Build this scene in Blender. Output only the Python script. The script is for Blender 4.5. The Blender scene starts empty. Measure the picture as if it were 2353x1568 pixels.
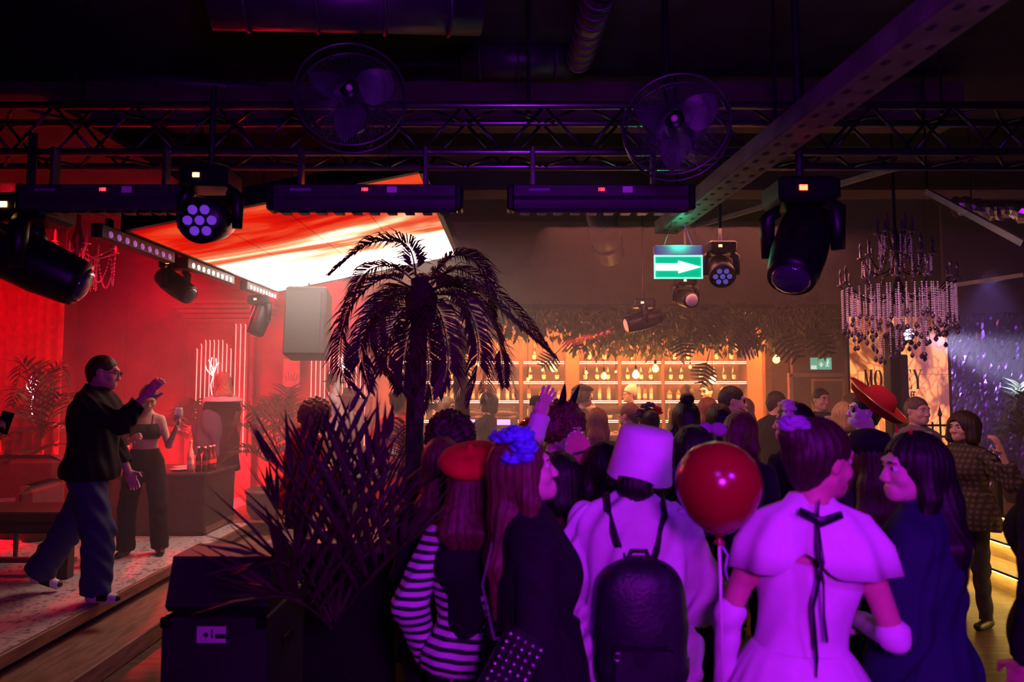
import bpy, math, random
import numpy as np
from mathutils import Vector, Matrix, Euler
R_ = math.radians
SC = bpy.context.scene
COL = SC.collection
random.seed(7)
RNG = np.random.default_rng(7)

# ------------------------------------------------------------------ camera
CAMH, FPX, CX, CY = 1.85, 24.0/36.0*2353.0, 1176.5, 784.0
PITCH = math.atan(101.0/FPX)
cam_d = bpy.data.cameras.new('camera'); cam_d.lens = 24.0; cam_d.sensor_width = 36.0
cam_d.clip_start = 0.05; cam_d.clip_end = 100
cam = bpy.data.objects.new('camera', cam_d); COL.objects.link(cam)
cam.location = (0, 0, CAMH); cam.rotation_euler = (math.pi/2+PITCH, 0, 0)
SC.camera = cam
cam_d.dof.use_dof = True; cam_d.dof.focus_distance = 7.5; cam_d.dof.aperture_fstop = 2.2

def P(px, py, Y):
    """the point of the room at depth Y that the photograph shows at pixel px, py"""
    u = (px-CX)/FPX; v = -(py-CY)/FPX
    d = Vector((u, math.cos(PITCH)-v*math.sin(PITCH), math.sin(PITCH)+v*math.cos(PITCH)))
    t = Y/d.y
    return Vector((d.x*t, Y, CAMH+d.z*t))

# ------------------------------------------------------------------ world, exposure
w = bpy.data.worlds.new('world'); SC.world = w; w.use_nodes = True
w.node_tree.nodes['Background'].inputs[0].default_value = (0.10, 0.04, 0.16, 1)
w.node_tree.nodes['Background'].inputs[1].default_value = 0.012
vs = SC.view_settings
vs.view_transform = 'Standard'; vs.look = 'None'; vs.exposure = 0.0; vs.gamma = 1.0
vs.use_curve_mapping = False
cy = SC.cycles
cy.max_bounces = 4; cy.diffuse_bounces = 1; cy.glossy_bounces = 2
cy.transmission_bounces = 4; cy.transparent_max_bounces = 8; cy.volume_bounces = 0
cy.sample_clamp_indirect = 4.0; cy.caustics_reflective = False; cy.caustics_refractive = False
cy.use_denoising = True; cy.use_light_tree = False; cy.adaptive_threshold = .07; cy.adaptive_min_samples = 16
HAZE = 0.055            # density of the theatrical smoke

# ------------------------------------------------------------------ the club's lamps and added fills
def aim(o, target):
    d = Vector(target)-o.location
    o.rotation_euler = d.to_track_quat('-Z', 'Y').to_euler()
def spot(name, loc, target, color, power, angle=50, blend=.5, size=.05):
    l = bpy.data.lights.new(name, 'SPOT'); l.color = color; l.energy = power
    l.spot_size = R_(angle); l.spot_blend = blend; l.shadow_soft_size = size
    o = bpy.data.objects.new(name, l); COL.objects.link(o); o.location = loc; aim(o, target); return o
def area(name, loc, target, color, power, sx, sy, spread=180):
    l = bpy.data.lights.new(name, 'AREA'); l.shape = 'RECTANGLE'; l.size = sx; l.size_y = sy
    l.color = color; l.energy = power; l.spread = R_(spread)
    o = bpy.data.objects.new(name, l); COL.objects.link(o); o.location = loc; aim(o, target); return o
def point(name, loc, color, power, size=.1):
    l = bpy.data.lights.new(name, 'POINT'); l.color = color; l.energy = power; l.shadow_soft_size = size
    o = bpy.data.objects.new(name, l); COL.objects.link(o); o.location = loc; return o
# magenta and ultraviolet washes hung over the dance floor, behind the photographer
area('magenta_wash_lamp', (0.35, -0.45, 2.12), (0.95, 2.1, 1.25), (0.58, 0.013, 1.0), 40, .34, .26, 150)
spot('violet_wash_lamp', (1.7, -0.7, 3.0), (1.15, 2.0, 1.1), (0.36, 0.01, 1.0), 190, 62, .8, .12)
spot('violet_truss_lamp', (0.1, 0.3, 2.7), (0.1, 4.0, 3.3), (0.28, 0.02, 1.0), 100, 110, .9, .12)
# red washes over the stage
spot('red_curtain_lamp', (-3.9, 5.2, 3.4), (-5.6, 7.4, 1.3), (1.0, 0.004, 0.02), 420, 80, .8, .15)
spot('red_wall_lamp', (-3.6, 6.6, 3.6), (-3.9, 9.6, 1.2), (1.0, 0.004, 0.03), 740, 95, .9, .15)
spot('red_wall_lamp', (-1.4, 7.6, 3.5), (-2.3, 10.0, 1.2), (1.0, 0.02, 0.04), 600, 95, .9, .15)
spot('red_haze_fill', (-4.6, 9.4, 3.3), (-2.6, 5.0, 1.0), (1.0, 0.005, 0.03), 430, 70, .8, .1)  # unseen backlight added to redden the haze
spot('red_haze_fill', (-2.4, 9.5, 3.2), (-1.8, 5.0, 1.0), (1.0, 0.01, 0.03), 320, 70, .8, .1)  # second added backlight, also there to turn the haze red
point('red_floor_lamp', (-5.35, 7.0, 0.75), (1.0, 0.008, 0.02), 60, .12)
point('red_floor_lamp', (-4.0, 9.0, 0.8), (1.0, 0.015, 0.03), 130, .12)
spot('red_table_lamp', (-1.5, 5.4, 3.3), (-1.8, 6.6, 1.2), (1.0, 0.05, 0.03), 110, 60, .8, .1)
# light over the bar and hall
area('bar_bulb_fill', (1.2, 10.35, 2.88), (1.2, 9.3, 1.2), (1.0, 0.24, 0.07), 210, 4.6, .5)  # unseen area fill standing in for the light of the pendant bulbs
area('bar_shelf_fill', (1.4, 11.2, 2.7), (1.4, 12.1, 1.3), (1.0, 0.25, 0.06), 420, 5.4, .4)  # unseen area fill making up for the light of the shelf strips
area('hall_amber_glow', (1.6, 6.0, 3.25), (1.6, 6.6, 1.2), (1.0, 0.26, 0.20), 40, 2.6, .5)
spot('pink_hall_fill', (2.6, 3.9, 3.1), (3.3, 5.8, 1.3), (1.0, 0.40, 0.42), 85, 75, .9, .1)  # added fill, no fixture; brightens the people at the right
# the follow spot that rakes the foil wall, and the red pencil beam
spot('white_rake_lamp', P(2094, 766, 7.6), P(2560, 900, 8.4), (0.62, 0.55, 1.0), 2200, 30, .7, .05)
spot('violet_foil_fill', (4.9, 6.9, 3.0), (6.0, 8.9, 1.4), (0.42, 0.22, 1.0), 130, 60, .8, .08)  # added fill without a fixture, lifts the foil wall in violet
spot('red_beam_lamp', P(1426, 756, 7.36), P(1240, 806, 7.4), (1.0, 0.03, 0.03), 7000, 8, .15, .02)

# ------------------------------------------------------------------ materials
MATS = {}
def nd(nt, t, **kw):
    n = nt.nodes.new(t)
    for k, v in kw.items(): setattr(n, k, v)
    return n
def mat(name, color, rough=.6, metal=0.0, var=.25, scale=14.0, bump=0.0, bscale=60.0, emit=None, estr=0.0,
        trans=0.0, ior=1.45, alpha=1.0, spec=.5, sheen=0.0, stretch=None, coat=0.0, sss=0.0, noled=False):
    if name in MATS: return MATS[name]
    m = bpy.data.materials.new(name); m.use_nodes = True; nt = m.node_tree
    b = nt.nodes['Principled BSDF']; L = nt.links.new
    c = (color[0], color[1], color[2], 1)
    b.inputs['Base Color'].default_value = c
    b.inputs['Roughness'].default_value = rough; b.inputs['Metallic'].default_value = metal
    b.inputs['IOR'].default_value = ior; b.inputs['Specular IOR Level'].default_value = spec
    if trans: b.inputs['Transmission Weight'].default_value = trans
    if alpha < 1: b.inputs['Alpha'].default_value = alpha
    if sheen: b.inputs['Sheen Weight'].default_value = sheen
    if coat: b.inputs['Coat Weight'].default_value = coat; b.inputs['Coat Roughness'].default_value = .08
    if sss: b.inputs['Subsurface Weight'].default_value = sss; b.inputs['Subsurface Radius'].default_value = (.02, .008, .004)
    tc = None
    if var or bump:
        tc = nd(nt, 'ShaderNodeTexCoord'); out = tc.outputs['Object']
        if stretch:
            mp = nd(nt, 'ShaderNodeMapping'); mp.inputs['Scale'].default_value = stretch
            L(out, mp.inputs['Vector']); out = mp.outputs['Vector']
    if var:
        n = nd(nt, 'ShaderNodeTexNoise'); n.inputs['Scale'].default_value = scale; n.inputs['Detail'].default_value = 3
        L(out, n.inputs['Vector'])
        r = nd(nt, 'ShaderNodeValToRGB')
        r.color_ramp.elements[0].position = .3; r.color_ramp.elements[1].position = .72
        r.color_ramp.elements[0].color = tuple(max(0, x*(1-var)) for x in color[:3])+(1,)
        r.color_ramp.elements[1].color = tuple(min(1, x*(1+var)) for x in color[:3])+(1,)
        L(n.outputs['Fac'], r.inputs['Fac']); L(r.outputs['Color'], b.inputs['Base Color'])
    if bump:
        n2 = nd(nt, 'ShaderNodeTexNoise'); n2.inputs['Scale'].default_value = bscale; n2.inputs['Detail'].default_value = 2
        L(out, n2.inputs['Vector'])
        bp = nd(nt, 'ShaderNodeBump'); bp.inputs['Strength'].default_value = bump; bp.inputs['Distance'].default_value = .01
        L(n2.outputs['Fac'], bp.inputs['Height']); L(bp.outputs['Normal'], b.inputs['Normal'])
    if emit:
        b.inputs['Emission Color'].default_value = (emit[0], emit[1], emit[2], 1)
        b.inputs['Emission Strength'].default_value = estr
        m.cycles.emission_sampling = 'NONE' if noled else 'FRONT'
    MATS[name] = m
    return m

# ------------------------------------------------------------------ mesh helpers
class MB:
    """collects shapes and links them as ONE mesh object"""
    def __init__(s): s.v = []; s.f = []; s.n = 0
    def add(s, verts, faces):
        k = s.n
        s.v.extend([tuple(q) for q in verts]); s.n += len(verts)
        s.f.extend([tuple(i+k for i in q) for q in faces]); return s
    def box(s, c, d, rot=None, taper=None):
        x, y, z = d[0]/2, d[1]/2, d[2]/2; t = taper or 1
        vs_ = [Vector(q) for q in ((-x,-y,-z),(x,-y,-z),(x,y,-z),(-x,y,-z),(-x*t,-y*t,z),(x*t,-y*t,z),(x*t,y*t,z),(-x*t,y*t,z))]
        if rot is not None:
            M = rot if isinstance(rot, Matrix) else Euler(rot).to_matrix()
            vs_ = [M @ q for q in vs_]
        c = Vector(c)
        return s.add([q+c for q in vs_], [(0,3,2,1),(4,5,6,7),(0,1,5,4),(1,2,6,5),(2,3,7,6),(3,0,4,7)])
    def bbox(s, c, d, b=.01, rot=None):
        """box with chamfered edges"""
        hx, hy, hz = d[0]/2, d[1]/2, d[2]/2; b = min(b, hx*.9, hy*.9, hz*.9)
        rings = []
        for z, i in ((-hz, b), (-hz+b, 0), (hz-b, 0), (hz, b)):
            x, y = hx-i, hy-i
            rings.append([(-x+b,-y,z),(x-b,-y,z),(x,-y+b,z),(x,y-b,z),(x-b,y,z),(-x+b,y,z),(-x,y-b,z),(-x,-y+b,z)])
        vs_ = [Vector(q) for r in rings for q in r]; fs = [tuple(range(7,-1,-1)), tuple(24+i for i in range(8))]
        for k in range(3):
            for i in range(8):
                j = (i+1) % 8; fs.append((k*8+i, k*8+j, k*8+8+j, k*8+8+i))
        if rot is not None:
            M = rot if isinstance(rot, Matrix) else Euler(rot).to_matrix()
            vs_ = [M @ q for q in vs_]
        c = Vector(c)
        return s.add([q+c for q in vs_], fs)
    def tube(s, pts, r, n=8, caps=True, flat=None):
        pts = [Vector(q) for q in pts]; m = len(pts)
        rr = r if isinstance(r, (list, tuple)) else [r]*m
        up = None; vs_ = []
        for i, q in enumerate(pts):
            t = (pts[min(i+1, m-1)]-pts[max(i-1, 0)])
            if t.length < 1e-9: t = Vector((0,0,1))
            t.normalize()
            if up is None:
                up = Vector((0,0,1)) if abs(t.z) < .9 else Vector((1,0,0))
            a = up-t*up.dot(t)
            if a.length < 1e-6: a = t.orthogonal()
            a.normalize(); up = a; b = t.cross(a)
            for j in range(n):
                th = 2*math.pi*j/n
                vs_.append(q+(a*math.cos(th)+b*math.sin(th)*(flat or 1))*rr[i])
        fs = []
        for i in range(m-1):
            for j in range(n):
                k = (j+1) % n
                fs.append((i*n+j, i*n+k, (i+1)*n+k, (i+1)*n+j))
        if caps: fs.append(tuple(range(n-1,-1,-1))); fs.append(tuple((m-1)*n+i for i in range(n)))
        return s.add(vs_, fs)
    def lathe(s, prof, c=(0,0,0), n=16, M=None, sx=1, sy=1, fold=None):
        """prof: (radius, height) from bottom to top"""
        vs_ = []; c = Vector(c)
        for i, (r, z) in enumerate(prof):
            for j in range(n):
                th = 2*math.pi*j/n
                q = r*(1+(fold(th, i) if fold else 0))
                p = Vector((q*math.cos(th)*sx, q*math.sin(th)*sy, z))
                vs_.append((M @ p if M is not None else p)+c)
        fs = []; m = len(prof)
        for i in range(m-1):
            for j in range(n):
                k = (j+1) % n
                fs.append((i*n+j, i*n+k, (i+1)*n+k, (i+1)*n+j))
        if prof[0][0] > 1e-6: fs.append(tuple(range(n-1,-1,-1)))
        if prof[-1][0] > 1e-6: fs.append(tuple((m-1)*n+i for i in range(n)))
        return s.add(vs_, fs)
    def ball(s, c, r, n=10, m=7, M=None):
        r3 = r if isinstance(r, (tuple, list)) else (r, r, r)
        pr = [(max(math.sin(math.pi*i/m), 1e-4), -math.cos(math.pi*i/m)) for i in range(m+1)]
        S = Matrix.Diagonal(Vector(r3)); MM = (M @ S) if M is not None else S
        return s.lathe(pr, c, n, MM)
    def torus(s, c, R, r, n=24, m=6, M=None, sx=1, sy=1):
        vs_ = []; c = Vector(c)
        for i in range(n):
            a = 2*math.pi*i/n
            for j in range(m):
                b = 2*math.pi*j/m; q = R+r*math.cos(b)
                p = Vector((q*math.cos(a)*sx, q*math.sin(a)*sy, r*math.sin(b)))
                vs_.append((M @ p if M is not None else p)+c)
        fs = [(i*m+j, ((i+1)%n)*m+j, ((i+1)%n)*m+(j+1)%m, i*m+(j+1)%m) for i in range(n) for j in range(m)]
        return s.add(vs_, fs)
    def prism(s, poly, depth, M=None, c=(0,0,0)):
        """poly in the XZ plane, thickness along Y (from 0 to depth)"""
        n = len(poly); c = Vector(c)
        vs_ = [Vector((x, 0, z)) for x, z in poly]+[Vector((x, depth, z)) for x, z in poly]
        vs_ = [(M @ q if M is not None else q)+c for q in vs_]
        fs = [tuple(range(n)), tuple(range(2*n-1, n-1, -1))]
        for i in range(n):
            j = (i+1) % n; fs.append((i, i+n, j+n, j))
        return s.add(vs_, fs)
    def mesh(s, name, smooth=False):
        me = bpy.data.meshes.new(name); me.from_pydata(s.v, [], s.f); me.validate(verbose=False)
        if smooth: me.polygons.foreach_set('use_smooth', [True]*len(me.polygons))
        me.update(); return me
    def build(s, name, m, parent=None, smooth=False, loc=None, rot=None):
        return link(name, s.mesh(name, smooth), m, parent, loc, rot)
def link(name, me, m, parent=None, loc=None, rot=None):
    o = bpy.data.objects.new(name, me)
    if m is not None and not me.materials: me.materials.append(m)
    COL.objects.link(o)
    if parent is not None: o.parent = parent
    if loc is not None: o.location = loc
    if rot is not None: o.rotation_euler = rot
    return o
def smooth_angle(o, deg=35):
    pass
def tag(o, label, cat, group=None, kind=None):
    o['label'] = label; o['category'] = cat
    if group: o['group'] = group
    if kind: o['kind'] = kind
    return o
def thing(name, label, cat, loc=(0,0,0), rotz=0, group=None):
    o = bpy.data.objects.new(name, None); COL.objects.link(o)
    o.empty_display_size = .1
    o.location = loc; o.rotation_euler = (0, 0, rotz)
    return tag(o, label, cat, group)
def struct(o, label=None):
    o['kind'] = 'structure'
    if label: o['label'] = label
    return o
def dup(root, loc=None, rot=None, label=None, scale=None):
    r = root.copy(); COL.objects.link(r)
    if loc is not None: r.location = loc
    if rot is not None: r.rotation_euler = rot
    if scale is not None: r.scale = scale
    if label: r['label'] = label
    for ch in root.children:
        c = ch.copy(); COL.objects.link(c); c.parent = r
        for g in ch.children:
            d = g.copy(); COL.objects.link(d); d.parent = c
    return r
def text_mesh(txt, size, ext=.002, font=None, align='CENTER', sx=1.0):
    cu = bpy.data.curves.new('lettering', 'FONT'); cu.body = txt; cu.size = size; cu.extrude = ext
    cu.align_x = align; cu.align_y = 'CENTER'; cu.resolution_u = 3
    o = bpy.data.objects.new('lettering', cu); COL.objects.link(o)
    bpy.context.view_layer.update()
    dg = bpy.context.evaluated_depsgraph_get()
    me = bpy.data.meshes.new_from_object(o.evaluated_get(dg))
    bpy.data.objects.remove(o); bpy.data.curves.remove(cu)
    if sx != 1.0:
        for v in me.vertices: v.co.x *= sx
    me.materials.clear()
    return me

# ------------------------------------------------------------------ implicit surfaces (bodies, cloth, hair)
class Fld:
    def __init__(s): s.pr = []; s.cuts = []; s.disp = None
    def cone(s, a, b, ra, rb, k=.02, flat=False, flata=False, neg=False):
        s.pr.append(('c', np.array(a, float), np.array(b, float), ra, rb, k, flat, flata, neg)); return s
    def ell(s, c, r, R=None, k=.02, neg=False):
        s.pr.append(('e', np.array(c, float), np.array(r, float), None if R is None else np.array(R, float), k, neg)); return s
    def skirt(s, c, zt, zb, rt, rb, nf, amp, sy=.8, k=.01, ph=0., flare=1.0):
        s.pr.append(('s', np.array(c, float), zt, zb, rt, rb, nf, amp, sy, k, ph, flare)); return s
    def cut(s, n, p):
        s.cuts.append((np.array(n, float), np.array(p, float))); return s
    def bounds(s):
        lo = np.full(3, 1e9); hi = -lo
        for q in s.pr:
            if q[0] == 'c':
                if q[8]: continue
                r = max(q[3], q[4]); lo = np.minimum(lo, np.minimum(q[1], q[2])-r); hi = np.maximum(hi, np.maximum(q[1], q[2])+r)
            elif q[0] == 'e':
                if q[5]: continue
                r = q[2] if q[3] is None else np.full(3, q[2].max()); lo = np.minimum(lo, q[1]-r); hi = np.maximum(hi, q[1]+r)
            else:
                r = max(q[4], q[5])*1.25
                lo = np.minimum(lo, [q[1][0]-r, q[1][1]-r, q[3]]); hi = np.maximum(hi, [q[1][0]+r, q[1][1]+r, q[2]])
        return lo, hi
    def grid(s, h):
        lo, hi = s.bounds(); pad = .03+2*h
        lo = lo-pad; hi = hi+pad
        n = np.ceil((hi-lo)/h).astype(int)+1
        ax = [(lo[i]+h*np.arange(n[i])).astype(np.float32) for i in range(3)]
        F = np.full(n, .25, np.float32)
        for q in s.pr:
            if q[0] == 'c':
                _, a, b, ra, rb, k, fl, fla, neg = q; r = max(ra, rb); m = k+3*h
                l = np.minimum(a, b)-r-m; u = np.maximum(a, b)+r+m
            elif q[0] == 'e':
                _, c, rr, Rm, k, neg = q; m = k+3*h; ex = rr if Rm is None else np.full(3, rr.max())
                l = c-ex-m; u = c+ex+m
            else:
                _, c, zt, zb, rt, rb, nf, amp, sy, k, ph, flare = q; neg = False; m = k+3*h; r = max(rt, rb)*1.25
                l = np.array([c[0]-r-m, c[1]-r-m, zb-m]); u = np.array([c[0]+r+m, c[1]+r+m, zt+m])
            i0 = np.clip(np.floor((l-lo)/h).astype(int), 0, n); i1 = np.clip(np.ceil((u-lo)/h).astype(int)+1, 0, n)
            if (i1 <= i0).any(): continue
            X = ax[0][i0[0]:i1[0]][:, None, None]; Y = ax[1][i0[1]:i1[1]][None, :, None]; Z = ax[2][i0[2]:i1[2]][None, None, :]
            if q[0] == 'c':
                ba = (b-a).astype(np.float32); L2 = max(float(ba @ ba), 1e-9)
                px, py, pz = X-np.float32(a[0]), Y-np.float32(a[1]), Z-np.float32(a[2])
                t0 = (px*ba[0]+py*ba[1]+pz*ba[2])/L2; t = np.clip(t0, 0, 1)
                d = np.sqrt((px-ba[0]*t)**2+(py-ba[1]*t)**2+(pz-ba[2]*t)**2)-(ra+(rb-ra)*t)
                if fl: d = np.maximum(d, (t0-1)*math.sqrt(L2))
                if fla: d = np.maximum(d, -t0*math.sqrt(L2))
            elif q[0] == 'e':
                px, py, pz = X-np.float32(c[0]), Y-np.float32(c[1]), Z-np.float32(c[2])
                if Rm is not None:
                    T = Rm.T
                    px, py, pz = (T[0,0]*px+T[0,1]*py+T[0,2]*pz, T[1,0]*px+T[1,1]*py+T[1,2]*pz, T[2,0]*px+T[2,1]*py+T[2,2]*pz)
                k0 = np.sqrt((px/rr[0])**2+(py/rr[1])**2+(pz/rr[2])**2)
                k1 = np.sqrt((px/rr[0]**2)**2+(py/rr[1]**2)**2+(pz/rr[2]**2)**2)+1e-6
                d = k0*(k0-1)/k1
            else:
                px, py = X-np.float32(c[0]), (Y-np.float32(c[1]))/sy
                t = np.clip((zt-Z)/(zt-zb), 0, 1)
                th = np.arctan2(py, px); rad = np.sqrt(px*px+py*py)
                rz = rt+(rb-rt)*t**flare
                d = (rad-rz*(1+amp*t*np.sin(nf*th+ph+2.0*np.sin(3*th))))*.75
                d = np.maximum(d, np.maximum(Z-zt, zb-Z))
            d = d.astype(np.float32)
            S = F[i0[0]:i1[0], i0[1]:i1[1], i0[2]:i1[2]]
            if neg:
                hh = np.maximum(k-np.abs(S+d), 0)/max(k, 1e-6)
                S[...] = np.maximum(S, -d)+hh*hh*k*.25
            else:
                hh = np.maximum(k-np.abs(S-d), 0)/max(k, 1e-6)
                S[...] = np.minimum(S, d)-hh*hh*k*.25
        X = ax[0][:, None, None]; Y = ax[1][None, :, None]; Z = ax[2][None, None, :]
        if s.disp is not None:
            F += s.disp(X, Y, Z).astype(np.float32)
        for nrm, p in s.cuts:
            F = np.maximum(F, ((X-np.float32(p[0]))*nrm[0]+(Y-np.float32(p[1]))*nrm[1]+(Z-np.float32(p[2]))*nrm[2]).astype(np.float32))
        F[0] = F[-1] = .1; F[:, 0] = F[:, -1] = .1; F[:, :, 0] = F[:, :, -1] = .1
        return F, lo, h
    def surf(s, h):
        F, lo, h = s.grid(h)
        sg = F < 0
        cnt = np.zeros(np.array(F.shape)-1, np.int8)
        for a in (0, 1):
            for b in (0, 1):
                for c in (0, 1):
                    cnt += sg[a:F.shape[0]-1+a, b:F.shape[1]-1+b, c:F.shape[2]-1+c]
        act = (cnt > 0) & (cnt < 8)
        I, J, K = np.nonzero(act); N = len(I)
        if N == 0: return np.zeros((0, 3)), np.zeros((0, 4), int)
        idx = np.full(act.shape, -1, np.int32); idx[I, J, K] = np.arange(N)
        cv = np.stack([F[I+a, J+b, K+c] for a in (0, 1) for b in (0, 1) for c in (0, 1)], 1)
        cp = np.array([(a, b, c) for a in (0, 1) for b in (0, 1) for c in (0, 1)], float)
        pos = np.zeros((N, 3)); ct = np.zeros(N)
        for e0 in range(8):
            for e1 in range(e0+1, 8):
                if np.abs(cp[e0]-cp[e1]).sum() != 1: continue
                v0, v1 = cv[:, e0], cv[:, e1]; mk = (v0 < 0) != (v1 < 0)
                t = np.where(mk, v0/np.where(mk, v0-v1, 1), 0)
                pos += np.where(mk[:, None], cp[e0]+(cp[e1]-cp[e0])*t[:, None], 0); ct += mk
        V = lo+h*(np.stack([I, J, K], 1)+pos/ct[:, None])
        Q = []
        for axis in range(3):
            sl0 = [slice(None)]*3; sl1 = [slice(None)]*3; sl0[axis] = slice(0, -1); sl1[axis] = slice(1, None)
            x = sg[tuple(sl0)] != sg[tuple(sl1)]
            b, c = [q for q in range(3) if q != axis]
            i = np.stack(np.nonzero(x), 1)
            i = i[(i[:, b] > 0) & (i[:, c] > 0) & (i[:, b] < act.shape[b]) & (i[:, c] < act.shape[c])]
            def cell(db, dc):
                q = i.copy(); q[:, b] -= db; q[:, c] -= dc
                return idx[q[:, 0], q[:, 1], q[:, 2]]
            quad = np.stack([cell(1, 1), cell(0, 1), cell(0, 0), cell(1, 0)], 1)
            inside = sg[i[:, 0], i[:, 1], i[:, 2]]
            flip = ~inside if axis != 1 else inside
            quad[flip] = quad[flip][:, ::-1]
            Q.append(quad)
        Q = np.concatenate(Q); Q = Q[(Q >= 0).all(1)]
        return V, Q
def np_mesh(name, parts, smooth=True):
    """parts: list of (V, Q)"""
    Vs = []; Qs = []; k = 0
    for V, Q in parts:
        if len(V) == 0: continue
        Vs.append(V); Qs.append(Q+k); k += len(V)
    me = bpy.data.meshes.new(name)
    if not Vs: return me
    V = np.concatenate(Vs).astype(np.float32); Q = np.concatenate(Qs).astype(np.int32)
    me.vertices.add(len(V)); me.vertices.foreach_set('co', V.ravel())
    me.loops.add(Q.size); me.loops.foreach_set('vertex_index', Q.ravel())
    me.polygons.add(len(Q)); me.polygons.foreach_set('loop_start', np.arange(0, Q.size, 4, dtype=np.int32))
    if smooth: me.polygons.foreach_set('use_smooth', np.ones(len(Q), bool))
    me.update(calc_edges=True); me.validate(verbose=False)
    return me
def fold_noise(amp, fx, fz, seed):
    a = np.random.default_rng(seed).uniform(0, 6.28, 6)
    def f(X, Y, Z):
        return amp*(np.sin(fx*X+.6*fz*Z+a[0])*np.sin(fx*.8*Y-fz*Z+a[1])+.6*np.sin(fx*1.9*(X-Y)+fz*1.6*Z+a[2]+1.5*np.sin(9*Z+a[3])))
    return f
def curl_noise(amp, f, seed):
    a = np.random.default_rng(seed).uniform(0, 6.28, 9)
    def g(X, Y, Z):
        return amp*(np.sin(f*X+a[0]+2*np.sin(f*.5*Z+a[3]))+np.sin(f*Y+a[1]+2*np.sin(f*.5*X+a[4]))+np.sin(f*Z+a[2]+2*np.sin(f*.5*Y+a[5])))
    return g
def strand_noise(amp, n, seed, cx=0., cy=0.02):
    a = np.random.default_rng(seed).uniform(0, 6.28, 4)
    def g(X, Y, Z):
        th = np.arctan2(Y-cy, X-cx)
        return amp*(np.sin(n*th+a[0]+1.3*np.sin(7*Z+a[1]))+.7*np.sin(2.3*n*th+a[2]+5*Z))
    return g

# ------------------------------------------------------------------ the room
BLK = mat('matt_black_paint', (.012, .011, .014), .8, var=.3)
BLKM = mat('black_metal', (.02, .019, .024), .38, .6, var=.3, scale=20)
DKM = mat('dark_grey_metal', (.05, .05, .06), .35, .8, var=.3, scale=20)
ALU = mat('aluminium', (.55, .55, .58), .28, 1.0, var=.12, scale=30)
GLASSB = mat('dark_glass', (.01, .012, .01), .08, var=0, coat=.6)
WOODF = mat('dark_floor_wood', (.10, .06, .035), .45, var=.55, scale=3.2, bump=.25, bscale=18, stretch=(1, 7, 1))
FASC = mat('stage_edge_wood', (.22, .11, .07), .5, var=.35, scale=5, stretch=(6, 1, 6))
TREAD = mat('step_wood', (.26, .15, .10), .55, var=.35, scale=5, stretch=(6, 1, 6))
REDW = mat('red_lacquer_wall', (.36, .10, .10), .55, var=.25, scale=2.5)
CEIL = mat('black_ceiling', (.02, .018, .022), .9, var=.5, scale=3)

def stone_mat():
    m = bpy.data.materials.new('speckled_stage_stone'); m.use_nodes = True; nt = m.node_tree; L = nt.links.new
    b = nt.nodes['Principled BSDF']; tc = nd(nt, 'ShaderNodeTexCoord')
    n1 = nd(nt, 'ShaderNodeTexNoise'); n1.inputs['Scale'].default_value = 16; n1.inputs['Detail'].default_value = 6; n1.inputs['Roughness'].default_value = .75
    v = nd(nt, 'ShaderNodeTexVoronoi'); v.inputs['Scale'].default_value = 26
    L(tc.outputs['Object'], n1.inputs['Vector']); L(tc.outputs['Object'], v.inputs['Vector'])
    mx = nd(nt, 'ShaderNodeMath', operation='MULTIPLY_ADD'); mx.inputs[1].default_value = .35
    L(v.outputs['Distance'], mx.inputs[0]); L(n1.outputs['Fac'], mx.inputs[2])
    r = nd(nt, 'ShaderNodeValToRGB'); e = r.color_ramp.elements
    e[0].position = .48; e[0].color = (.10, .07, .07, 1); e[1].position = .68; e[1].color = (.62, .54, .54, 1)
    L(mx.outputs[0], r.inputs['Fac']); L(r.outputs['Color'], b.inputs['Base Color'])
    b.inputs['Roughness'].default_value = .5
    return m
STONE = stone_mat()

def wall(name, c, d, m, label=None):
    return struct(MB().box(c, d).build(name, m), label)
wall('floor', (0.5, 6.0, -.05), (15, 19, .1), WOODF, 'dark wooden dance floor')
wall('ceiling', (0.5, 6.0, 4.35), (15, 19, .1), CEIL, 'black painted ceiling over the dance floor')
wall('wall_left', (-6.3, 6.0, 2.15), (.1, 19, 4.5), REDW)
wall('wall_right', (7.6, 6.0, 2.15), (.1, 19, 4.5), BLK)
wall('wall_back', (0.5, 12.6, 2.15), (15, .1, 4.5), mat('bar_back_panel', (.30, .15, .08), .55, var=.3, scale=3))
wall('wall_behind_camera', (0.5, -3.3, 2.15), (15, .1, 4.5), BLK)
wall('wall_stage', (-4.2, 9.85, 2.15), (4.4, .1, 4.5), REDW, 'red lacquer wall at the back of the stage')
wall('wall_return', (-2.05, 11.2, 2.15), (.1, 2.7, 4.5), REDW)
# stage
st = MB().box((-4.65, 5.6, .24), (3.3, 8.4, .08)).build('stage_platform', STONE); struct(st, 'low stage with speckled stone top')
struct(MB().box((-4.68, 5.6, .10), (3.24, 8.4, .20)).build('stage_base', BLK))
struct(MB().bbox((-3.0, 5.6, .236), (.05, 8.4, .086), .006).build('trim_1', FASC), 'brown wooden edge of the stage')
struct(MB().box((-3.05, 8.75, .2825), (.9, 1.7, .006)).build('trim_2', FASC), 'brown boards at the far end of the stage')
struct(MB().bbox((-2.81, 5.6, .065), (.50, 8.4, .13), .008).build('trim_3', TREAD), 'wooden step along the stage')
# vertical trim strips of the red wall
for k, px in enumerate((282, 430)):
    q = P(px, 900, 9.78); struct(MB().box((q.x, 9.77, 1.7), (.05, .06, 3.0)).build('trim_%d' % (4+k), REDW))
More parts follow.
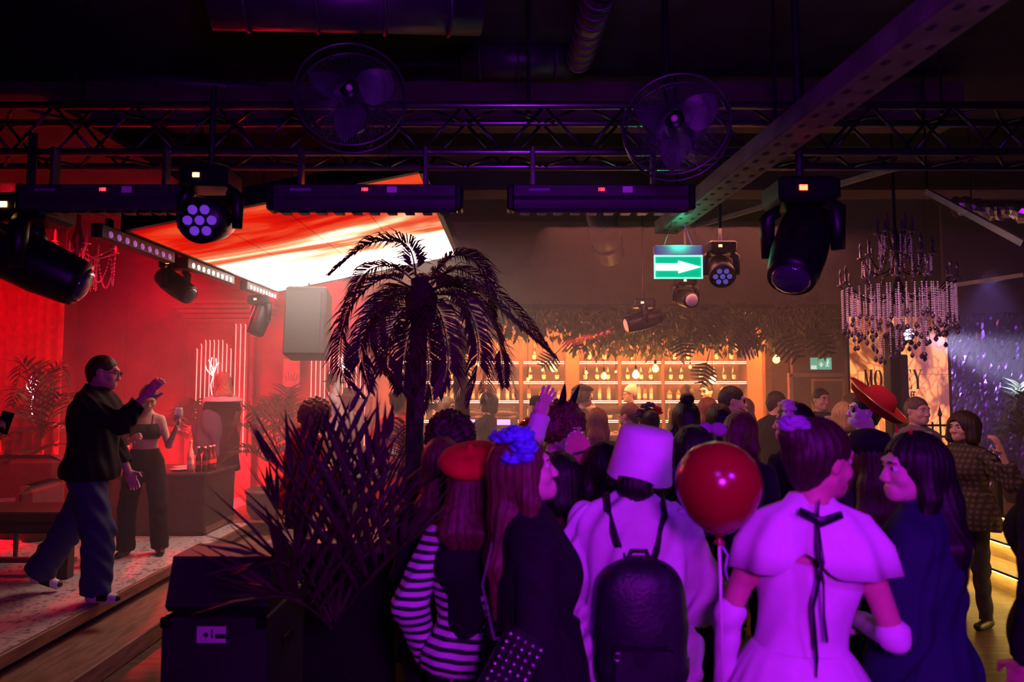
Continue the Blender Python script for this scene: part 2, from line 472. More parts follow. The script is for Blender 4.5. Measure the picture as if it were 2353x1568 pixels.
# red velvet curtain
cm = MB(); n = 60; pts = []
for i in range(n+1):
    x = -6.22+i*1.25/n; pts.append((x, 7.55+.06*math.sin(i*1.15)+.02*math.sin(i*2.7)))
vs_ = [(x, y, z) for z in (.29, 3.7) for x, y in pts]+[(x, y+.02, z) for z in (.29, 3.7) for x, y in pts]
m1 = n+1; fs = []
for i in range(n): fs += [(i, i+1, m1+i+1, m1+i), (2*m1+i+1, 2*m1+i, 3*m1+i, 3*m1+i+1)]
fs += [(0, m1, 3*m1, 2*m1), (n, 2*m1+n, 3*m1+n, m1+n)]
cm.add(vs_, fs)
tag(cm.build('curtain', mat('red_velvet', (.55, .03, .04), .75, var=.2, sheen=.3), None, True), 'tall red velvet curtain at the left edge of the stage', 'curtain')

# ------------------------------------------------------------------ ceiling LED screen
def screen_mat():
    m = bpy.data.materials.new('led_screen_picture'); m.use_nodes = True; nt = m.node_tree; L = nt.links.new
    nt.nodes.remove(nt.nodes['Principled BSDF'])
    g = nd(nt, 'ShaderNodeNewGeometry'); mp = nd(nt, 'ShaderNodeMapping')
    mp.inputs['Rotation'].default_value = (0, 0, R_(-20)); mp.inputs['Scale'].default_value = (.42, 1.5, 0); mp.inputs['Location'].default_value = (3.0, 7.3, 0)
    L(g.outputs['Position'], mp.inputs['Vector'])
    n = nd(nt, 'ShaderNodeTexNoise'); n.inputs['Scale'].default_value = 1.05; n.inputs['Detail'].default_value = 4; n.inputs['Roughness'].default_value = .5; n.inputs['Distortion'].default_value = .9
    L(mp.outputs['Vector'], n.inputs['Vector'])
    sp = nd(nt, 'ShaderNodeSeparateXYZ'); L(g.outputs['Position'], sp.inputs['Vector'])
    mr = nd(nt, 'ShaderNodeMapRange'); mr.inputs['From Min'].default_value = 5.2; mr.inputs['From Max'].default_value = 7.7
    mr.inputs['To Min'].default_value = -.10; mr.inputs['To Max'].default_value = .50; L(sp.outputs['Y'], mr.inputs['Value'])
    ad = nd(nt, 'ShaderNodeMath', operation='ADD'); L(n.outputs['Fac'], ad.inputs[0]); L(mr.outputs[0], ad.inputs[1])
    r = nd(nt, 'ShaderNodeValToRGB'); cr = r.color_ramp
    for p_, c_ in ((.30, (.45, .0, .0, 1)), (.44, (.9, .012, .004, 1)), (.54, (1, .10, .03, 1)), (.64, (1, .28, .14, 1)), (.78, (1, .62, .42, 1)), (.92, (1, .82, .68, 1))):
        if p_ == .30: cr.elements[0].position = p_; cr.elements[0].color = c_
        elif p_ == .92: cr.elements[-1].position = p_; cr.elements[-1].color = c_
        else:
            e = cr.elements.new(p_); e.color = c_
    L(ad.outputs[0], r.inputs['Fac'])
    # bright parts of the picture shine harder than the deep red ones
    st_ = nd(nt, 'ShaderNodeMapRange'); st_.inputs['From Min'].default_value = .60; st_.inputs['From Max'].default_value = 1.0
    st_.inputs['To Min'].default_value = .9; st_.inputs['To Max'].default_value = 12.0; L(ad.outputs[0], st_.inputs['Value'])
    em = nd(nt, 'ShaderNodeEmission'); L(r.outputs['Color'], em.inputs['Color']); L(st_.outputs[0], em.inputs['Strength'])
    L(em.outputs[0], nt.nodes['Material Output'].inputs['Surface'])
    m.cycles.emission_sampling = 'FRONT'
    return m
SCRM = screen_mat()
SX0, SX1, SY0, SY1 = -2.76, -0.67, 4.84, 8.0
def scr_z(x): return 2.955+(x-SX0)*.205
scr = thing('led_ceiling_screen', 'large tilted ceiling video screen glowing red, orange and white', 'screen', (0, 0, 0))
nx, ny = 4, 6
for i in range(nx):
    for j in range(ny):
        x0 = SX0+(SX1-SX0)*i/nx+.002; x1 = SX0+(SX1-SX0)*(i+1)/nx-.002; y0 = SY0+(SY1-SY0)*j/ny+.002; y1 = SY0+(SY1-SY0)*(j+1)/ny-.002
        vs_ = [(x0, y0, scr_z(x0)), (x1, y0, scr_z(x1)), (x1, y1, scr_z(x1)), (x0, y1, scr_z(x0))]
        vs_ += [(a, b, c+.05) for a, b, c in vs_]
        tl = MB().add(vs_, [(0, 3, 2, 1), (4, 5, 6, 7), (0, 1, 5, 4), (1, 2, 6, 5), (2, 3, 7, 6), (3, 0, 4, 7)]).build('led_tile', SCRM, scr); tl.data.materials.append(BLKM)
        for pg in tl.data.polygons: pg.material_index = 0 if pg.normal.z < -.5 else 1
fr = MB(); e = .05
for (xa, ya, xb, yb) in ((SX0, SY0, SX0, SY1), (SX1, SY0, SX1, SY1)):
    o = -e if xa == SX0 else e
    vs_ = [(xa, ya, scr_z(xa)-.01), (xa+o, ya, scr_z(xa)-.01), (xa+o, yb, scr_z(xa)-.01), (xa, yb, scr_z(xa)-.01)]
    fr.add(vs_+[(a, b, c+.14) for a, b, c in vs_], [(0, 3, 2, 1), (4, 5, 6, 7), (0, 1, 5, 4), (1, 2, 6, 5), (2, 3, 7, 6), (3, 0, 4, 7)])
for y, o in ((SY0, -e), (SY1, e)):
    vs_ = [(SX0, y, scr_z(SX0)-.01), (SX1, y, scr_z(SX1)-.01), (SX1, y+o, scr_z(SX1)-.01), (SX0, y+o, scr_z(SX0)-.01)]
    fr.add(vs_+[(a, b, c+.14) for a, b, c in vs_], [(0, 3, 2, 1), (4, 5, 6, 7), (0, 1, 5, 4), (1, 2, 6, 5), (2, 3, 7, 6), (3, 0, 4, 7)])
fr.build('screen_frame', BLKM, scr)
for x in (SX0+.3, SX1-.3):
    for y in (5.3, 7.5): MB().tube([(x, y, scr_z(x)+.1), (x, y, 4.3)], .012, 6).build('hanging_rod', BLKM, scr)

# sloping black ceiling boards around the screen
wall('ceiling_board', (-4.5, 6.6, 3.62), (3.3, 5.2, .05), mat('red_brown_board', (.09, .03, .025), .7, var=.4, scale=4))

# ------------------------------------------------------------------ truss
TZ0, TZ1, TY0, TY1 = 3.205, 3.483, 3.9, 4.17
CHM = mat('truss_tube', (.22, .21, .24), .32, .9, var=.1)
truss = thing('lighting_truss', 'long black box truss running across the ceiling above the dance floor', 'truss', (0, 0, 0))
TX0, TX1 = -3.4, 3.3
chord = MB().tube([(TX0, 0, 0), (TX1, 0, 0)], .024, 10).mesh('chord', True)
for y in (TY0, TY1):
    for z in (TZ0, TZ1): link('chord', chord, CHM, truss, (0, y, z))
NB = 14; bw = (TX1-TX0)/NB
br1 = MB().tube([(0, 0, 0), (bw/2, 0, TZ1-TZ0)], .010, 6).mesh('brace', True); br2 = MB().tube([(bw/2, 0, TZ1-TZ0), (bw, 0, 0)], .010, 6).mesh('brace', True)
br3 = MB().tube([(0, 0, 0), (bw/2, TY1-TY0, 0)], .010, 6).mesh('brace', True); br4 = MB().tube([(bw/2, TY1-TY0, 0), (bw, 0, 0)], .010, 6).mesh('brace', True)
for i in range(NB):
    for y in (TY0, TY1):
        link('brace', br1, DKM, truss, (TX0+i*bw, y, TZ0)); link('brace', br2, DKM, truss, (TX0+i*bw, y, TZ0))
    for z in (TZ0, TZ1):
        link('brace', br3, DKM, truss, (TX0+i*bw, TY0, z)); link('brace', br4, DKM, truss, (TX0+i*bw, TY0, z))
for x in (-2.6, 0.1, 2.6):
    MB().tube([(x, 4.035, TZ1), (x, 4.035, 4.3)], .012, 6).build('hanging_rod', DKM, truss)
# LED battens under the truss
PURL = mat('paper_label', (.75, .73, .78), .6, var=.1); REDE = mat('red_digit_led', (.2, 0, 0), .5, var=0, emit=(1, .02, .03), estr=9, noled=True)
BATM = mat('batten_housing', (.055, .05, .06), .42, .3, var=.2)
def batten(label, xa, xb, y, z, digits='180'):
    L_ = xb-xa
    t = thing('led_batten', label, 'stage light', ((xa+xb)/2, y, z), 0, 'LED battens on the truss')
    MB().bbox((0, 0, .045), (L_, .09, .075), .008).build('housing', BATM, t)
    MB().lathe([(.05, -L_/2+.04), (.05, L_/2-.04)], (0, .0, -.02), 14, Matrix.Rotation(math.pi/2, 3, 'Y')).build('lens_barrel', BATM, t)
    for s_ in (-1, 1): MB().bbox((s_*(L_/2-.02), 0, .01), (.04, .11, .15), .01).build('end_cap', BLKM, t)
    for k in range(10): MB().box((-L_/2+.1+k*(L_-.2)/9, 0, -.072), (.05, .06, .012)).build('cooling_fin', BLKM, t)
    MB().box((L_*.14, -.0465, .05), (.055, .003, .035)).build('label_plate', PURL, t)
    dm = text_mesh(digits, .026, .001); o = link('digit_display', dm, REDE, t, (L_*.0, -.047, .05), (math.pi/2, 0, 0))
    MB().box((-.03-L_*.3, -.0465, .05), (.12, .002, .012)).build('brand_strip', mat('batten_strip', (.25, .22, .4), .5, var=0), t)
    for k in (-.36, .30):
        c = MB().bbox((L_*k, .075, .20), (.026, .06, .26), .004).build('clamp', ALU, t)
    return t
zB = 2.835
for i, (a, b) in enumerate(((30, 432), (610, 1062), (1165, 1600))):
    xa = (a-CX)/FPX*3.78; xb = (b-CX)/FPX*3.78
    batten(('black LED batten at the left end of the truss with red digits', 'black LED batten in the middle of the truss above the palm', 'black LED batten on the truss left of the green exit sign')[i], xa, xb, 3.78, zB+.05, ('188', '180', '100')[i])

# ------------------------------------------------------------------ fans in wire cages
FANM = mat('fan_blade_plastic', (.10, .09, .12), .4, var=.2); CAGE = mat('fan_cage_wire', (.10, .10, .12), .35, .7, var=.1)
def fan(label, px, py, Y, R, rz, rx):
    c = P(px, py, Y)
    t = thing('cage_fan', label, 'fan', c, 0, 'caged ceiling fans'); t.rotation_euler = (R_(90+rx), 0, R_(rz))
    k = MB(); k.torus((0, 0, .03), R, .007, 48, 6); k.torus((0, 0, -.06), R, .006, 48, 6)
    k.build('cage_rim', CAGE, t, True)
    k = MB()
    for i in range(110):
        a = 2*math.pi*i/110
        k.tube([(.05*math.cos(a), .05*math.sin(a), .085), (.6*R*math.cos(a), .6*R*math.sin(a), .075), (R*math.cos(a), R*math.sin(a), .03)], .0013, 4, False)
        k.tube([(R*math.cos(a), R*math.sin(a), -.06), (.6*R*math.cos(a), .6*R*math.sin(a), -.10), (.05*math.cos(a), .05*math.sin(a), -.11)], .0013, 4, False)
    for q in (.3, .65): k.torus((0, 0, .076), R*q, .0015, 40, 4)
    k.build('cage_wires', CAGE, t, True)
    for b in range(3):
        a0 = 2*math.pi*b/3+.5; vs_ = []
        for i in range(9):
            r = .05+(R*.86-.05)*i/8; hw = R*.36*math.sin(math.pi*(.12+.80*i/8))
            for s_ in (-1, 0, 1):
                an = a0+s_*hw/max(r, .08)*.9
                vs_.append((r*math.cos(an), r*math.sin(an), s_*.035*(.4+i/10)+.004*(1-abs(s_))))
        fs = []
        for i in range(8):
            for j in range(2): fs.append((i*3+j, i*3+j+1, i*3+j+4, i*3+j+3))
        n0 = len(vs_); vs2 = vs_+[(x, y, z-.004) for x, y, z in vs_]
        fs2 = fs+[tuple(q+n0 for q in reversed(f_)) for f_ in fs]
        MB().add(vs2, fs2).build('blade', FANM, t, True)
    MB().lathe([(.001, .07), (.03, .068), (.05, .05), (.055, -.02), (.05, -.05)][::-1], (0, 0, 0), 20).build('hub', BLKM, t, True)
    MB().ball((0, 0, .088), .018, 10, 7).build('hub_badge', mat('hub_badge_pink', (.8, .5, .7), .3, var=0), t, True)
    MB().lathe([(.07, -.28), (.085, -.22), (.085, -.12), (.06, -.08)], (0, 0, 0), 16).build('motor', BLKM, t, True)
    top = c.z; iM = (Euler(t.rotation_euler).to_matrix()).inverted()
    MB().tube([iM @ Vector((0, .2, 0)), iM @ Vector((0, .2, 4.3-top))], .018, 8).build('mounting_pole', BLKM, t)
    return t
fan('caged fan with wide blades left of centre, in front of the truss', 806, 222, 3.45, .282, 8, -6)
fan('caged fan with wide blades above the green exit sign', 1553, 290, 3.35, .262, -18, -4)

# ------------------------------------------------------------------ moving heads
LENS = mat('violet_lens', (.12, .05, .3), .1, var=0, emit=(.30, .06, 1.0), estr=.45, noled=True)
LENSD = mat('dark_lens', (.05, .05, .08), .08, var=0, coat=1.0)
AMB = mat('amber_led', (.3, .1, 0), .4, var=0, emit=(1, .45, .08), estr=12, noled=True)
def moving_head(label, base, direction, size=1.0, style='wash', led=None, up=None, hang=9):
    """base box hangs at `base`; the head points along `direction`"""
    d = Vector(direction).normalized()
    t = thing('moving_head_light', label, 'stage light', base, 0, 'moving head lights')
    s_ = size
    MB().bbox((0, 0, -.04*s_), (.24*s_, .20*s_, .10*s_), .015*s_).build('base_box', BLKM, t)
    MB().tube([(0, 0, .01*s_), (0, 0, max(.12*s_, min(4.3-Vector(base).z, hang)))], .016*s_, 8).build('hook_clamp', DKM, t)
    side = d.cross(Vector((0, 0, 1)))
    side = side.normalized() if side.length > .05 else Vector((1, 0, 0))
    pv = Vector((0, 0, -.235*s_))
    for k in (-1, 1):
        q = side*k*.135*s_
        yk = MB(); yk.tube([Vector((q.x*.7, q.y*.7, -.09*s_)), Vector((q.x, q.y, -.12*s_)), Vector((q.x, q.y, -.28*s_))], [.03*s_, .034*s_, .026*s_], 8)
        yk.build('yoke_arm', BLKM, t, True)
    hb = thing_m = None
    zq = d.to_track_quat('Z', 'Y').to_matrix()
    prof = [(.055, -.15), (.088, -.13), (.105, -.06), (.112, .04), (.112, .10), (.102, .115)] if style == 'wash' else [(.05, -.22), (.085, -.19), (.10, -.10), (.105, .05), (.095, .17), (.088, .20)]
    h = MB().lathe([(r*s_, z*s_) for r, z in prof], pv, 24, zq).build('lamp_head', BLKM, t, True)
    zf = (.117 if style == 'wash' else .202)*s_
    if style == 'wash':
        pts = [(0, 0)]+[(.058*math.cos(a), .058*math.sin(a)) for a in [i*math.pi/3 for i in range(6)]]
        for (x, y) in pts:
            MB().ball(pv+zq @ Vector((x*s_, y*s_, zf)), .023*s_, 10, 6).build('lens', LENS if led is None else led, h, True)
        k = MB(); k.torus(pv, .105*s_, .008*s_, 28, 6, zq); 
        for i in range(len(k.v)): k.v[i] = tuple(Vector(k.v[i])+zq @ Vector((0, 0, zf)))
        k.build('head_ring', BLKM, h, True)
    else:
        MB().ball(pv+zq @ Vector((0, 0, zf)), .075*s_, 14, 8, zq @ Matrix.Diagonal((1, 1, .35))).build('lens', LENSD if led is None else led, h, True)
    MB().box((-.03*s_, -.102*s_, -.04*s_), (.03*s_, .004, .02*s_)).build('display_led', AMB if up is None else up, t)
    return t
moving_head('seven-lens wash light with violet lenses under the left end of the truss', P(486, 398, 3.75), (.0, -1, -.28), 1.12, 'wash', hang=.5)
moving_head('dark moving head at the far left over the red chandelier', P(70, 462, 3.9), (.85, .35, -.42), 1.5, 'spot', hang=.4)
RLED = mat('red_indicator', (.3, 0, 0), .4, var=0, emit=(1, .08, .03), estr=9, noled=True)
moving_head('big dark moving head hanging over the dance floor on the right', P(1838, 425, 3.6), (-.45, -.5, -.85), 1.35, 'spot', None, RLED)
moving_head('moving head below the second light bar of the screen', P(405, 598, 6.3), (.8, -.3, -.5), 1.0, 'spot')
moving_head('moving head beside the third light bar of the screen', P(600, 682, 7.6), (-.2, -.3, -1), 1.0, 'spot')
moving_head('seven-lens moving head beside the green exit sign', P(1655, 560, 5.9), (-.12, -.8, -.6), 1.0, 'wash', mat('blue_lens', (.1, .1, .3), .1, var=0, emit=(.2, .15, .8), estr=.35, noled=True))
moving_head('moving head throwing the red pencil beam over the bar', P(1478, 690, 7.35), (-1, .02, -.28), .95, 'spot', mat('red_lens', (.3, 0, 0), .1, var=0, emit=(1, .05, .03), estr=7, noled=True))
moving_head('small moving head hanging right below the exit sign', P(1575, 640, 6.4), (.1, -1, -.25), .8, 'spot', mat('pale_lens', (.6, .5, .55), .2, var=.1))
# light bars along the left edge of the screen
for i, (ya, yb) in enumerate(((4.57, 5.58), (5.80, 6.79), (7.12, 8.05))):
    t = thing('led_bar', ('first LED bar along the left edge of the screen, nearest the camera', 'second LED bar along the left edge of the screen', 'farthest LED bar along the left edge of the screen')[i], 'stage light', (-2.82, (ya+yb)/2, 2.90), 0, 'LED bars along the screen edge')
    L_ = yb-ya
    MB().bbox((0, 0, 0), (.08, L_, .10), .008).build('housing', BATM, t)
    for k in range(9):
        MB().lathe([(.024, 0), (.022, .006), (.004, .010)], (.041, -L_/2+.1+k*(L_-.2)/8, -.012), 10, Matrix.Rotation(math.pi/2, 3, 'Y')).build('led_lens', mat('bar_led', (.6, .5, .5), .3, var=0, emit=(1, .75, .65), estr=(.5 if i < 1 else 2.2), noled=True) if i else mat('bar_led_violet', (.4, .2, .5), .3, var=0, emit=(.7, .2, .8), estr=.35, noled=True), t)
    for k in (-.35, .35): MB().box((0, L_*k, .07), (.03, .05, .08)).build('bracket', BLKM, t)
# hanging loudspeaker boxes under the far edge of the screen
t = thing('hanging_loudspeaker', 'tall grey loudspeaker hanging left of the palm crown', 'speaker', P(708, 745, 7.9))
MB().bbox((0, 0, 0), (.46, .42, .80), .02, Euler((R_(-8), 0, R_(6)))).build('cabinet', mat('speaker_cabinet', (.03, .03, .033), .7, var=.2), t)
MB().bbox((0, -.21, 0), (.40, .03, .72), .01, Euler((R_(-8), 0, R_(6)))).build('grille', mat('speaker_grille', (.03, .03, .03), .6, var=.3, scale=90), t)
MB().tube([(0, 0, .38), (0, 0, 1.6)], .015, 6).build('hanging_rod', BLKM, t)

# ------------------------------------------------------------------ diagonal cable tray with exit sign
A = Vector((1.54, 1.16, 3.062)); B = Vector((1.22, 5.34, 3.05)); dv = (B-A).normalized(); sd = dv.cross(Vector((0, 0, 1)))
tray = thing('cable_tray', 'long perforated steel beam running over the right side of the dance floor', 'beam', A)
Mq = Matrix((sd, dv, Vector((0, 0, 1)))).transposed(); LT = (B-A).length
TRM = mat('tray_steel', (.10, .085, .09), .55, .4, var=.4, scale=8)
MB().box(dv*LT/2, (.175, LT, .012), Mq).build('tray_floor', TRM, tray)
for k in (-1, 1): MB().box(dv*LT/2+sd*.0875*k+Vector((0, 0, .045)), (.010, LT, .09), Mq).build('side_flange', TRM, tray)
hol = MB().box((0, 0, 0), (.022, .03, .004), Mq).mesh('slot')
for i in range(32):
    for k in (-1, 1):
        link('slot', hol, BLK, tray, dv*(.2+i*.125)+sd*.045*k+Vector((0, 0, -.007)))
MB().tube([dv*.3+Vector((.02, 0, .05)), dv*1.5+Vector((.03, 0, .06)), dv*2.8+Vector((.0, 0, .055)), dv*4.0+Vector((.03, 0, .05))], .016, 8).build('cable', BLK, tray, True)
for q in (.9, 2.3, 3.9): MB().tube([dv*q, dv*q+Vector((0, 0, 1.24))], .01, 6).build('hanging_rod', BLKM, tray)

GRN = mat('exit_sign_green', (.0, .35, .18), .4, var=0, emit=(.0, .52, .24), estr=.85); WHT = mat('exit_sign_white', (.9, .9, .9), .4, var=0, emit=(.75, 1, .85), estr=1.5, noled=True)
q0 = P(1503, 604, 4.95); q1 = P(1614, 604, 4.95); zc = P(1558, 614, 4.95).z; W_ = q1.x-q0.x; Hs = P(0, 588, 4.95).z-P(0, 641, 4.95).z
t = thing('exit_sign', 'lit green exit sign with a white arrow pointing right', 'sign', ((q0.x+q1.x)/2, 4.95, zc))
MB().box((0, .01, 0), (W_, .016, Hs)).build('sign_panel', GRN, t)
MB().bbox((0, .0, Hs/2+.037), (W_, .045, .072), .006).build('sign_housing', mat('sign_housing_white', (.85, .83, .88), .5, var=.05), t)
fr = MB()
for (cx_, cz, wx_, wz) in ((0, Hs/2-.004, W_, .008), (0, -Hs/2+.004, W_, .008), (-W_/2+.004, 0, .008, Hs), (W_/2-.004, 0, .008, Hs)): fr.box((cx_, -.002, cz), (wx_, .012, wz))
fr.build('sign_border', mat('exit_border', (.5, .9, .7), .4, var=0, emit=(.3, 1, .6), estr=1.4, noled=True), t)
aw = W_*.94; MB().prism([(-aw/2, -.026), (0, -.026), (0, -.046), (aw/2, 0), (0, .046), (0, .026), (-aw/2, .026)], .012, None, (0, -.008, 0)).build('arrow', WHT, t)
for k in (-1, 1): MB().tube([(k*W_*.3, 0, Hs/2+.07), (k*W_*.12, 0, 3.045-zc)], .003, 5).build('hanging_wire', ALU, t)
q = P(1700, 850, 9)
l_ = point('exit_sign_lamp', (0, 0, 0), (.02, 1.0, .45), 2.2, .05); l_.parent = t; l_.location = (0, -.02, Hs/2+.10)
# small emergency exit sign above the far door
q0 = P(1863, 836, 10.93); q1 = P(1911, 836, 10.93); W2 = q1.x-q0.x
t = thing('exit_sign', 'small pale green emergency exit sign above the far door', 'sign', ((q0.x+q1.x)/2, 10.93, q0.z))
G2 = mat('exit_small_green', (.1, .4, .3), .4, var=0, emit=(.12, .55, .38), estr=.8, noled=True); Wm = mat('exit_small_white', (.8, .9, .9), .4, var=0, emit=(.6, 1, .85), estr=.9, noled=True)
MB().box((0, .01, 0), (W2, .02, .19)).build('sign_panel', G2, t)
MB().box((-W2*.36, -.004, -.06), (W2*.25, .012, .06)).build('door_symbol', Wm, t)
MB().prism([(-.045, .02), (-.012, .02), (-.012, .055), (.012, .055), (.012, .02), (.045, .02), (0, -.05)], .012, Matrix.Scale(.8, 3), (0, -.006, -.02)).build('arrow', Wm, t)
rm = MB(); rm.ball((W2*.33, -.004, .055), (.016, .006, .016), 8, 6); rm.tube([(W2*.32, -.004, .035), (W2*.29, -.004, -.01), (W2*.36, -.004, -.05)], [.012, .012, .007], 6); rm.tube([(W2*.29, -.004, -.01), (W2*.22, -.004, -.05)], .008, 6); rm.tube([(W2*.25, -.004, .01), (W2*.32, -.004, .03), (W2*.41, -.004, .01)], .006, 6)
rm.build('running_figure', Wm, t)

# ------------------------------------------------------------------ ducts and pipes under the ceiling
DUCT = mat('painted_duct', (.06, .055, .065), .45, .5, var=.3, scale=6)
def duct(label, pts, r, ribs=0, flex=False):
    t = thing('ceiling_duct', label, 'duct', pts[0], 0)
    o = Vector(pts[0]); pp = [Vector(q)-o for q in pts]
    MB().tube(pp, r, 20).build('duct_pipe', DUCT, t, True)
    k = 0
    if ribs:
        L_ = sum((pp[i+1]-pp[i]).length for i in range(len(pp)-1))
        for i in range(ribs):
            u = (i+.5)/ribs; q = pp[0].lerp(pp[-1], u) if len(pp) == 2 else pp[min(int(u*(len(pp)-1)), len(pp)-2)].lerp(pp[min(int(u*(len(pp)-1)), len(pp)-2)+1], u*(len(pp)-1) % 1)
            d = (pp[-1]-pp[0]).normalized(); M_ = d.to_track_quat('Z', 'Y').to_matrix()
            MB().torus(q, r*1.01, .012, 24, 6, M_).build('duct_band', DUCT, t, True)
    return t
duct('round spiral air duct hanging at the top right of centre', [P(1392, -60, 3.2), P(1330, 140, 4.6)], .085, 9)
duct('thick round air duct across the top of the hall', [P(480, -10, 3.3), P(1100, 10, 3.6)], .16, 4)
duct('short round air duct behind the ceiling grille', [P(1060, 138, 4.9), P(1320, 138, 4.9)], .13, 3)
duct('brown tapering duct dropping behind the truss', [P(1375, 470, 6.8), P(1402, 585, 7.6)], .16, 2)
duct('long thin pipe below the ceiling at the top left', [P(100, 170, 5.2), P(620, 205, 5.2)], .06, 3)
t = thing('air_grille', 'square ceiling air grille with stepped frame behind the left fan', 'vent', P(990, 180, 5.2))
for i in range(5):
    w_ = .44-.08*i; k = MB()
    for (x, y, a, b) in ((0, -w_/2, w_, .03), (0, w_/2, w_, .03), (-w_/2, 0, .03, w_), (w_/2, 0, .03, w_)): k.box((x, y, .02*i), (a, b, .02))
    k.build('grille_frame', DUCT, t)
    
for i, (a, b, la) in enumerate(((P(1600, 520, 7.0), P(2060, 385, 4.6), 'thin steel strut rising from the bar towards the right ceiling'), (P(2130, 440, 5.0), P(2353, 560, 4.2), 'thin steel strut running down to the right edge of the ceiling'),
                                (P(1850, 384, 5.0), P(2420, 384, 5.0), 'horizontal steel strut above the chandelier'), (P(2130, 665, 7.4), P(2353, 632, 6.6), 'pale ceiling rail behind the chandelier'))):
    t = thing('ceiling_strut', la, 'beam', a); MB().box((b-a)/2, (.03, (b-a).length, .04), (b-a).to_track_quat('Y', 'Z').to_matrix()).build('strut_bar', mat('strut_steel', (.22, .20, .22), .45, .7, var=.2), t)
    MB().tube([(0, 0, 0), (0, 0, max(.1, 4.3-a.z))], .008, 6).build('strut_hanger', BLKM, t)
fd = thing('foil_duct', 'crinkled silver foil duct under the right ceiling', 'duct', P(2190, 476, 6.2))
k = MB(); q = random.Random(8); e0 = P(2420, 492, 5.6)-P(2190, 476, 6.2)
pts_ = [e0*(i/26)+Vector((0, 0, .015*math.sin(i*.5))) for i in range(27)]
k.tube(pts_, [.085+q.uniform(-.014, .014) for _ in pts_], 14); k.v = [(a+q.uniform(-.006, .006), b+q.uniform(-.006, .006), c+q.uniform(-.006, .006)) for a, b, c in k.v]
k.build('foil_skin', ALU, fd)
for u in (.2, .8): MB().tube([e0*u, e0*u+Vector((0, 0, 4.3-P(2190, 476, 6.2).z))], .006, 6).build('hanger', BLKM, fd)
wall('ceiling_soffit', (1.15, 11.0, 3.55), (6.3, 3.0, 1.2), mat('bar_soffit_brown', (.13, .075, .05), .7, var=.35, scale=3), 'brown soffit above the bar')
wall('ceiling_beam', (3.0, 6.9, 3.95), (9, .35, .3), mat('beam_brown', (.08, .05, .045), .7, var=.3, scale=4))
wall('ceiling_beam', (-1.0, 5.3, 4.05), (9, .3, .3), MATS['beam_brown'])

# ------------------------------------------------------------------ stage wall: pilaster, cornice, neon tubes
struct(MB().bbox((P(505, 900, 9.7).x, 9.74, 1.7), (.95, .14, 3.0), .01).build('wall_pilaster', REDW), 'red pilaster behind the striped neon panel')
cz = P(520, 740, 9.6).z
for i in range(5):
    struct(MB().bbox((P(520, 740, 9.6).x, 9.70-.03*i, cz+.03+.06*i), (1.15+.07*i, .2+.06*i, .055), .012).build('trim_%d' % (10+i), REDW), 'stepped red cornice')
NEON = mat('pink_neon', (.8, .4, .4), .4, var=0, emit=(1, .22, .18), estr=3.2, noled=True)
def neon(label, x0, x1, n, Y, zt, zb, arch, label_panel=True):
    t = thing('neon_sign', label, 'neon light', ((x0+x1)/2, Y, 0), 0)
    w_ = x1-x0
    MB().box((0, .10, (zt+zb)/2), (w_+.08, .15, zt-zb+.1)).build('back_panel', REDW, t)
    for i in range(n):
        x = -w_/2+w_*i/(n-1); u = abs(2*i/(n-1)-1)
        top = zt-(arch*max(0, u-.55)/.45)
        b = .006
        MB().tube([(x, .02, zb), (x, .02, top-.02), (x, .0, top)], b, 6).build('neon_tube', NEON, t)
    return t
xa, xb = P(452, 800, 9.6).x, P(530, 800, 9.6).x
neon('arched panel of vertical pink neon tubes on the stage wall', xa, xb, 9, 9.6, P(500, 782, 9.6).z, 1.2, .12)
xa, xb = P(540, 800, 9.6).x, P(562, 800, 9.6).x
neon('tall narrow group of pink neon tubes right of the arched panel', xa, xb, 3, 9.6, P(500, 745, 9.6).z, .9, 0)
xa, xb = P(714, 830, 9.6).x, P(838, 830, 9.6).x
neon('wide panel of pink neon tubes behind the hatted men', xa, xb, 13, 9.62, P(780, 815, 9.6).z, 1.0, 0)
def flower_light(label, px, py, Y, s_):
    t = thing('neon_flower', label, 'neon light', P(px, py, Y))
    WN = mat('white_neon', (.8, .7, .7), .4, var=0, emit=(1, .70, .66), estr=3.0, noled=True)
    for i in range(5):
        a = -1.0+.45*i; k = MB(); pts = []
        for j in range(10):
            u = j/9; pts.append((s_*(math.sin(a)*u*.5+.10*math.sin(u*math.pi)*(1 if i % 2 else -1)), -.01*i, s_*(math.cos(a)*u-.05)))
        k.tube(pts, .006, 5); k.build('petal_tube', WN, t, True)
    MB().tube([(0, 0, -.05*s_), (-.12*s_, 0, -.55*s_), (-.03*s_, 0, -1.1*s_)], .006, 5).build('stem_tube', WN, t, True)
flower_light('white flower-shaped neon sign above the blond woman', 490, 862, 9.58, .26)
flower_light('white flower-shaped neon sign near the red curtain', 78, 905, 7.2, .20)
flower_light('white flower-shaped neon sign behind the hatted men', 790, 850, 9.6, .22)
# poster on the stage wall
q = P(670, 857, 9.7)
t = thing('wall_poster', 'tall pale red poster behind the hanging loudspeaker', 'poster', q)
MB().bbox((0, 0, 0), (.24, .02, .40), .004).build('poster_board', mat('poster_paper', (.70, .34, .30), .7, var=.1), t)
pm = MB(); 
for i in range(5): pm.tube([(-.06+.03*i, -.012, -.12), (-.09+.045*i, -.012, -.02+.03*(i % 2))], .004, 5)
pm.build('poster_drawing', mat('poster_ink', (.35, .12, .10), .7, var=0), t)

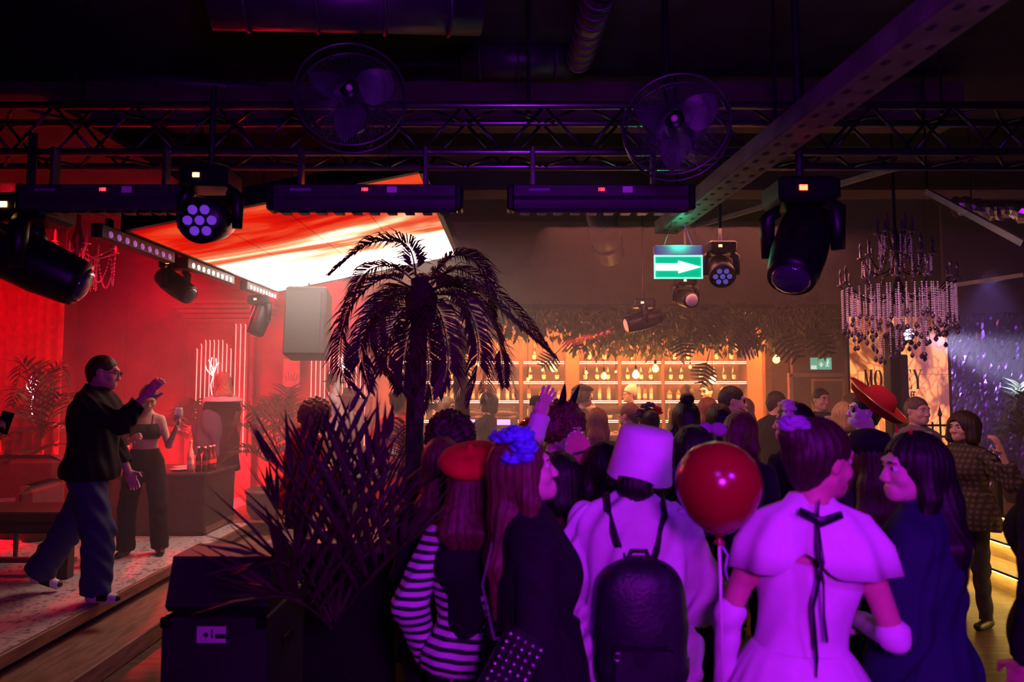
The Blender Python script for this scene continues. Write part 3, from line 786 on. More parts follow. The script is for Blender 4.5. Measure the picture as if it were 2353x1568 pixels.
# ------------------------------------------------------------------ back bar
GOLD = mat('warm_strip', (.9, .6, .4), .4, var=0, emit=(1, .66, .42), estr=6.0, noled=True)
SHW = mat('bar_shelf_wood', (.20, .09, .04), .5, var=.3, scale=6, stretch=(1, 6, 6))
SHY = 12.0
shz = [P(1177, y, SHY).z for y in (831, 877, 921)]+[P(1177, 966, SHY).z]
segs = [(-1.95, .12), (.20, .92), (1.18, 1.86), (1.92, 2.62), (2.68, 4.12)]
for si, z in enumerate(shz):
    nm = ('top', 'second', 'third', 'lowest')[si]
    for gi, (a, b) in enumerate(segs):
        t = thing('bar_shelf', '%s lit shelf of the back bar, %s bay from the left' % (nm, ('first', 'second', 'third', 'fourth', 'last')[gi]), 'shelf', ((a+b)/2, SHY+.18, z), 0, 'lit shelves of the back bar')
        MB().bbox((0, 0, -.02), (b-a, .36, .04), .004).build('shelf_board', SHW, t)
        MB().box((0, -.183, -.006), (b-a-.01, .006, .010)).build('light_strip', GOLD, t)
        MB().box((0, -.183, -.036), (b-a-.01, .006, .010)).build('light_strip', GOLD, t)
for i, x in enumerate((.16, 1.89, 2.65, 4.15, -1.98)):
    struct(MB().bbox((x, 12.2, 1.5), (.05, .4, 3.0), .004).build('trim_%d' % (20+i), SHW))
struct(MB().bbox((1.05, 12.0, 1.5), (.24, .3, 3.0), .015).build('wall_post', SHW), 'wooden post between the bar shelves')
struct(MB().bbox((4.35, 11.7, 1.5), (.44, .9, 3.0), .01).build('wall_pillar', mat('orange_plaster', (.48, .22, .09), .7, var=.15, scale=4)), 'plain orange pillar at the right end of the bar')
struct(MB().bbox((4.18, 11.2, 1.5), (.12, .14, 3.0), .01).build('trim_30', SHW))
# bottles
LBL = mat('bottle_label_cream', (.78, .66, .50), .6, var=.15, scale=60); LBLW = mat('bottle_label_white', (.8, .78, .72), .6, var=.1)
GRB = mat('champagne_glass', (.02, .035, .015), .08, var=.1, coat=.8); AMBG = mat('amber_spirit_glass', (.30, .09, .015), .08, var=.2, coat=.8)
CLR = mat('clear_spirit_glass', (.55, .42, .32), .08, var=.15, coat=.8); FOIL = mat('gold_foil', (.55, .36, .14), .3, .8, var=.2)
champ = [(.001, 0), (.042, .002), (.044, .02), (.044, .15), (.036, .19), (.017, .24), (.0135, .30), (.015, .305), (.015, .32), (.001, .322)]
spir = [[(.001, 0), (.036, .002), (.038, .02), (.038, .17), (.030, .195), (.014, .21), (.013, .265), (.016, .268), (.016, .285), (.001, .287)],
        [(.001, 0), (.046, .002), (.048, .02), (.048, .12), (.040, .15), (.016, .17), (.014, .21), (.018, .212), (.018, .235), (.001, .237)],
        [(.001, 0), (.032, .002), (.034, .02), (.034, .20), (.024, .235), (.014, .25), (.013, .30), (.015, .302), (.015, .32), (.001, .322)]]
def shield(r, z0, z1, w=.9, pointed=False):
    k = MB(); n = 8; vs_ = []
    for i in range(n+1):
        a = -math.pi/2-w+2*w*i/n; zz = z0+(.022*abs(2*i/n-1)**2 if pointed else 0)
        for (rr, z) in ((r+.0012, zz), (r+.0012, z1)): vs_.append((rr*math.cos(a), rr*math.sin(a), z))
        for (rr, z) in ((r-.002, zz), (r-.002, z1)): vs_.append((rr*math.cos(a), rr*math.sin(a), z))
    fs = []
    for i in range(n):
        a = i*4; b = a+4
        fs += [(a, b, b+1, a+1), (a+2, a+3, b+3, b+2), (a, a+2, b+2, b), (a+1, b+1, b+3, a+3)]
    return k.add(vs_, fs)
def bottle(kind, label, group, glass, lab):
    t = thing('champagne_bottle' if kind < 0 else 'spirit_bottle', label, 'bottle', (0, 0, 0), 0, group)
    pr = champ if kind < 0 else spir[kind]
    MB().lathe(pr, n=14).build('glass_body', glass, t, True)
    if kind < 0:
        shield(.044, .035, .115, .95, True).build('paper_label', lab, t); MB().lathe([(.0145, .245), (.0158, .30), (.016, .322), (.001, .3235)], n=12).build('foil_cap', FOIL, t, True)
    else:
        r = pr[2][0]; shield(r, .04, .12 if kind != 1 else .10, 1.05).build('paper_label', lab, t); MB().lathe([(pr[-2][0]+.001, pr[-3][1]-.004), (pr[-2][0]+.001, pr[-2][1]), (.001, pr[-2][1]+.002)], n=12).build('bottle_cap', FOIL, t, True)
    return t
cp = bottle(-1, 'champagne bottle with pale shield label on the second lit bar shelf', 'champagne bottles on the second bar shelf', GRB, LBL)
cp2 = bottle(-1, 'champagne bottle on the top bar shelf half hidden by greenery', 'champagne bottles on the top bar shelf', GRB, LBL)
sps = []
for k, (g, l, nm) in enumerate(((AMBG, LBL, 'amber'), (AMBG, LBLW, 'squat amber'), (CLR, LBLW, 'tall clear'))):
    sps.append(bottle(k, '%s spirit bottle on the third lit bar shelf' % nm, '%s spirit bottles on the third bar shelf' % nm, g, l))
lows = []
for k, (g, l, nm) in enumerate(((CLR, LBLW, 'clear'), (AMBG, LBL, 'squat amber'))):
    lows.append(bottle(k, '%s spirit bottle on the lowest bar shelf above the crowd' % nm, '%s spirit bottles on the lowest bar shelf' % nm, g, l))
rb = random.Random(3); used = set(); base_lab = {}
def putb(proto, x, z):
    bay_ = ('leftmost', 'second', 'third', 'fourth', 'rightmost')[[i for i, (a_, b_) in enumerate(segs) if a_ <= x <= b_][0]]
    o = proto if id(proto) not in used else dup(proto)
    if id(proto) not in used: base_lab[id(proto)] = (proto['label'], proto['group'])
    o['label'] = base_lab[id(proto)][0]+', '+bay_+' bay'; o['group'] = base_lab[id(proto)][1]+', '+bay_+' bay'
    used.add(id(proto)); o.location = (x, SHY+.10+rb.uniform(-.02, .03), z+.0025); o.rotation_euler = (0, 0, rb.uniform(-.3, .3))
for (a, b) in segs:
    x = a+.12
    while x < b-.08: putb(cp, x, shz[1]); x += rb.choice((.17, .2, .24, .34))
    x = a+.2
    while x < b-.1: putb(cp2, x, shz[0]); x += rb.choice((.25, .33, .5))
    x = a+.10
    while x < b-.06: putb(rb.choice(sps), x, shz[2]); x += rb.choice((.11, .12, .16, .22))
    x = a+.10
    while x < b-.06: putb(rb.choice(lows), x, shz[3]); x += rb.choice((.14, .18, .3))
# counter
t = thing('bar_counter', 'long wooden bar counter in front of the lit shelves', 'counter', (1.1, 10.7, 0))
MB().bbox((0, 0, .52), (5.8, .5, 1.04), .01).build('counter_front', SHW, t); MB().bbox((0, -.02, 1.07), (6.0, .66, .06), .012).build('worktop', mat('bar_top', (.10, .06, .04), .2, var=.3), t)
for i in range(9): MB().bbox((-2.6+i*.65, -.258, .52), (.5, .02, .85), .006).build('front_panel', FASC, t)
t = thing('back_counter', 'low wooden counter under the lit bar shelves', 'counter', (1.1, 11.62, 0)); MB().bbox((0, 0, .5), (5.9, .36, 1.0), .01).build('cabinet', SHW, t); MB().bbox((0, 0, 1.025), (6.0, .38, .05), .008).build('worktop', MATS['bar_top'], t)
# domed bar coolers
VGL = mat('violet_cooler_light', (.4, .3, .7), .4, var=0, emit=(.5, .22, 1.0), estr=2.6, noled=True)
for i, (px, la) in enumerate(((1075, 'domed bar cooler with violet window left of the second palm'), (1155, 'domed bar cooler with violet window on the bar counter'))):
    t = thing('bar_cooler', la, 'cooler', (P(px, 945, 11.62).x, 11.62, 1.17), 0)
    MB().bbox((0, 0, .06), (.52, .36, .22), .03).build('cooler_body', BLKM, t); 
    MB().lathe([(.27, 0), (.26, .05), (.20, .10), (.08, .13), (.001, .135)], (0, 0, .16), 20, Matrix.Diagonal((1, .68, 1))).build('dome_lid', BLKM, t, True)
    MB().box((0.02, -.185, .06), (.22, .01, .09)).build('window', VGL, t)
    for k in (-.12, .12): MB().box((k, 0, -.06), (.06, .2, .12)).build('foot', BLKM, t)

# ------------------------------------------------------------------ hanging greenery and bulbs over the bar
LEAFA = mat('dark_leaf', (.035, .06, .022), .38, var=.4, scale=8); LEAFB = mat('olive_leaf', (.10, .10, .03), .45, var=.4, scale=8); GLOSS = mat('glossy_monstera', (.04, .055, .04), .12, var=.3, coat=.8)
def leaf_cloud(n, box, size, rng, hang=.5):
    k = MB(); (x0, x1), (y0, y1), (z0, z1) = box
    for i in range(n):
        c = Vector((rng.uniform(x0, x1), rng.uniform(y0, y1), rng.triangular(z0, z1, z1-.2*(z1-z0))))
        d = Vector((rng.gauss(0, .5), rng.gauss(-.1, .5), -hang+rng.gauss(0, .5))).normalized(); sdv = d.orthogonal().normalized()
        sdv = Matrix.Rotation(rng.uniform(0, 6.28), 3, d) @ sdv; nn = d.cross(sdv)
        l = size*rng.uniform(.6, 1.5); w_ = l*.22
        k.add([c, c+d*l*.4+sdv*w_, c+d*l*.45+nn*l*.06, c+d*l*.4-sdv*w_, c+d*l-nn*l*.1], [(0, 1, 2), (0, 2, 3), (1, 4, 2), (2, 4, 3)])
    return k
rg = random.Random(11)
gr = thing('hanging_greenery', 'long canopy of artificial greenery hanging over the bar', 'plant', (0, 0, 0))
MB().box((1.45, 9.55, 2.92), (6.9, .7, .05)).build('support_tray', BLK, gr)
for k, (a, b, zlo, n, mm) in enumerate(((-.6, .9, 2.45, 900, LEAFB), (.8, 2.6, 2.25, 1900, LEAFB), (1.2, 3.2, 2.35, 1500, LEAFA), (2.4, 4.9, 2.30, 2200, LEAFA), (3.6, 4.9, 2.5, 800, LEAFB))):
    o = leaf_cloud(n, ((a, b), (9.2, 9.85), (zlo, 3.0)), .11, rg, .9).build('foliage', mm, gr); o['kind'] = 'stuff'
def monstera(c, d, s_, parent, m):
    """one split leaf: lobed blade with its own thickness"""
    d = Vector(d).normalized(); sdv = d.cross(Vector((0, -1, .2))).normalized(); nn = sdv.cross(d); k = MB(); c = Vector(c)
    for sg in (1, -1):
        for i in range(6):
            u = .08+.15*i; w_ = s_*.55*math.sin(math.pi*min(.95, .22+.72*u)); 
            a = c+d*s_*u; b = c+d*s_*(u+.115); tip = c+d*s_*(u+.16)+sdv*sg*w_-nn*s_*.10
            tip2 = c+d*s_*(u+.20)+sdv*sg*w_*.9-nn*s_*.10; mid = nn*s_*.04
            vs_ = [a, b, tip2+Vector((0, 0, 0)), tip]; vs_ = [q+(mid if j > 1 else Vector()) for j, q in enumerate(vs_)]
            k.add([q for q in vs_]+[q-nn*.003 for q in vs_], [(0, 1, 2, 3), (7, 6, 5, 4), (0, 3, 7, 4), (3, 2, 6, 7), (2, 1, 5, 6)])
    k.tube([c-d*s_*.5+nn*s_*.1, c, c+d*s_], [.006, .006, .002], 5)
    return k.build('monstera_leaf', m, parent)
for (px, py, Y, dx, dz, s_) in ((1655, 740, 8.9, -.5, -.6, .42), (1690, 770, 8.9, .6, -.5, .36), (1740, 800, 8.9, -.8, -.4, .36), (1625, 850, 8.9, -.3, -.9, .34), (1790, 790, 8.9, .5, -.8, .4), (1280, 830, 9.0, -.6, -.6, .3), (1300, 790, 9.0, .5, -.7, .28), (1870, 770, 8.8, .3, -.9, .42), (1560, 790, 8.9, .2, -.9, .32), (1690, 815, 8.9, .8, -.2, .3), (1765, 745, 8.9, .9, -.1, .3)):
    monstera(P(px, py-20, Y), (dx, -.3, dz), s_, gr, GLOSS)
BULB = mat('bulb_glass', (.95, .7, .4), .08, var=0, alpha=.42, emit=(1, .42, .13), estr=1.3, noled=True); FIL = mat('filament', (1, .6, .2), .4, var=0, emit=(1, .50, .16), estr=60, noled=True); FILB = mat('filament_bright', (1, .6, .2), .4, var=0, emit=(1, .56, .22), estr=160, noled=True)
bspots = [(1271, 847, 9.3, .05, 0), (1347, 857, 9.7, .028, 0), (1388, 865, 9.2, .045, 0), (1461, 862, 9.1, .05, 1), (1506, 848, 9.2, .05, 0), (1586, 844, 9.6, .028, 0), (1637, 874, 9.1, .045, 1), (1784, 827, 9.0, .05, 0), (1213, 873, 9.7, .028, 0), (1246, 851, 9.9, .02, 0), (1098, 838, 9.6, .03, 0), (897, 837, 9.4, .04, 0), (925, 856, 9.5, .035, 0), (1415, 855, 9.8, .02, 0)]
blab = ('large round pendant bulb left of the wooden post', 'small pendant bulb just right of the wooden post', 'round pendant bulb with hazy glow left of the brightest bulb', 'brightest pendant bulb in the middle of the bar', 'round pendant bulb right of the brightest bulb', 'small pendant bulb in front of the champagne row', 'bright pendant bulb under a monstera leaf', 'pendant bulb in front of the orange pillar', 'small pendant bulb low on the left bar shelves', 'tiny pendant bulb beside the large round one', 'small pendant bulb behind the second palm', 'pendant bulb left of the palm trunk', 'lower pendant bulb left of the palm trunk', 'tiny pendant bulb left of the brightest bulb')
for (px, py, Y, r, br), la in zip(bspots, blab):
    c = P(px, py, Y); t = thing('pendant_bulb', la, 'lamp', c, 0, 'pendant bulbs over the bar')
    MB().lathe([(.001, -r*1.0), (r*.55, -r*.84), (r*.92, -r*.4), (r, 0), (r*.86, r*.5), (r*.5, r*.95), (r*.34, r*1.3), (r*.32, r*1.6)], n=16).build('glass_bulb', BULB, t, True)
    MB().tube([(0, 0, -.35*r), (.05*r, 0, .1*r), (-.03*r, 0, .5*r)], r*(.16 if not br else .3), 6).build('filament', FILB if br else FIL, t, True)
    if br or r > .04:
        l_ = point('bulb_light', c, (1.0, .42, .12), 34 if br else 7, r); l_.parent = t; l_.location = (0, 0, 0)
    MB().lathe([(r*.34, r*1.3), (r*.40, r*1.5), (r*.40, r*2.3), (r*.15, r*2.5)], n=12).build('socket', BLKM, t, True)
    MB().tube([(0, 0, r*2.4), (0, 0, max(.2, 2.95-c.z))], .004, 5).build('cord', BLK, t)

# ------------------------------------------------------------------ right side: door, backlit onyx panel, foil wall, steps
PURW = mat('dark_violet_wall', (.12, .07, .10), .7, var=.25, scale=3)
wall('wall_far_right', (5.3, 11.0, 2.15), (1.6, .1, 4.5), PURW)
xa, xb = P(1820, 880, 10.8).x, P(1945, 880, 10.8).x; zt = P(1880, 862, 10.8).z
struct(MB().box(((xa+xb)/2, 10.92, zt/2), (xb-xa, .06, zt)).build('door_1', mat('door_opening', (.10, .07, .085), .5, var=.3)), 'open doorway at the far right')
dr = bpy.data.objects['door_1']
fr = MB()
for (cx_, cz, a, b) in ((xa, zt/2, .06, zt), (xb, zt/2, .06, zt), ((xa+xb)/2, zt, xb-xa+.06, .06)): fr.box((cx_, 10.87, cz), (a, .08, b))
fr.build('door_frame', mat('door_frame_mauve', (.30, .20, .24), .5, var=.1), dr)
fr = MB(); x2 = P(1870, 880, 10.8).x
for (cx_, cz, a, b) in ((x2, zt/2-.03, .03, zt-.06), (x2+.25, zt-.08, .5, .03)): fr.box((cx_, 10.85, cz), (a, .03, b))
fr.build('inner_frame', mat('inner_frame_gold', (.5, .36, .16), .5, var=.1), dr)

def onyx_mat():
    m = bpy.data.materials.new('backlit_onyx'); m.use_nodes = True; nt = m.node_tree; L = nt.links.new
    b = nt.nodes['Principled BSDF']; tc = nd(nt, 'ShaderNodeTexCoord')
    mp = nd(nt, 'ShaderNodeMapping'); mp.inputs['Scale'].default_value = (1, 1, .62); L(tc.outputs['Object'], mp.inputs['Vector'])
    nz = nd(nt, 'ShaderNodeTexNoise'); nz.inputs['Scale'].default_value = 2.2; nz.inputs['Detail'].default_value = 5; L(mp.outputs['Vector'], nz.inputs['Vector'])
    mixv = nd(nt, 'ShaderNodeMixRGB'); mixv.inputs['Fac'].default_value = .38; L(mp.outputs['Vector'], mixv.inputs['Color1']); L(nz.outputs['Color'], mixv.inputs['Color2'])
    v = nd(nt, 'ShaderNodeTexVoronoi', feature='DISTANCE_TO_EDGE'); v.inputs['Scale'].default_value = 13; L(mixv.outputs[0], v.inputs['Vector'])
    r = nd(nt, 'ShaderNodeValToRGB'); cr = r.color_ramp; cr.elements[0].position = 0; cr.elements[0].color = (.62, .10, .02, 1); cr.elements[1].position = .13; cr.elements[1].color = (1, .36, .09, 1)
    L(v.outputs['Distance'], r.inputs['Fac'])
    n2 = nd(nt, 'ShaderNodeTexNoise'); n2.inputs['Scale'].default_value = 1.6; n2.inputs['Detail'].default_value = 6; n2.inputs['Distortion'].default_value = 1.2; L(mp.outputs['Vector'], n2.inputs['Vector'])
    r2 = nd(nt, 'ShaderNodeValToRGB'); r2.color_ramp.elements[0].position = .40; r2.color_ramp.elements[0].color = (.20, .12, .10, 1); r2.color_ramp.elements[1].position = .50; r2.color_ramp.elements[1].color = (1, 1, 1, 1)
    L(n2.outputs['Fac'], r2.inputs['Fac'])
    mu = nd(nt, 'ShaderNodeMixRGB', blend_type='MULTIPLY'); mu.inputs['Fac'].default_value = 1; L(r.outputs['Color'], mu.inputs['Color1']); L(r2.outputs['Color'], mu.inputs['Color2'])
    L(mu.outputs[0], b.inputs['Emission Color']); b.inputs['Emission Strength'].default_value = 1.5
    b.inputs['Base Color'].default_value = (.45, .30, .18, 1); b.inputs['Roughness'].default_value = .25
    return m
x0, x1 = P(1950, 850, 8.6).x, P(2176, 850, 8.6).x; zt = P(2060, 728, 8.6).z; zb = .52
t = thing('backlit_panel', 'glowing orange onyx wall panel with the word MONKEY', 'sign', ((x0+x1)/2, 8.6, (zt+zb)/2))
ONY = onyx_mat(); pw, ph = x1-x0, zt-zb
for i in range(2):
    for j in range(3):
        MB().box((-pw/4+i*pw/2, 0, -ph/3+j*ph/3), (pw/2-.004, .05, ph/3-.004)).build('stone_slab', ONY, t)
fm = MB()
for (cx_, cz, a, b) in ((-pw/2-.015, 0, .03, ph+.06), (pw/2+.015, 0, .03, ph+.06), (0, ph/2+.015, pw, .03), (0, -ph/2-.015, pw, .03)): fm.box((cx_, 0, cz), (a, .07, b))
fm.build('panel_frame', BLKM, t)
zl = P(2060, 872, 8.55).z-(zt+zb)/2
INK = mat('black_letter_paint', (.01, .008, .008), .5, var=0)
xM0 = P(1986, 872, 8.55).x-(x0+x1)/2; xM1 = P(2122, 872, 8.55).x-(x0+x1)/2
def serif(word, x0, x1, h):
    """high-contrast serif capitals built from stems, hairlines and serifs"""
    k = MB(); n = len(word); w_ = (x1-x0)/n
    for i, ch in enumerate(word):
        a = x0+i*w_+w_*.07; b = x0+(i+1)*w_-w_*.07; st_ = w_*.22; hl = w_*.055; m_ = (a+b)/2
        B_ = lambda xa, xb, za, zb: k.box(((xa+xb)/2, 0, (za+zb)/2), (abs(xb-xa), .008, abs(zb-za)))
        D_ = lambda xa, za, xb, zb, t_: k.prism([(xa-t_/2, za), (xa+t_/2, za), (xb+t_/2, zb), (xb-t_/2, zb)], .008, None, (0, -.004, 0))
        S_ = lambda x, z, ww: B_(x-ww/2, x+ww/2, z-.004, z+.004)
        z0, z1 = -h/2, h/2
        if ch == 'M':
            B_(a+.1*w_-hl/2, a+.1*w_+hl/2, z0, z1); B_(b-st_-.02*w_, b-.02*w_, z0, z1); D_(a+.14*w_, z1, m_, z0, st_*.9); D_(m_, z0, b-st_*.7, z1, hl)
            for x in (a+.1*w_, b-st_/2): S_(x, z0, w_*.3); S_(x, z1, w_*.3)
        elif ch == 'O':
            pts_o = [((b-a)/2*math.cos(t_*math.pi/16)+m_, h/2*math.sin(t_*math.pi/16)) for t_ in range(32)]
            pts_i = [(((b-a)/2-st_)*math.cos(t_*math.pi/16)+m_, (h/2-hl)*math.sin(t_*math.pi/16)) for t_ in range(32)]
            for t_ in range(32):
                u_ = (t_+1) % 32; k.prism([pts_o[t_], pts_o[u_], pts_i[u_], pts_i[t_]], .008, None, (0, -.004, 0))
        elif ch == 'N':
            B_(a+.08*w_-hl/2, a+.08*w_+hl/2, z0, z1); B_(b-.08*w_-hl/2, b-.08*w_+hl/2, z0, z1); D_(a+.15*w_, z1, b-.15*w_, z0, st_)
            for x, z in ((a+.08*w_, z0), (a+.08*w_, z1), (b-.08*w_, z1)): S_(x, z, w_*.26)
        elif ch == 'K':
            B_(a+.08*w_, a+.08*w_+st_, z0, z1); D_(b-.1*w_, z1, a+.2*w_, z0+h*.42, hl); D_(a+.35*w_, z0+h*.56, b-.12*w_, z0, st_)
            for x, z in ((a+.19*w_, z0), (a+.19*w_, z1), (b-.1*w_, z1), (b-.12*w_, z0)): S_(x, z, w_*.3)
        elif ch == 'E':
            B_(a+.08*w_, a+.08*w_+st_, z0, z1)
            for z, xe in ((z0, b-.04*w_), (0, b-.22*w_), (z1, b-.08*w_)): B_(a, xe, z-.004, z+.004)
            for z, s2, xe in ((z0, 1, b-.04*w_), (z1, -1, b-.08*w_)): k.prism([(xe, z), (xe, z+s2*h*.22), (xe-w_*.12, z)], .008, None, (0, -.004, 0))
            B_(b-.26*w_, b-.22*w_, -h*.1, h*.1)
        else:
            D_(a+.12*w_, z1, m_, 0, st_); D_(b-.08*w_, z1, m_+.03*w_, 0, hl); B_(m_-st_/2, m_+st_/2, z0, .02)
            for x, z in ((a+.12*w_, z1), (b-.08*w_, z1), (m_, z0)): S_(x, z, w_*.34)
    return k
serif('MONKEY', xM0, xM1, .235).build('lettering', INK, t, False, (0, -.03, zl))
me = text_mesh('off', .16, .003, sx=.75); link('lettering', me, INK, t, (P(2093, 909, 8.55).x-(x0+x1)/2, -.03, P(2090, 911, 8.55).z-(zt+zb)/2), (math.pi/2, 0, 0))
# black speaker tower in front of the panel
q = P(2057, 760, 7.9)
t = thing('speaker_tower', 'slim black column loudspeaker standing in front of the glowing panel', 'speaker', (q.x, 7.9, 0))
MB().bbox((-.06, 0, 1.2), (.11, .16, 2.4), .01).build('column_box', BLKM, t); MB().bbox((.06, .02, 1.1), (.10, .14, 2.2), .01).build('column_box', mat('tower_violet', (.10, .09, .14), .4, .4, var=.2), t)
MB().lathe([(.22, 0), (.22, .02), (.05, .04)], n=20).build('base_plate', BLKM, t)
wl = mat('white_spot_lens', (.8, .8, .9), .2, var=0, emit=(.86, .84, 1.0), estr=14, noled=True)
t = thing('spot_lamp', 'bright white cluster spotlight on top of the black column loudspeaker', 'stage light', P(2078, 768, 7.75))
hM = Vector((.35, -.9, -.1)).to_track_quat('Z', 'Y').to_matrix()
MB().lathe([(.06, -.16), (.10, -.12), (.105, .04), (.10, .05)], (0, 0, 0), 20, hM).build('lamp_housing', BLKM, t, True)
for (a, b) in [(0, 0)]+[(.055*math.cos(i*1.0472), .055*math.sin(i*1.0472)) for i in range(6)]:
    MB().ball(hM @ Vector((a, b, .052)), (.02, .02, .02), 10, 6).build('led_lens', wl, t, True)
MB().tube([(0, .1, .0), (0, .12, -.25), (-.1, .15, -.30)], .02, 8).build('bracket', BLKM, t, True)
# foil wall
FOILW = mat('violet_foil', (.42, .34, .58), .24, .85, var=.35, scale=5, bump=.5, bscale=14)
def foil(xa, xb, za, zb, y, seed):
    q = random.Random(seed+40); nx_ = 16; nz_ = 52; vs_ = []; k = MB()
    for j in range(nz_+1):
        for i in range(nx_+1):
            e_ = 0 if i in (0, nx_) or j in (0, nz_) else 1
            vs_.append((xa+(xb-xa)*i/nx_+e_*q.uniform(-.010, .010), y-e_*q.uniform(0, .022), za+(zb-za)*j/nz_+e_*q.uniform(-.014, .014)))
    fs = [(j*(nx_+1)+i, j*(nx_+1)+i+1, (j+1)*(nx_+1)+i+1, (j+1)*(nx_+1)+i) for j in range(nz_) for i in range(nx_)]
    k.add(vs_, fs); k.box(((xa+xb)/2, y+.02, (za+zb)/2), (xb-xa, .03, zb-za)); return k
x0 = P(2184, 800, 8.9).x; x1 = 7.5
for i in range(4):
    xx0 = x0+(x1-x0)*i/4; struct(foil(xx0+.003, xx0+(x1-x0)/4-.003, .51, 2.8, 8.95, i).build('wall_foil_panel', FOILW), 'crinkled violet foil wall panel')
struct(MB().box(((x0+x1)/2, 9.0, 3.5), (x1-x0, .05, 1.5)).build('wall_above_foil', PURW))
# iron railing
t = thing('iron_railing', 'black wrought iron railing with spear tips before the glowing panel', 'railing', (P(2145, 980, 8.0).x, 8.0, 0))
for i in range(8): 
    x = -.28+i*.09; zz = P(0, 955, 8).z if i % 3 == 1 else 1.42
    MB().tube([(x, 0, .0), (x, 0, zz)], .012, 6).build('bar', BLKM, t); 
    if i % 3 == 1: MB().lathe([(.012, 0), (.03, .03), (.001, .13)], (x, 0, zz-.02), 4).build('spear_tip', BLKM, t)
for z in (.3, 1.25, 1.38): MB().box((.03, 0, z), (.72, .02, .025)).build('rail', BLKM, t)
# steps with hidden light strips
YEL = mat('yellow_step_strip', (.9, .7, .2), .4, var=0, emit=(1, .60, .12), estr=42.0)
STW = mat('step_board_oak', (.36, .24, .12), .5, var=.3, scale=5, stretch=(5, 1, 5))
for i in range(3):
    X0 = 4.42+.30*i; zz = .17*(i+1)
    s_ = struct(MB().box((X0+1.57, 5.9, zz/2+.085*i-.0), (3.1, 5.4, zz-.17*i)).build('step_%s' % ('lower', 'middle', 'upper')[i], STW), 'oak step with a glowing strip under its edge')
    s_.data.materials.clear(); s_.data.materials.append(STW)
    MB().box((X0-.012, 5.9, zz+.008-.0), (.09, 5.4, .022)).build('nosing', BLKM, s_)
    MB().box((X0-.03, 5.9, zz-.010), (.022, 5.4, .010)).build('light_strip', YEL, s_)
# low table with papers on the platform
t = thing('low_table', 'dark low table on the lit platform at the right', 'table', (5.35, 6.7, .51))
MB().bbox((0, 0, .36), (.7, 1.2, .05), .01).build('table_top', BLKM, t)
for a in (-.28, .28):
    for b in (-.5, .5): MB().box((a, b, .17), (.05, .05, .34)).build('leg', BLKM, t)
pp = thing('paper_sheet', 'white paper lying on the low table at the right', 'paper', (5.2, 6.55, .897))
MB().box((0, 0, .001), (.21, .30, .002), Euler((0, 0, .4))).build('sheet', PURL, pp)
MB().box((.03, .02, .004), (.21, .30, .002), Euler((0, 0, .1))).build('sheet', PURL, pp)

# ------------------------------------------------------------------ chandeliers
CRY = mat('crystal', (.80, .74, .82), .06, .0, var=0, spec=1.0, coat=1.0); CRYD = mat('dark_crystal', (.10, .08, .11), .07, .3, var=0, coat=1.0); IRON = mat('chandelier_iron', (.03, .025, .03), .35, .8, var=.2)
bead = None
def strand(parent, a, n, r, m, drop=True):
    k = MB(); a = Vector(a)
    for i in range(n):
        c = a-Vector((0, 0, r*2.1*i)); k.add([c+Vector((0, 0, r)), c+Vector((r, 0, 0)), c+Vector((0, r, 0)), c-Vector((r, 0, 0)), c-Vector((0, r, 0)), c-Vector((0, 0, r))], [(0,1,2),(0,2,3),(0,3,4),(0,4,1),(5,2,1),(5,3,2),(5,4,3),(5,1,4)])
    o = k.build('bead_strand', m, parent)
    if drop:
        c = a-Vector((0, 0, r*2.1*n)); MB().lathe([(.001, -.045), (.013, -.034), (.018, -.02), (.010, -.004), (.002, .006)], c, 8).build('crystal_drop', CRYD, o, True)
def chandelier(label, c, R, H, m, seed, drop=.27, light=None):
    rr = random.Random(seed); c = Vector(c)
    t = thing('chandelier', label, 'chandelier', c)
    MB().lathe([(.001, -.05), (.05, -.02), (.03, .04), (.06, .10), (.025, .18), (.05, .30), (.02, .40), (.035, .52), (.012, .6), (.012, max(.7, 4.3-c.z))], n=14).build('stem', IRON, t, True)
    for ring, (rad, z, na) in enumerate(((R, .0, 12), (R*.62, .22, 8), (R*.3, .42, 6))):
        for i in range(na):
            a = 2*math.pi*(i+.3*ring)/na; ca, sa = math.cos(a), math.sin(a); pts = []
            for j in range(9):
                u = j/8; pts.append((ca*rad*u, sa*rad*u, z+.10-.12*math.sin(math.pi*u)+.04*u))
            arm = MB().tube(pts, .007, 6).build('arm', IRON, t, True)
            ex = Vector((ca*rad, sa*rad, z+.14))
            MB().lathe([(.006, -.005), (.032, .0), (.034, .012), (.010, .014), (.010, .07), (.006, .075), (.014, .10), (.001, .15)], ex, 10).build('candle_lamp', CRYD, arm, True)
    for ring, (rad, z, nb, L_) in enumerate(((R*.98, .09, 58, drop), (R*.78, .05, 44, drop*1.2), (R*.45, .03, 26, drop*1.5), (R*.60, .33, 22, drop*.4), (R*.28, .52, 14, drop*.5))):
        for i in range(nb):
            a = 2*math.pi*i/nb+rr.uniform(-.08, .08); strand(t, (math.cos(a)*rad, math.sin(a)*rad, z), max(4, int(L_*rr.uniform(.7, 1.2)/.0185)), .0088, m)
    return t
chandelier('large dark chandelier with long crystal strands in front of the glowing panel', P(2062, 690, 5.6), .42, .9, CRY, 2, .30)
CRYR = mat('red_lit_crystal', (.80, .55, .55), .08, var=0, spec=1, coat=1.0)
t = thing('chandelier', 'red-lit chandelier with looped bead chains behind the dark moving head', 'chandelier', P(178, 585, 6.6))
MB().lathe([(.001, -.08), (.05, -.04), (.03, .05), (.06, .12), (.02, .3), (.012, 1.5)], n=12).build('stem', IRON, t, True)
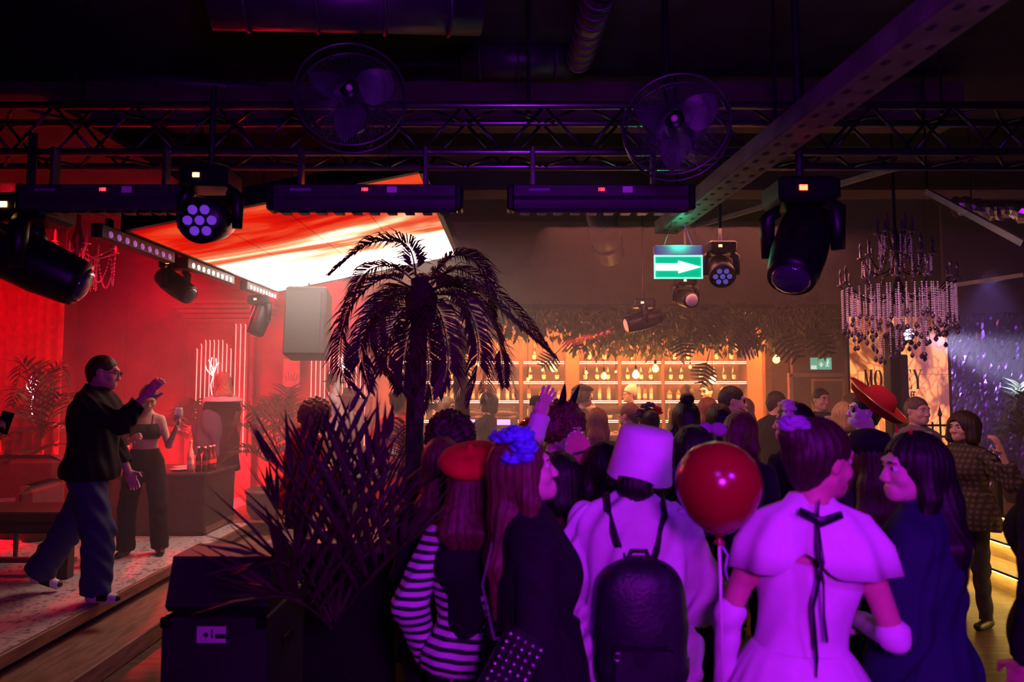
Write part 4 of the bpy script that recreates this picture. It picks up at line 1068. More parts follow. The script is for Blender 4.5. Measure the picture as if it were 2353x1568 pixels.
for i in range(8):
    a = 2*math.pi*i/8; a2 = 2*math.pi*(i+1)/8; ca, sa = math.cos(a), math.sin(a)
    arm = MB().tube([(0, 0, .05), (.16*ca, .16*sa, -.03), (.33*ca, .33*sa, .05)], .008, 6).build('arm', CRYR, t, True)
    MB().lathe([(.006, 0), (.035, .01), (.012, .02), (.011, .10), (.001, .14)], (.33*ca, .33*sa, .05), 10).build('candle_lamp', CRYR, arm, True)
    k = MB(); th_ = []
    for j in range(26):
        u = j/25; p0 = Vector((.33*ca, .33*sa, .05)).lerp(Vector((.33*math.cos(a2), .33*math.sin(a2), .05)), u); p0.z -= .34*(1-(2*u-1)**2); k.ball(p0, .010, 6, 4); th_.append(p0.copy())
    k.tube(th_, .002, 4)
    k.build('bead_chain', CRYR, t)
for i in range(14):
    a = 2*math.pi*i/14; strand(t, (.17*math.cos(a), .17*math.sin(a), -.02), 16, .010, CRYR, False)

# ------------------------------------------------------------------ palms and potted plants
PALM_D = mat('palm_leaf_dark', (.085, .045, .035), .65, var=.35, scale=6); PALM_G = mat('palm_leaf_grey_green', (.20, .22, .15), .5, var=.3, scale=6)
PALM_R = mat('palm_leaf_green', (.06, .10, .04), .4, var=.35, scale=6); STEMM = mat('palm_stem', (.12, .10, .05), .6, var=.3)
TRUNK = mat('palm_trunk_fibre', (.055, .035, .03), .9, var=.5, scale=22, bump=.8, bscale=50)
POT = mat('planter_dark', (.03, .025, .03), .45, var=.25); POTV = mat('planter_bowl', (.22, .16, .18), .4, var=.2)
def catmull(pts, n):
    pts = [Vector(q) for q in pts]; out = []
    ext = [pts[0]*2-pts[1]]+pts+[pts[-1]*2-pts[-2]]; m = len(pts)-1
    for i in range(n+1):
        u = i/n*m; k = min(int(u), m-1); t = u-k; a, b, c, d = ext[k:k+4]
        out.append(.5*((2*b)+(c-a)*t+(2*a-5*b+4*c-d)*t*t+(3*b-a-3*c+d)*t**3))
    return out
def frond(parent, pts, m, n=46, ll=.20, lw=.009, droop=.55, rng=random, start=.12, spread=1.0, rach=.007, o=None, name='frond', vee=.25):
    """a feather leaf: a tapering rib with two rows of narrow blades; pts relative to the parent's origin"""
    c = catmull(pts, n*2); k = MB(); N = len(c)
    if o is not None: c = [q-o for q in c]
    k.tube(c[::4]+[c[-1]], [rach*(1-.75*i/(len(c[::4]))) for i in range(len(c[::4])+1)], 6)
    for i in range(int(N*start), N-1):
        u = i/(N-1); t = (c[min(i+1, N-1)]-c[i-1]).normalized()
        side = t.cross(Vector((0, 0, 1)))
        if side.length < .15: side = t.cross(Vector((0, 1, 0)))
        side.normalize(); up = side.cross(t)
        sg = 1 if i % 2 else -1
        L_ = ll*(math.sin(math.pi*min(1, .16+.80*(u**.8)))**.7)*rng.uniform(.85, 1.12)
        d0 = (side*sg*spread+t*(.55+.6*u)+up*(vee+rng.uniform(-.15, .25))).normalized()
        d1 = (d0+Vector((0, 0, -droop*rng.uniform(.6, 1.3)))).normalized()
        a = c[i]; b = a+d0*L_*.45; e = b+d1*L_*.55; wv = t.cross(d0).normalized(); ww = d0.cross(wv).normalized()*lw; th = wv*.0018
        b2 = a+d0*L_*.2
        k.add([a, b2+ww, b+ww*.9, e, b-ww*.9, b2-ww, b2+th*3, b+th*3], [(0, 1, 6), (0, 6, 5), (1, 2, 7, 6), (6, 7, 4, 5), (2, 3, 7), (7, 3, 4)])
    return k.build(name, m, parent)
rp = random.Random(21)
def palm(label, base_px, Y, trunk, crown, fronds, m, ll, lw, tr, n=46, droop=.5, group='palm trees'):
    o = Vector((P(base_px[0], base_px[1], Y).x, Y, 0))
    t = thing('palm_tree', label, 'palm', o, 0, group)
    tp_ = [P(a, b, Y)-o for a, b in trunk]; tp_ = [Vector((tp_[0].x, 0, .30))]+tp_
    cs = catmull(tp_, 30)
    MB().tube(cs, [tr*(1.06-.18*i/30+.05*(i % 2)) for i in range(31)], 12).build('trunk', TRUNK, t)
    MB().lathe([(.16, 0), (.20, .03), (.22, .30), (.24, .33), (.21, .33), (.19, .27), (.001, .27)], n=24).build('planter', POT, t, True)
    MB().lathe([(tr*.9, -.18), (tr*1.5, -.10), (tr*1.7, .02), (tr*1.2, .10), (tr*.4, .16)], P(crown[0], crown[1], Y)-o, 12, fold=lambda th, i: .12*math.sin(6*th+i)).build('crown_fibre', TRUNK, t, True)
    for fp in fronds:
        pts = [P(a, b, Y+dy)-o for a, b, dy in fp]
        frond(t, pts, m, n, ll, lw, droop, rp)
    return t
palm('tall dark palm with drooping feather leaves against the glowing screen', (955, 1100), 4.75, [(950, 1130), (955, 900), (966, 700), (962, 640)], (968, 690),
     [[(960, 650, 0), (935, 565, -.1), (850, 560, -.15), (755, 632, -.2)],
      [(962, 655, 0), (900, 612, .2), (830, 640, .3), (775, 790, .35)],
      [(955, 665, 0), (880, 640, -.2), (800, 720, -.35), (785, 850, -.4), (835, 915, -.4)],
      [(955, 675, 0), (880, 690, -.35), (830, 800, -.5), (850, 900, -.45)],
      [(958, 680, 0), (910, 740, -.35), (890, 850, -.4), (960, 940, -.3)],
      [(970, 660, 0), (1045, 588, .1), (1110, 620, .2), (1135, 730, .25)],
      [(972, 665, 0), (1060, 620, .3), (1190, 720, .5), (1265, 812, .6)],
      [(975, 670, 0), (1070, 650, -.2), (1180, 740, -.3), (1275, 822, -.35)],
      [(975, 675, 0), (1060, 690, -.3), (1100, 800, -.45), (1075, 930, -.45)],
      [(975, 672, 0), (1060, 660, .1), (1140, 760, .15), (1160, 890, .15)],
      [(972, 680, 0), (1010, 720, -.4), (1030, 830, -.5), (1010, 910, -.45)],
      [(966, 680, 0), (975, 760, -.25), (985, 860, -.3), (965, 960, -.25)],
      [(960, 680, 0), (945, 750, -.3), (930, 830, -.38), (925, 900, -.35)],
      [(966, 655, 0), (1000, 640, .3), (1050, 680, .45), (1085, 800, .5)],
      [(960, 660, 0), (905, 670, .35), (870, 740, .5), (880, 860, .5)],
      [(965, 660, 0), (900, 690, .3), (850, 780, .4), (900, 880, .4)]],
     PALM_D, .24, .0068, .062, 78, .8)
palm('paler grey-green palm standing behind the tall dark palm', (1063, 960), 6.8, [(1066, 1060), (1060, 900), (1050, 790)], (1050, 780),
     [[(1050, 770, 0), (1000, 750, 0), (960, 800, 0), (945, 900, 0)], [(1050, 770, 0), (1100, 740, 0), (1150, 800, 0), (1165, 890, 0)],
      [(1050, 775, 0), (1090, 780, -.3), (1115, 860, -.4), (1110, 930, -.4)], [(1050, 775, 0), (1010, 790, -.3), (990, 870, -.4), (995, 940, -.4)],
      [(1050, 770, 0), (1040, 700, .1), (1000, 690, .2), (960, 740, .3)], [(1050, 770, 0), (1070, 700, .1), (1110, 700, .2), (1150, 760, .3)],
      [(1050, 775, 0), (1055, 830, -.3), (1060, 880, -.35), (1050, 920, -.35)], [(1050, 772, 0), (1140, 780, .3), (1170, 850, .4), (1185, 920, .4)]],
     PALM_G, .22, .007, .075, 36, .5)

def potted(label, px, Y, base, potr, poth, fronds, m, ll, lw, n=20, potm=POT, nm='potted_palm', droop=.35, py=1000, vee=.3, pos=None, spread=1.0):
    o = Vector((P(px, py, Y).x, Y, base)) if pos is None else Vector(pos)
    t = thing(nm, label, 'plant', o, 0)
    MB().lathe([(potr*.7, 0), (potr*.95, poth*.3), (potr, poth*.85), (potr*1.06, poth*.88), (potr*1.06, poth), (potr*.92, poth), (potr*.9, poth*.86), (.001, poth*.85)], n=24).build('pot', potm, t, True)
    for fp in fronds:
        pts = [P(a, b, Y+dy)-o for a, b, dy in fp]
        frond(t, pts, m, n, ll, lw, droop, rp, start=.18, vee=vee, spread=spread)
    return t
# the big plant in the foreground
fg = [[(775, 1420, 0), (800, 1250, 0), (812, 1090, 0), (800, 930, .05)], [(765, 1420, 0), (720, 1250, -.1), (680, 1120, -.2), (610, 1050, -.25)],
      [(770, 1420, 0), (800, 1240, -.15), (850, 1090, -.2), (905, 985, -.2)], [(770, 1430, 0), (840, 1280, .1), (900, 1170, .2), (985, 1110, .25)],
      [(760, 1430, 0), (700, 1300, .1), (650, 1200, .2), (612, 1120, .2)], [(770, 1425, 0), (750, 1240, .2), (715, 1100, .3), (690, 1000, .35)],
      [(775, 1430, 0), (850, 1330, -.2), (920, 1260, -.3), (965, 1230, -.35)], [(760, 1440, 0), (700, 1390, -.2), (640, 1370, -.3), (588, 1380, -.32)],
      [(772, 1420, 0), (790, 1230, .25), (770, 1080, .35), (740, 980, .4)], [(775, 1430, 0), (850, 1250, .3), (880, 1130, .4), (895, 1050, .4)],
      [(760, 1445, 0), (690, 1330, -.25), (640, 1290, -.35), (600, 1300, -.4)]]
potted('large dark feathery plant in the foreground left of the crowd', 768, 2.7, 0.0, .20, .40, fg, mat('foreground_leaf', (.050, .045, .026), .6, var=.35, scale=6, spec=.3), .40, .0125, 11, py=1500, droop=.12, vee=.30, spread=.5)
# potted palms on the stage
def burst(cx, cy, r, n, seed, upb=.9, dyr=.35):
    q = random.Random(seed); out = []
    for i in range(n):
        a = math.pi*(1.08-1.16*i/(n-1))+q.uniform(-.1, .1); l = r*q.uniform(.75, 1.1); dx = math.cos(a)*l; dyv = -abs(math.sin(a))*l*upb
        dd = q.uniform(-dyr, dyr)
        out.append([(cx, cy, 0), (cx+dx*.35, cy+dyv*.6-r*.12, dd*.4), (cx+dx*.75, cy+dyv*.95-r*.05, dd*.8), (cx+dx*1.05, cy+dyv*.75+r*.12, dd)])
    return out
potted('potted palm in a round bowl at the far end of the stage', 612, 8.2, .28, .22, .34, burst(612, 1060, 95, 11, 3, 1.5), PALM_R, .26, .012, 18, POTV, py=1060)
potted('tall potted palm behind the stage counter under the hanging loudspeaker', 655, 9.1, .285, .18, .30, burst(655, 1010, 80, 10, 4, 1.4), PALM_R, .28, .012, 18, POT, py=1010)
potted('red-lit potted palm beside the curtain', 95, 7.05, .28, .18, .35, burst(95, 1010, 90, 10, 5, 2.3), PALM_R, .24, .014, 16, POT, py=1010)
potted('red-lit leafy plant on the stage behind the dancing woman', 425, 9.2, .28, .16, .30, burst(430, 1010, 55, 12, 6, 1.7), PALM_R, .20, .016, 16, POT, py=1010)
potted('small pale green palm at the foot of the tall dark palm', 905, 5.6, 0, .16, .35, burst(930, 1100, 70, 9, 8, 1.8), PALM_G, .20, .008, 18, POT, py=1100)
potted('tall green plant at the right edge by the foil wall', 2335, 7.9, .51, .17, .3, burst(2345, 1010, 55, 9, 9, 2.6), PALM_R, .2, .014, 16, POT, py=1010)
# banana leaves by the curtain
def blade(parent, base, d, L_, w_, m, bend=.5, name='leaf'):
    d = Vector(d).normalized(); sdv = d.cross(Vector((0, 0, 1))).normalized(); k = MB(); vs_ = []; n = 8
    for i in range(n+1):
        u = i/n; c = Vector(base)+d*L_*u+Vector((0, 0, -bend*L_*u*u)); hw = w_*math.sin(math.pi*min(.97, .06+.94*u))**.8
        up = Vector((0, 0, .18*hw))
        vs_ += [c-sdv*hw+up, c, c+sdv*hw+up]
    fs = []
    for i in range(n): fs += [(i*3, i*3+1, i*3+4, i*3+3), (i*3+1, i*3+2, i*3+5, i*3+4)]
    m0 = len(vs_); k.add(vs_+[q-Vector((0, 0, .003)) for q in vs_], fs+[tuple(j+m0 for j in reversed(f_)) for f_ in fs])
    return k.build(name, m, parent, True)
o = P(40, 1090, 7.2); t = thing('banana_plant', 'broad-leaved plant glowing red beside the dark bench', 'plant', (o.x, 7.2, .28))
MB().lathe([(.14, 0), (.18, .1), (.19, .36), (.17, .36), (.001, .33)], n=20).build('pot', POT, t, True)
for i in range(11):
    a = i*2.4; e_ = .5+.5*(i % 4)/3
    MB().tube([(0, 0, .3), (.1*math.cos(a), .1*math.sin(a), .6+.2*e_)], .010, 6).build('stalk', STEMM, t)
    blade(t, (.1*math.cos(a), .1*math.sin(a), .6+.2*e_), (math.cos(a), math.sin(a), .9*e_), .55, .09, PALM_R, .5)

# ------------------------------------------------------------------ stage furniture
CTR = mat('dark_counter', (.045, .028, .03), .45, var=.3)
t = thing('stage_counter', 'dark boxy counter on the stage carrying glass bottles', 'counter', (-3.95, 7.6, .28))
MB().bbox((0, 0, .31), (1.48, .76, .62), .01).build('cabinet', CTR, t); MB().bbox((0, 0, .635), (1.54, .82, .035), .008).build('worktop', mat('counter_top', (.10, .05, .05), .18, var=.2), t)
for i in range(3): MB().bbox((-.49+i*.49, -.385, .31), (.46, .02, .54), .006).build('front_panel', CTR, t)
MB().box((.745, 0, .05), (.01, .7, .06)).build('foot_rail', FASC, t)
ctop = .28+.654
cz_ = [(437, 7.35, 0), (455, 7.30, 1), (470, 7.30, 1), (482, 7.42, 1), (490, 7.5, 1), (292, 7.4, 1)]
clab = ['tall clear bottle with spiral label on the stage counter', 'dark cola bottle second from the left on the stage counter', 'dark cola bottle third in the row on the stage counter', 'dark cola bottle fourth in the row on the stage counter', 'rearmost dark cola bottle on the stage counter', 'lone bottle with red label beside the dancing woman']
COLA = mat('cola_glass', (.05, .015, .01), .06, var=0, coat=1.0); REDL = mat('red_label', (.55, .03, .03), .5, var=.1)
for (px, Y, kd), la in zip(cz_, clab):
    x = P(px, 1080, Y).x
    t = thing('soda_bottle', la, 'bottle', (x, Y, ctop), .2)
    pr = [(.001, 0), (.030, .002), (.031, .02), (.028, .07), (.031, .12), (.026, .16), (.013, .20), (.012, .245), (.014, .247), (.014, .262), (.001, .264)]
    if kd == 0: pr = [(r*1.15, z*1.25) for r, z in pr]
    MB().lathe(pr, n=14).build('glass_body', COLA if kd else CLR, t, True)
    shield(.0295 if kd else .0335, .075, .115, 1.5).build('paper_label', REDL if kd else LBLW, t)
    MB().lathe([(.0145, pr[-3][1]), (.0145, pr[-2][1]+.002), (.001, pr[-2][1]+.003)], n=12).build('bottle_cap', LBLW if kd else FOIL, t, True)
for i, (px, Y) in enumerate(((415, 7.4), (418, 7.62))):
    t = thing('plate', ('white plate in front on the stage counter', 'white plate farther back on the stage counter')[i], 'plate', (P(px, 1080, Y).x, Y, ctop)); MB().lathe([(.05, 0), (.06, .004), (.11, .018), (.112, .022), (.06, .009), (.001, .008)], n=24).build('dish', mat('china', (.8, .78, .78), .2, var=0), t, True)
# dark bench at the left edge, round stool behind
t = thing('bench', 'dark wooden bench with square legs at the left edge of the stage', 'bench', (-4.2, 5.85, .28))
MB().bbox((0, 0, .50), (1.3, .5, .08), .015).build('seat', CTR, t); MB().bbox((0, 0, .40), (1.2, .42, .08), .01).build('apron', CTR, t)
for a in (-.56, .56):
    for b in (-.18, .18): MB().bbox((a, b, .19), (.09, .09, .38), .006).build('leg', CTR, t)
MB().box((0, 0, .10), (1.05, .05, .04)).build('stretcher', FASC, t)
t = thing('armchair', 'dark red upholstered armchair behind the bench', 'chair', (-4.85, 6.5, .28), .15)
UPH = mat('dark_red_velvet', (.10, .012, .018), .8, var=.3, sheen=.3)
MB().bbox((0, 0, .36), (.8, .7, .22), .06).build('seat', UPH, t); MB().bbox((0, .33, .62), (.84, .16, .50), .07).build('backrest', UPH, t)
for a in (-.38, .38): MB().bbox((a, 0, .50), (.14, .68, .30), .06).build('armrest', UPH, t)
for a in (-.32, .32):
    for b in (-.26, .26): MB().tube([(a, b, 0), (a, b, .27)], [.018, .026], 8).build('leg', CTR, t)

# ------------------------------------------------------------------ marble ledge and things on it
MARB = mat('veined_marble', (.55, .46, .45), .25, var=.55, scale=6, coat=.3)
x0, x1 = P(604, 1250, 4.0).x, P(925, 1250, 4.0).x; zt = P(700, 1248, 4.0).z
t = thing('marble_table', 'tall table with a veined marble top behind the foreground plant', 'table', ((x0+x1)/2, 4.18, 0))
tw = x1-x0
MB().bbox((0, 0, zt-.03), (tw, .40, .06), .008).build('table_top', MARB, t); MB().bbox((0, .02, (zt-.06)/2), (tw-.08, .32, zt-.06), .01).build('table_base', BLK, t)
def tumbler(label, x, y, z, h=.12, r=.035, m=None, drink=None):
    t = thing('drinking_glass', label, 'glass', (x, y, z)); 
    MB().lathe([(r*.85, 0), (r, h), (r*.93, h), (r*.78, .012), (.001, .012)], n=16).build('glass_wall', m or CLRG, t, True)
    if drink: MB().lathe([(r*.76, .013), (r*.86, h*.7), (.001, h*.7)], n=14).build('drink', drink, t, True)
    return t
CLRG = mat('clear_glass', (.85, .85, .9), .05, var=0, alpha=.30, coat=1.0); ORG = mat('orange_drink', (.8, .25, .05), .2, var=.1); RDD = mat('red_drink', (.6, .03, .04), .2, var=.1)
gx = (x0+x1)/2
for i, (dx, dy, dr) in enumerate(((-.18, -.08, ORG), (-.05, .05, RDD), (.12, -.05, ORG), (.24, .10, None))):
    tumbler(('orange drink at the left on the marble table', 'red drink in the middle of the marble table', 'orange drink right of the red one on the marble table', 'empty glass at the right end of the marble table')[i], gx+dx, 4.18+dy, zt+.0005, .12, .035, None, dr)
# far drinks table
zt2 = P(800, 1085, 6.5).z; xc = P(790, 1085, 6.5).x
t = thing('drinks_table', 'round dark table crowded with drinks behind the foreground plant', 'table', (xc, 6.5, 0))
MB().lathe([(.48, zt2-.04), (.50, zt2-.03), (.50, zt2), (.001, zt2)], n=32).build('table_top', CTR, t, True); MB().lathe([(.25, 0), (.25, .02), (.04, .05), (.035, zt2-.05), (.1, zt2-.04)], n=20).build('pedestal', BLKM, t, True)
rr_ = random.Random(5); nms = ('red', 'orange', 'clear', 'pink', 'amber', 'dark')
for i in range(10):
    a = i*.63; r_ = .18+.2*(i % 3)/2; dr = (RDD, ORG, None)[i % 3]
    o = tumbler(('glass of red drink', 'glass of orange drink', 'empty tumbler')[i % 3]+' standing on the round drinks table', xc+r_*math.cos(a), 6.5+r_*math.sin(a), zt2+.0005, .11+.03*(i % 2), .034, None, dr); o['group'] = ('red', 'orange', 'empty')[i % 3]+' glasses on the round drinks table'
fl = thing('flower_bunch', 'bunch of red flowers beside the man in black coat', 'flowers', P(893, 1160, 4.1)+Vector((0, 0, -.02)))
REDF = mat('red_petal', (.55, .015, .02), .6, var=.3)
k0 = MB().lathe([(.05, 0), (.06, .06), (.05, .10), (.001, .1)], (0, 0, -.20), 14).build('vase', CTR, fl, True)
for i in range(12):
    a = i*2.4; r_ = .02+.022*math.sqrt(i); c = Vector((r_*math.cos(a), r_*math.sin(a), .07-.012*i)); 
    MB().lathe([(.008, -.02), (.03, -.006), (.038, .012), (.028, .016), (.018, .002), (.012, .018), (.001, .010)], c, 10, None, fold=lambda th, j: .14*math.sin(5*th+j)).build('flower', REDF, fl, True)
    MB().tube([c+Vector((0, 0, -.02)), (0, 0, -.15)], .003, 5).build('stem', STEMM, fl)
fl.location.z = zt+.20; fl.location.x = x1-.07; fl.location.y = 4.12

# ------------------------------------------------------------------ speaker stack in the foreground
SPK = mat('speaker_black', (.022, .02, .023), .6, var=.25, scale=30, bump=.2, bscale=200)
zt = P(480, 1421, 2.95).z; x0 = P(371, 1421, 2.95).x; x1 = P(612, 1421, 2.95).x
t = thing('subwoofer', 'black subwoofer cabinet with a white sticker in the left foreground', 'speaker', ((x0+x1)/2, 3.22, 0))
MB().bbox((0, 0, zt/2), (x1-x0, .54, zt), .008).build('cabinet', SPK, t); 
q = P(486, 1459, 2.95); MB().box((q.x-(x0+x1)/2, -.2715, q.z), (.123, .002, .068)).build('sticker', PURL, t)
MB().lathe([(.010, 0), (.010, .002), (.001, .002)], (q.x-(x0+x1)/2-.022, -.2735, q.z), 12, Matrix.Rotation(math.pi/2, 3, 'X')).build('sticker_mark', INK, t); MB().box((q.x-(x0+x1)/2+.003, -.2735, q.z+.004), (.007, .002, .034)).build('sticker_mark', INK, t); MB().box((q.x-(x0+x1)/2+.04, -.2735, q.z-.006), (.045, .002, .018)).build('sticker_mark', INK, t)
for k in (-1, 1): MB().bbox((k*(x1-x0)/2, 0, zt*.8), (.02, .14, .05), .006).build('handle', BLKM, t)
for sx_ in (-1, 1):
    for sy_ in (-1, 1): MB().bbox((sx_*((x1-x0)/2-.02), sy_*.255, zt-.02), (.05, .05, .05), .008).build('corner_cap', BLKM, t)
xm = P(520, 1340, 3.1).x
t = thing('stage_monitor', 'black wedge stage monitor lying on the subwoofer', 'speaker', (xm, 3.2, zt+.0005))
h1 = P(520, 1287, 3.0).z-zt
prof = [(-.24, 0), (.24, 0), (.24, h1*.35), (.06, h1), (-.17, h1), (-.24, h1*.30)]
vs_ = []; w1 = .22
poly = [(-.20, .03), (-.17, 0), (.20, 0), (.20, h1*.5), (.10, h1), (-.14, h1)]
MB().prism(poly, .44, Matrix.Rotation(math.pi/2, 3, 'Z'), (w1, 0, 0)).build('cabinet', SPK, t)
MB().box((0, -.178, h1*.52), (.38, .012, h1*.8), Euler((R_(-14), 0, 0))).build('grille', mat('speaker_mesh', (.018, .016, .018), .7, var=.4, scale=160), t)
for k in (-1, 1): MB().bbox((k*w1, .02, h1*.55), (.012, .12, .04), .004).build('handle', BLKM, t)
# ------------------------------------------------------------------ haze in the hall
hm = bpy.data.materials.new('haze'); hm.use_nodes = True; nt = hm.node_tree; nt.nodes.remove(nt.nodes['Principled BSDF'])
vsn = nd(nt, 'ShaderNodeVolumeScatter'); vsn.inputs['Density'].default_value = HAZE; vsn.inputs['Anisotropy'].default_value = .15; vsn.inputs['Color'].default_value = (1, 1, 1, 1)
nt.links.new(vsn.outputs[0], nt.nodes['Material Output'].inputs['Volume'])
hz = MB().box((0.6, 8.55, 2.1), (13.6, 6.9, 4.3)).build('haze', hm)
tag(hz, 'thin theatrical smoke filling the back half of the hall', 'haze', None, 'stuff')

# ------------------------------------------------------------------ people
def v3(*q): return np.array(q, float)
def unit(q):
    q = np.array(q, float); return q/np.linalg.norm(q)
def rotm(deg, axis):
    return np.array(Matrix.Rotation(R_(deg), 3, axis))
SKIN = mat('skin_fair', (.62, .36, .26), .5, var=.08, scale=30, sss=0.0)
SKIN_T = mat('skin_tan', (.48, .26, .17), .5, var=.08, scale=30)
SKIN_P = mat('skin_pale', (.74, .50, .40), .5, var=.06, scale=30)
PAINT = mat('face_paint_white', (.8, .76, .72), .6, var=.1, scale=40)
EYEW = mat('eye_white', (.75, .72, .70), .25, var=0)
EYED = mat('eye_dark', (.02, .012, .01), .2, var=0)
LIPS = mat('lips', (.42, .10, .10), .4, var=0)
def hairmat(name, col, rough=.45):
    return mat(name, col, rough, var=.45, scale=9, bump=.35, bscale=30, stretch=(9, 9, .8), spec=.4)
H_BLACK = hairmat('hair_black', (.012, .008, .009))
H_DARK = hairmat('hair_dark_brown', (.035, .018, .013))
H_BROWN = hairmat('hair_brown', (.11, .05, .028))
H_LIGHT = hairmat('hair_light_brown', (.22, .11, .055))
H_BLOND = hairmat('hair_blond', (.50, .32, .19))
H_RED = hairmat('hair_auburn', (.26, .075, .03))
H_GREY = hairmat('hair_greying', (.14, .10, .09))
def cloth(name, col, rough=.85, var=.05):
    return mat('cloth_'+name, col, rough, var=var, scale=22, bump=.18, bscale=240, sheen=.0, spec=.25)
C_BLACK = cloth('black', (.012, .011, .014)); C_CHAR = cloth('charcoal', (.035, .032, .038)); C_GREY = cloth('grey', (.16, .15, .16))
C_WHITE = cloth('white', (.80, .78, .80)); C_NAVY = cloth('navy', (.018, .02, .07)); C_DENIM = cloth('denim', (.045, .06, .13))
C_RED = cloth('red', (.60, .02, .02)); C_BROWN = cloth('brown', (.09, .045, .028)); C_PINK = cloth('pink', (.70, .36, .40))
C_LIGHT = cloth('pale_grey', (.48, .46, .48)); C_WINE = cloth('wine', (.12, .02, .025)); C_LGREY = cloth('light_shirt', (.55, .55, .62))
C_OLIVE = cloth('olive', (.08, .075, .04)); C_MID = cloth('taupe', (.20, .15, .13))
SH_BLACK = mat('shoe_black', (.012, .01, .012), .4, var=.2); SH_WHITE = mat('shoe_white', (.75, .72, .72), .5, var=.1)

DOWN = {'L': ((.16, .02, -1), (.02, -.22, -1)), 'R': ((-.16, .02, -1), (-.02, -.22, -1))}
FRONT = {'L': ((.22, -.1, -1), (-.25, -1, .25)), 'R': ((-.22, -.1, -1), (.25, -1, .25))}
TORSO_M = (((0, 0, .95), (.165, .115, .12)), ((0, .0, 1.10), (.148, .105, .15)), ((0, .005, 1.30), (.178, .118, .17)))
TORSO_F = (((0, 0, .94), (.170, .122, .125)), ((0, .0, 1.10), (.122, .092, .14)), ((0, .005, 1.29), (.148, .104, .16)))

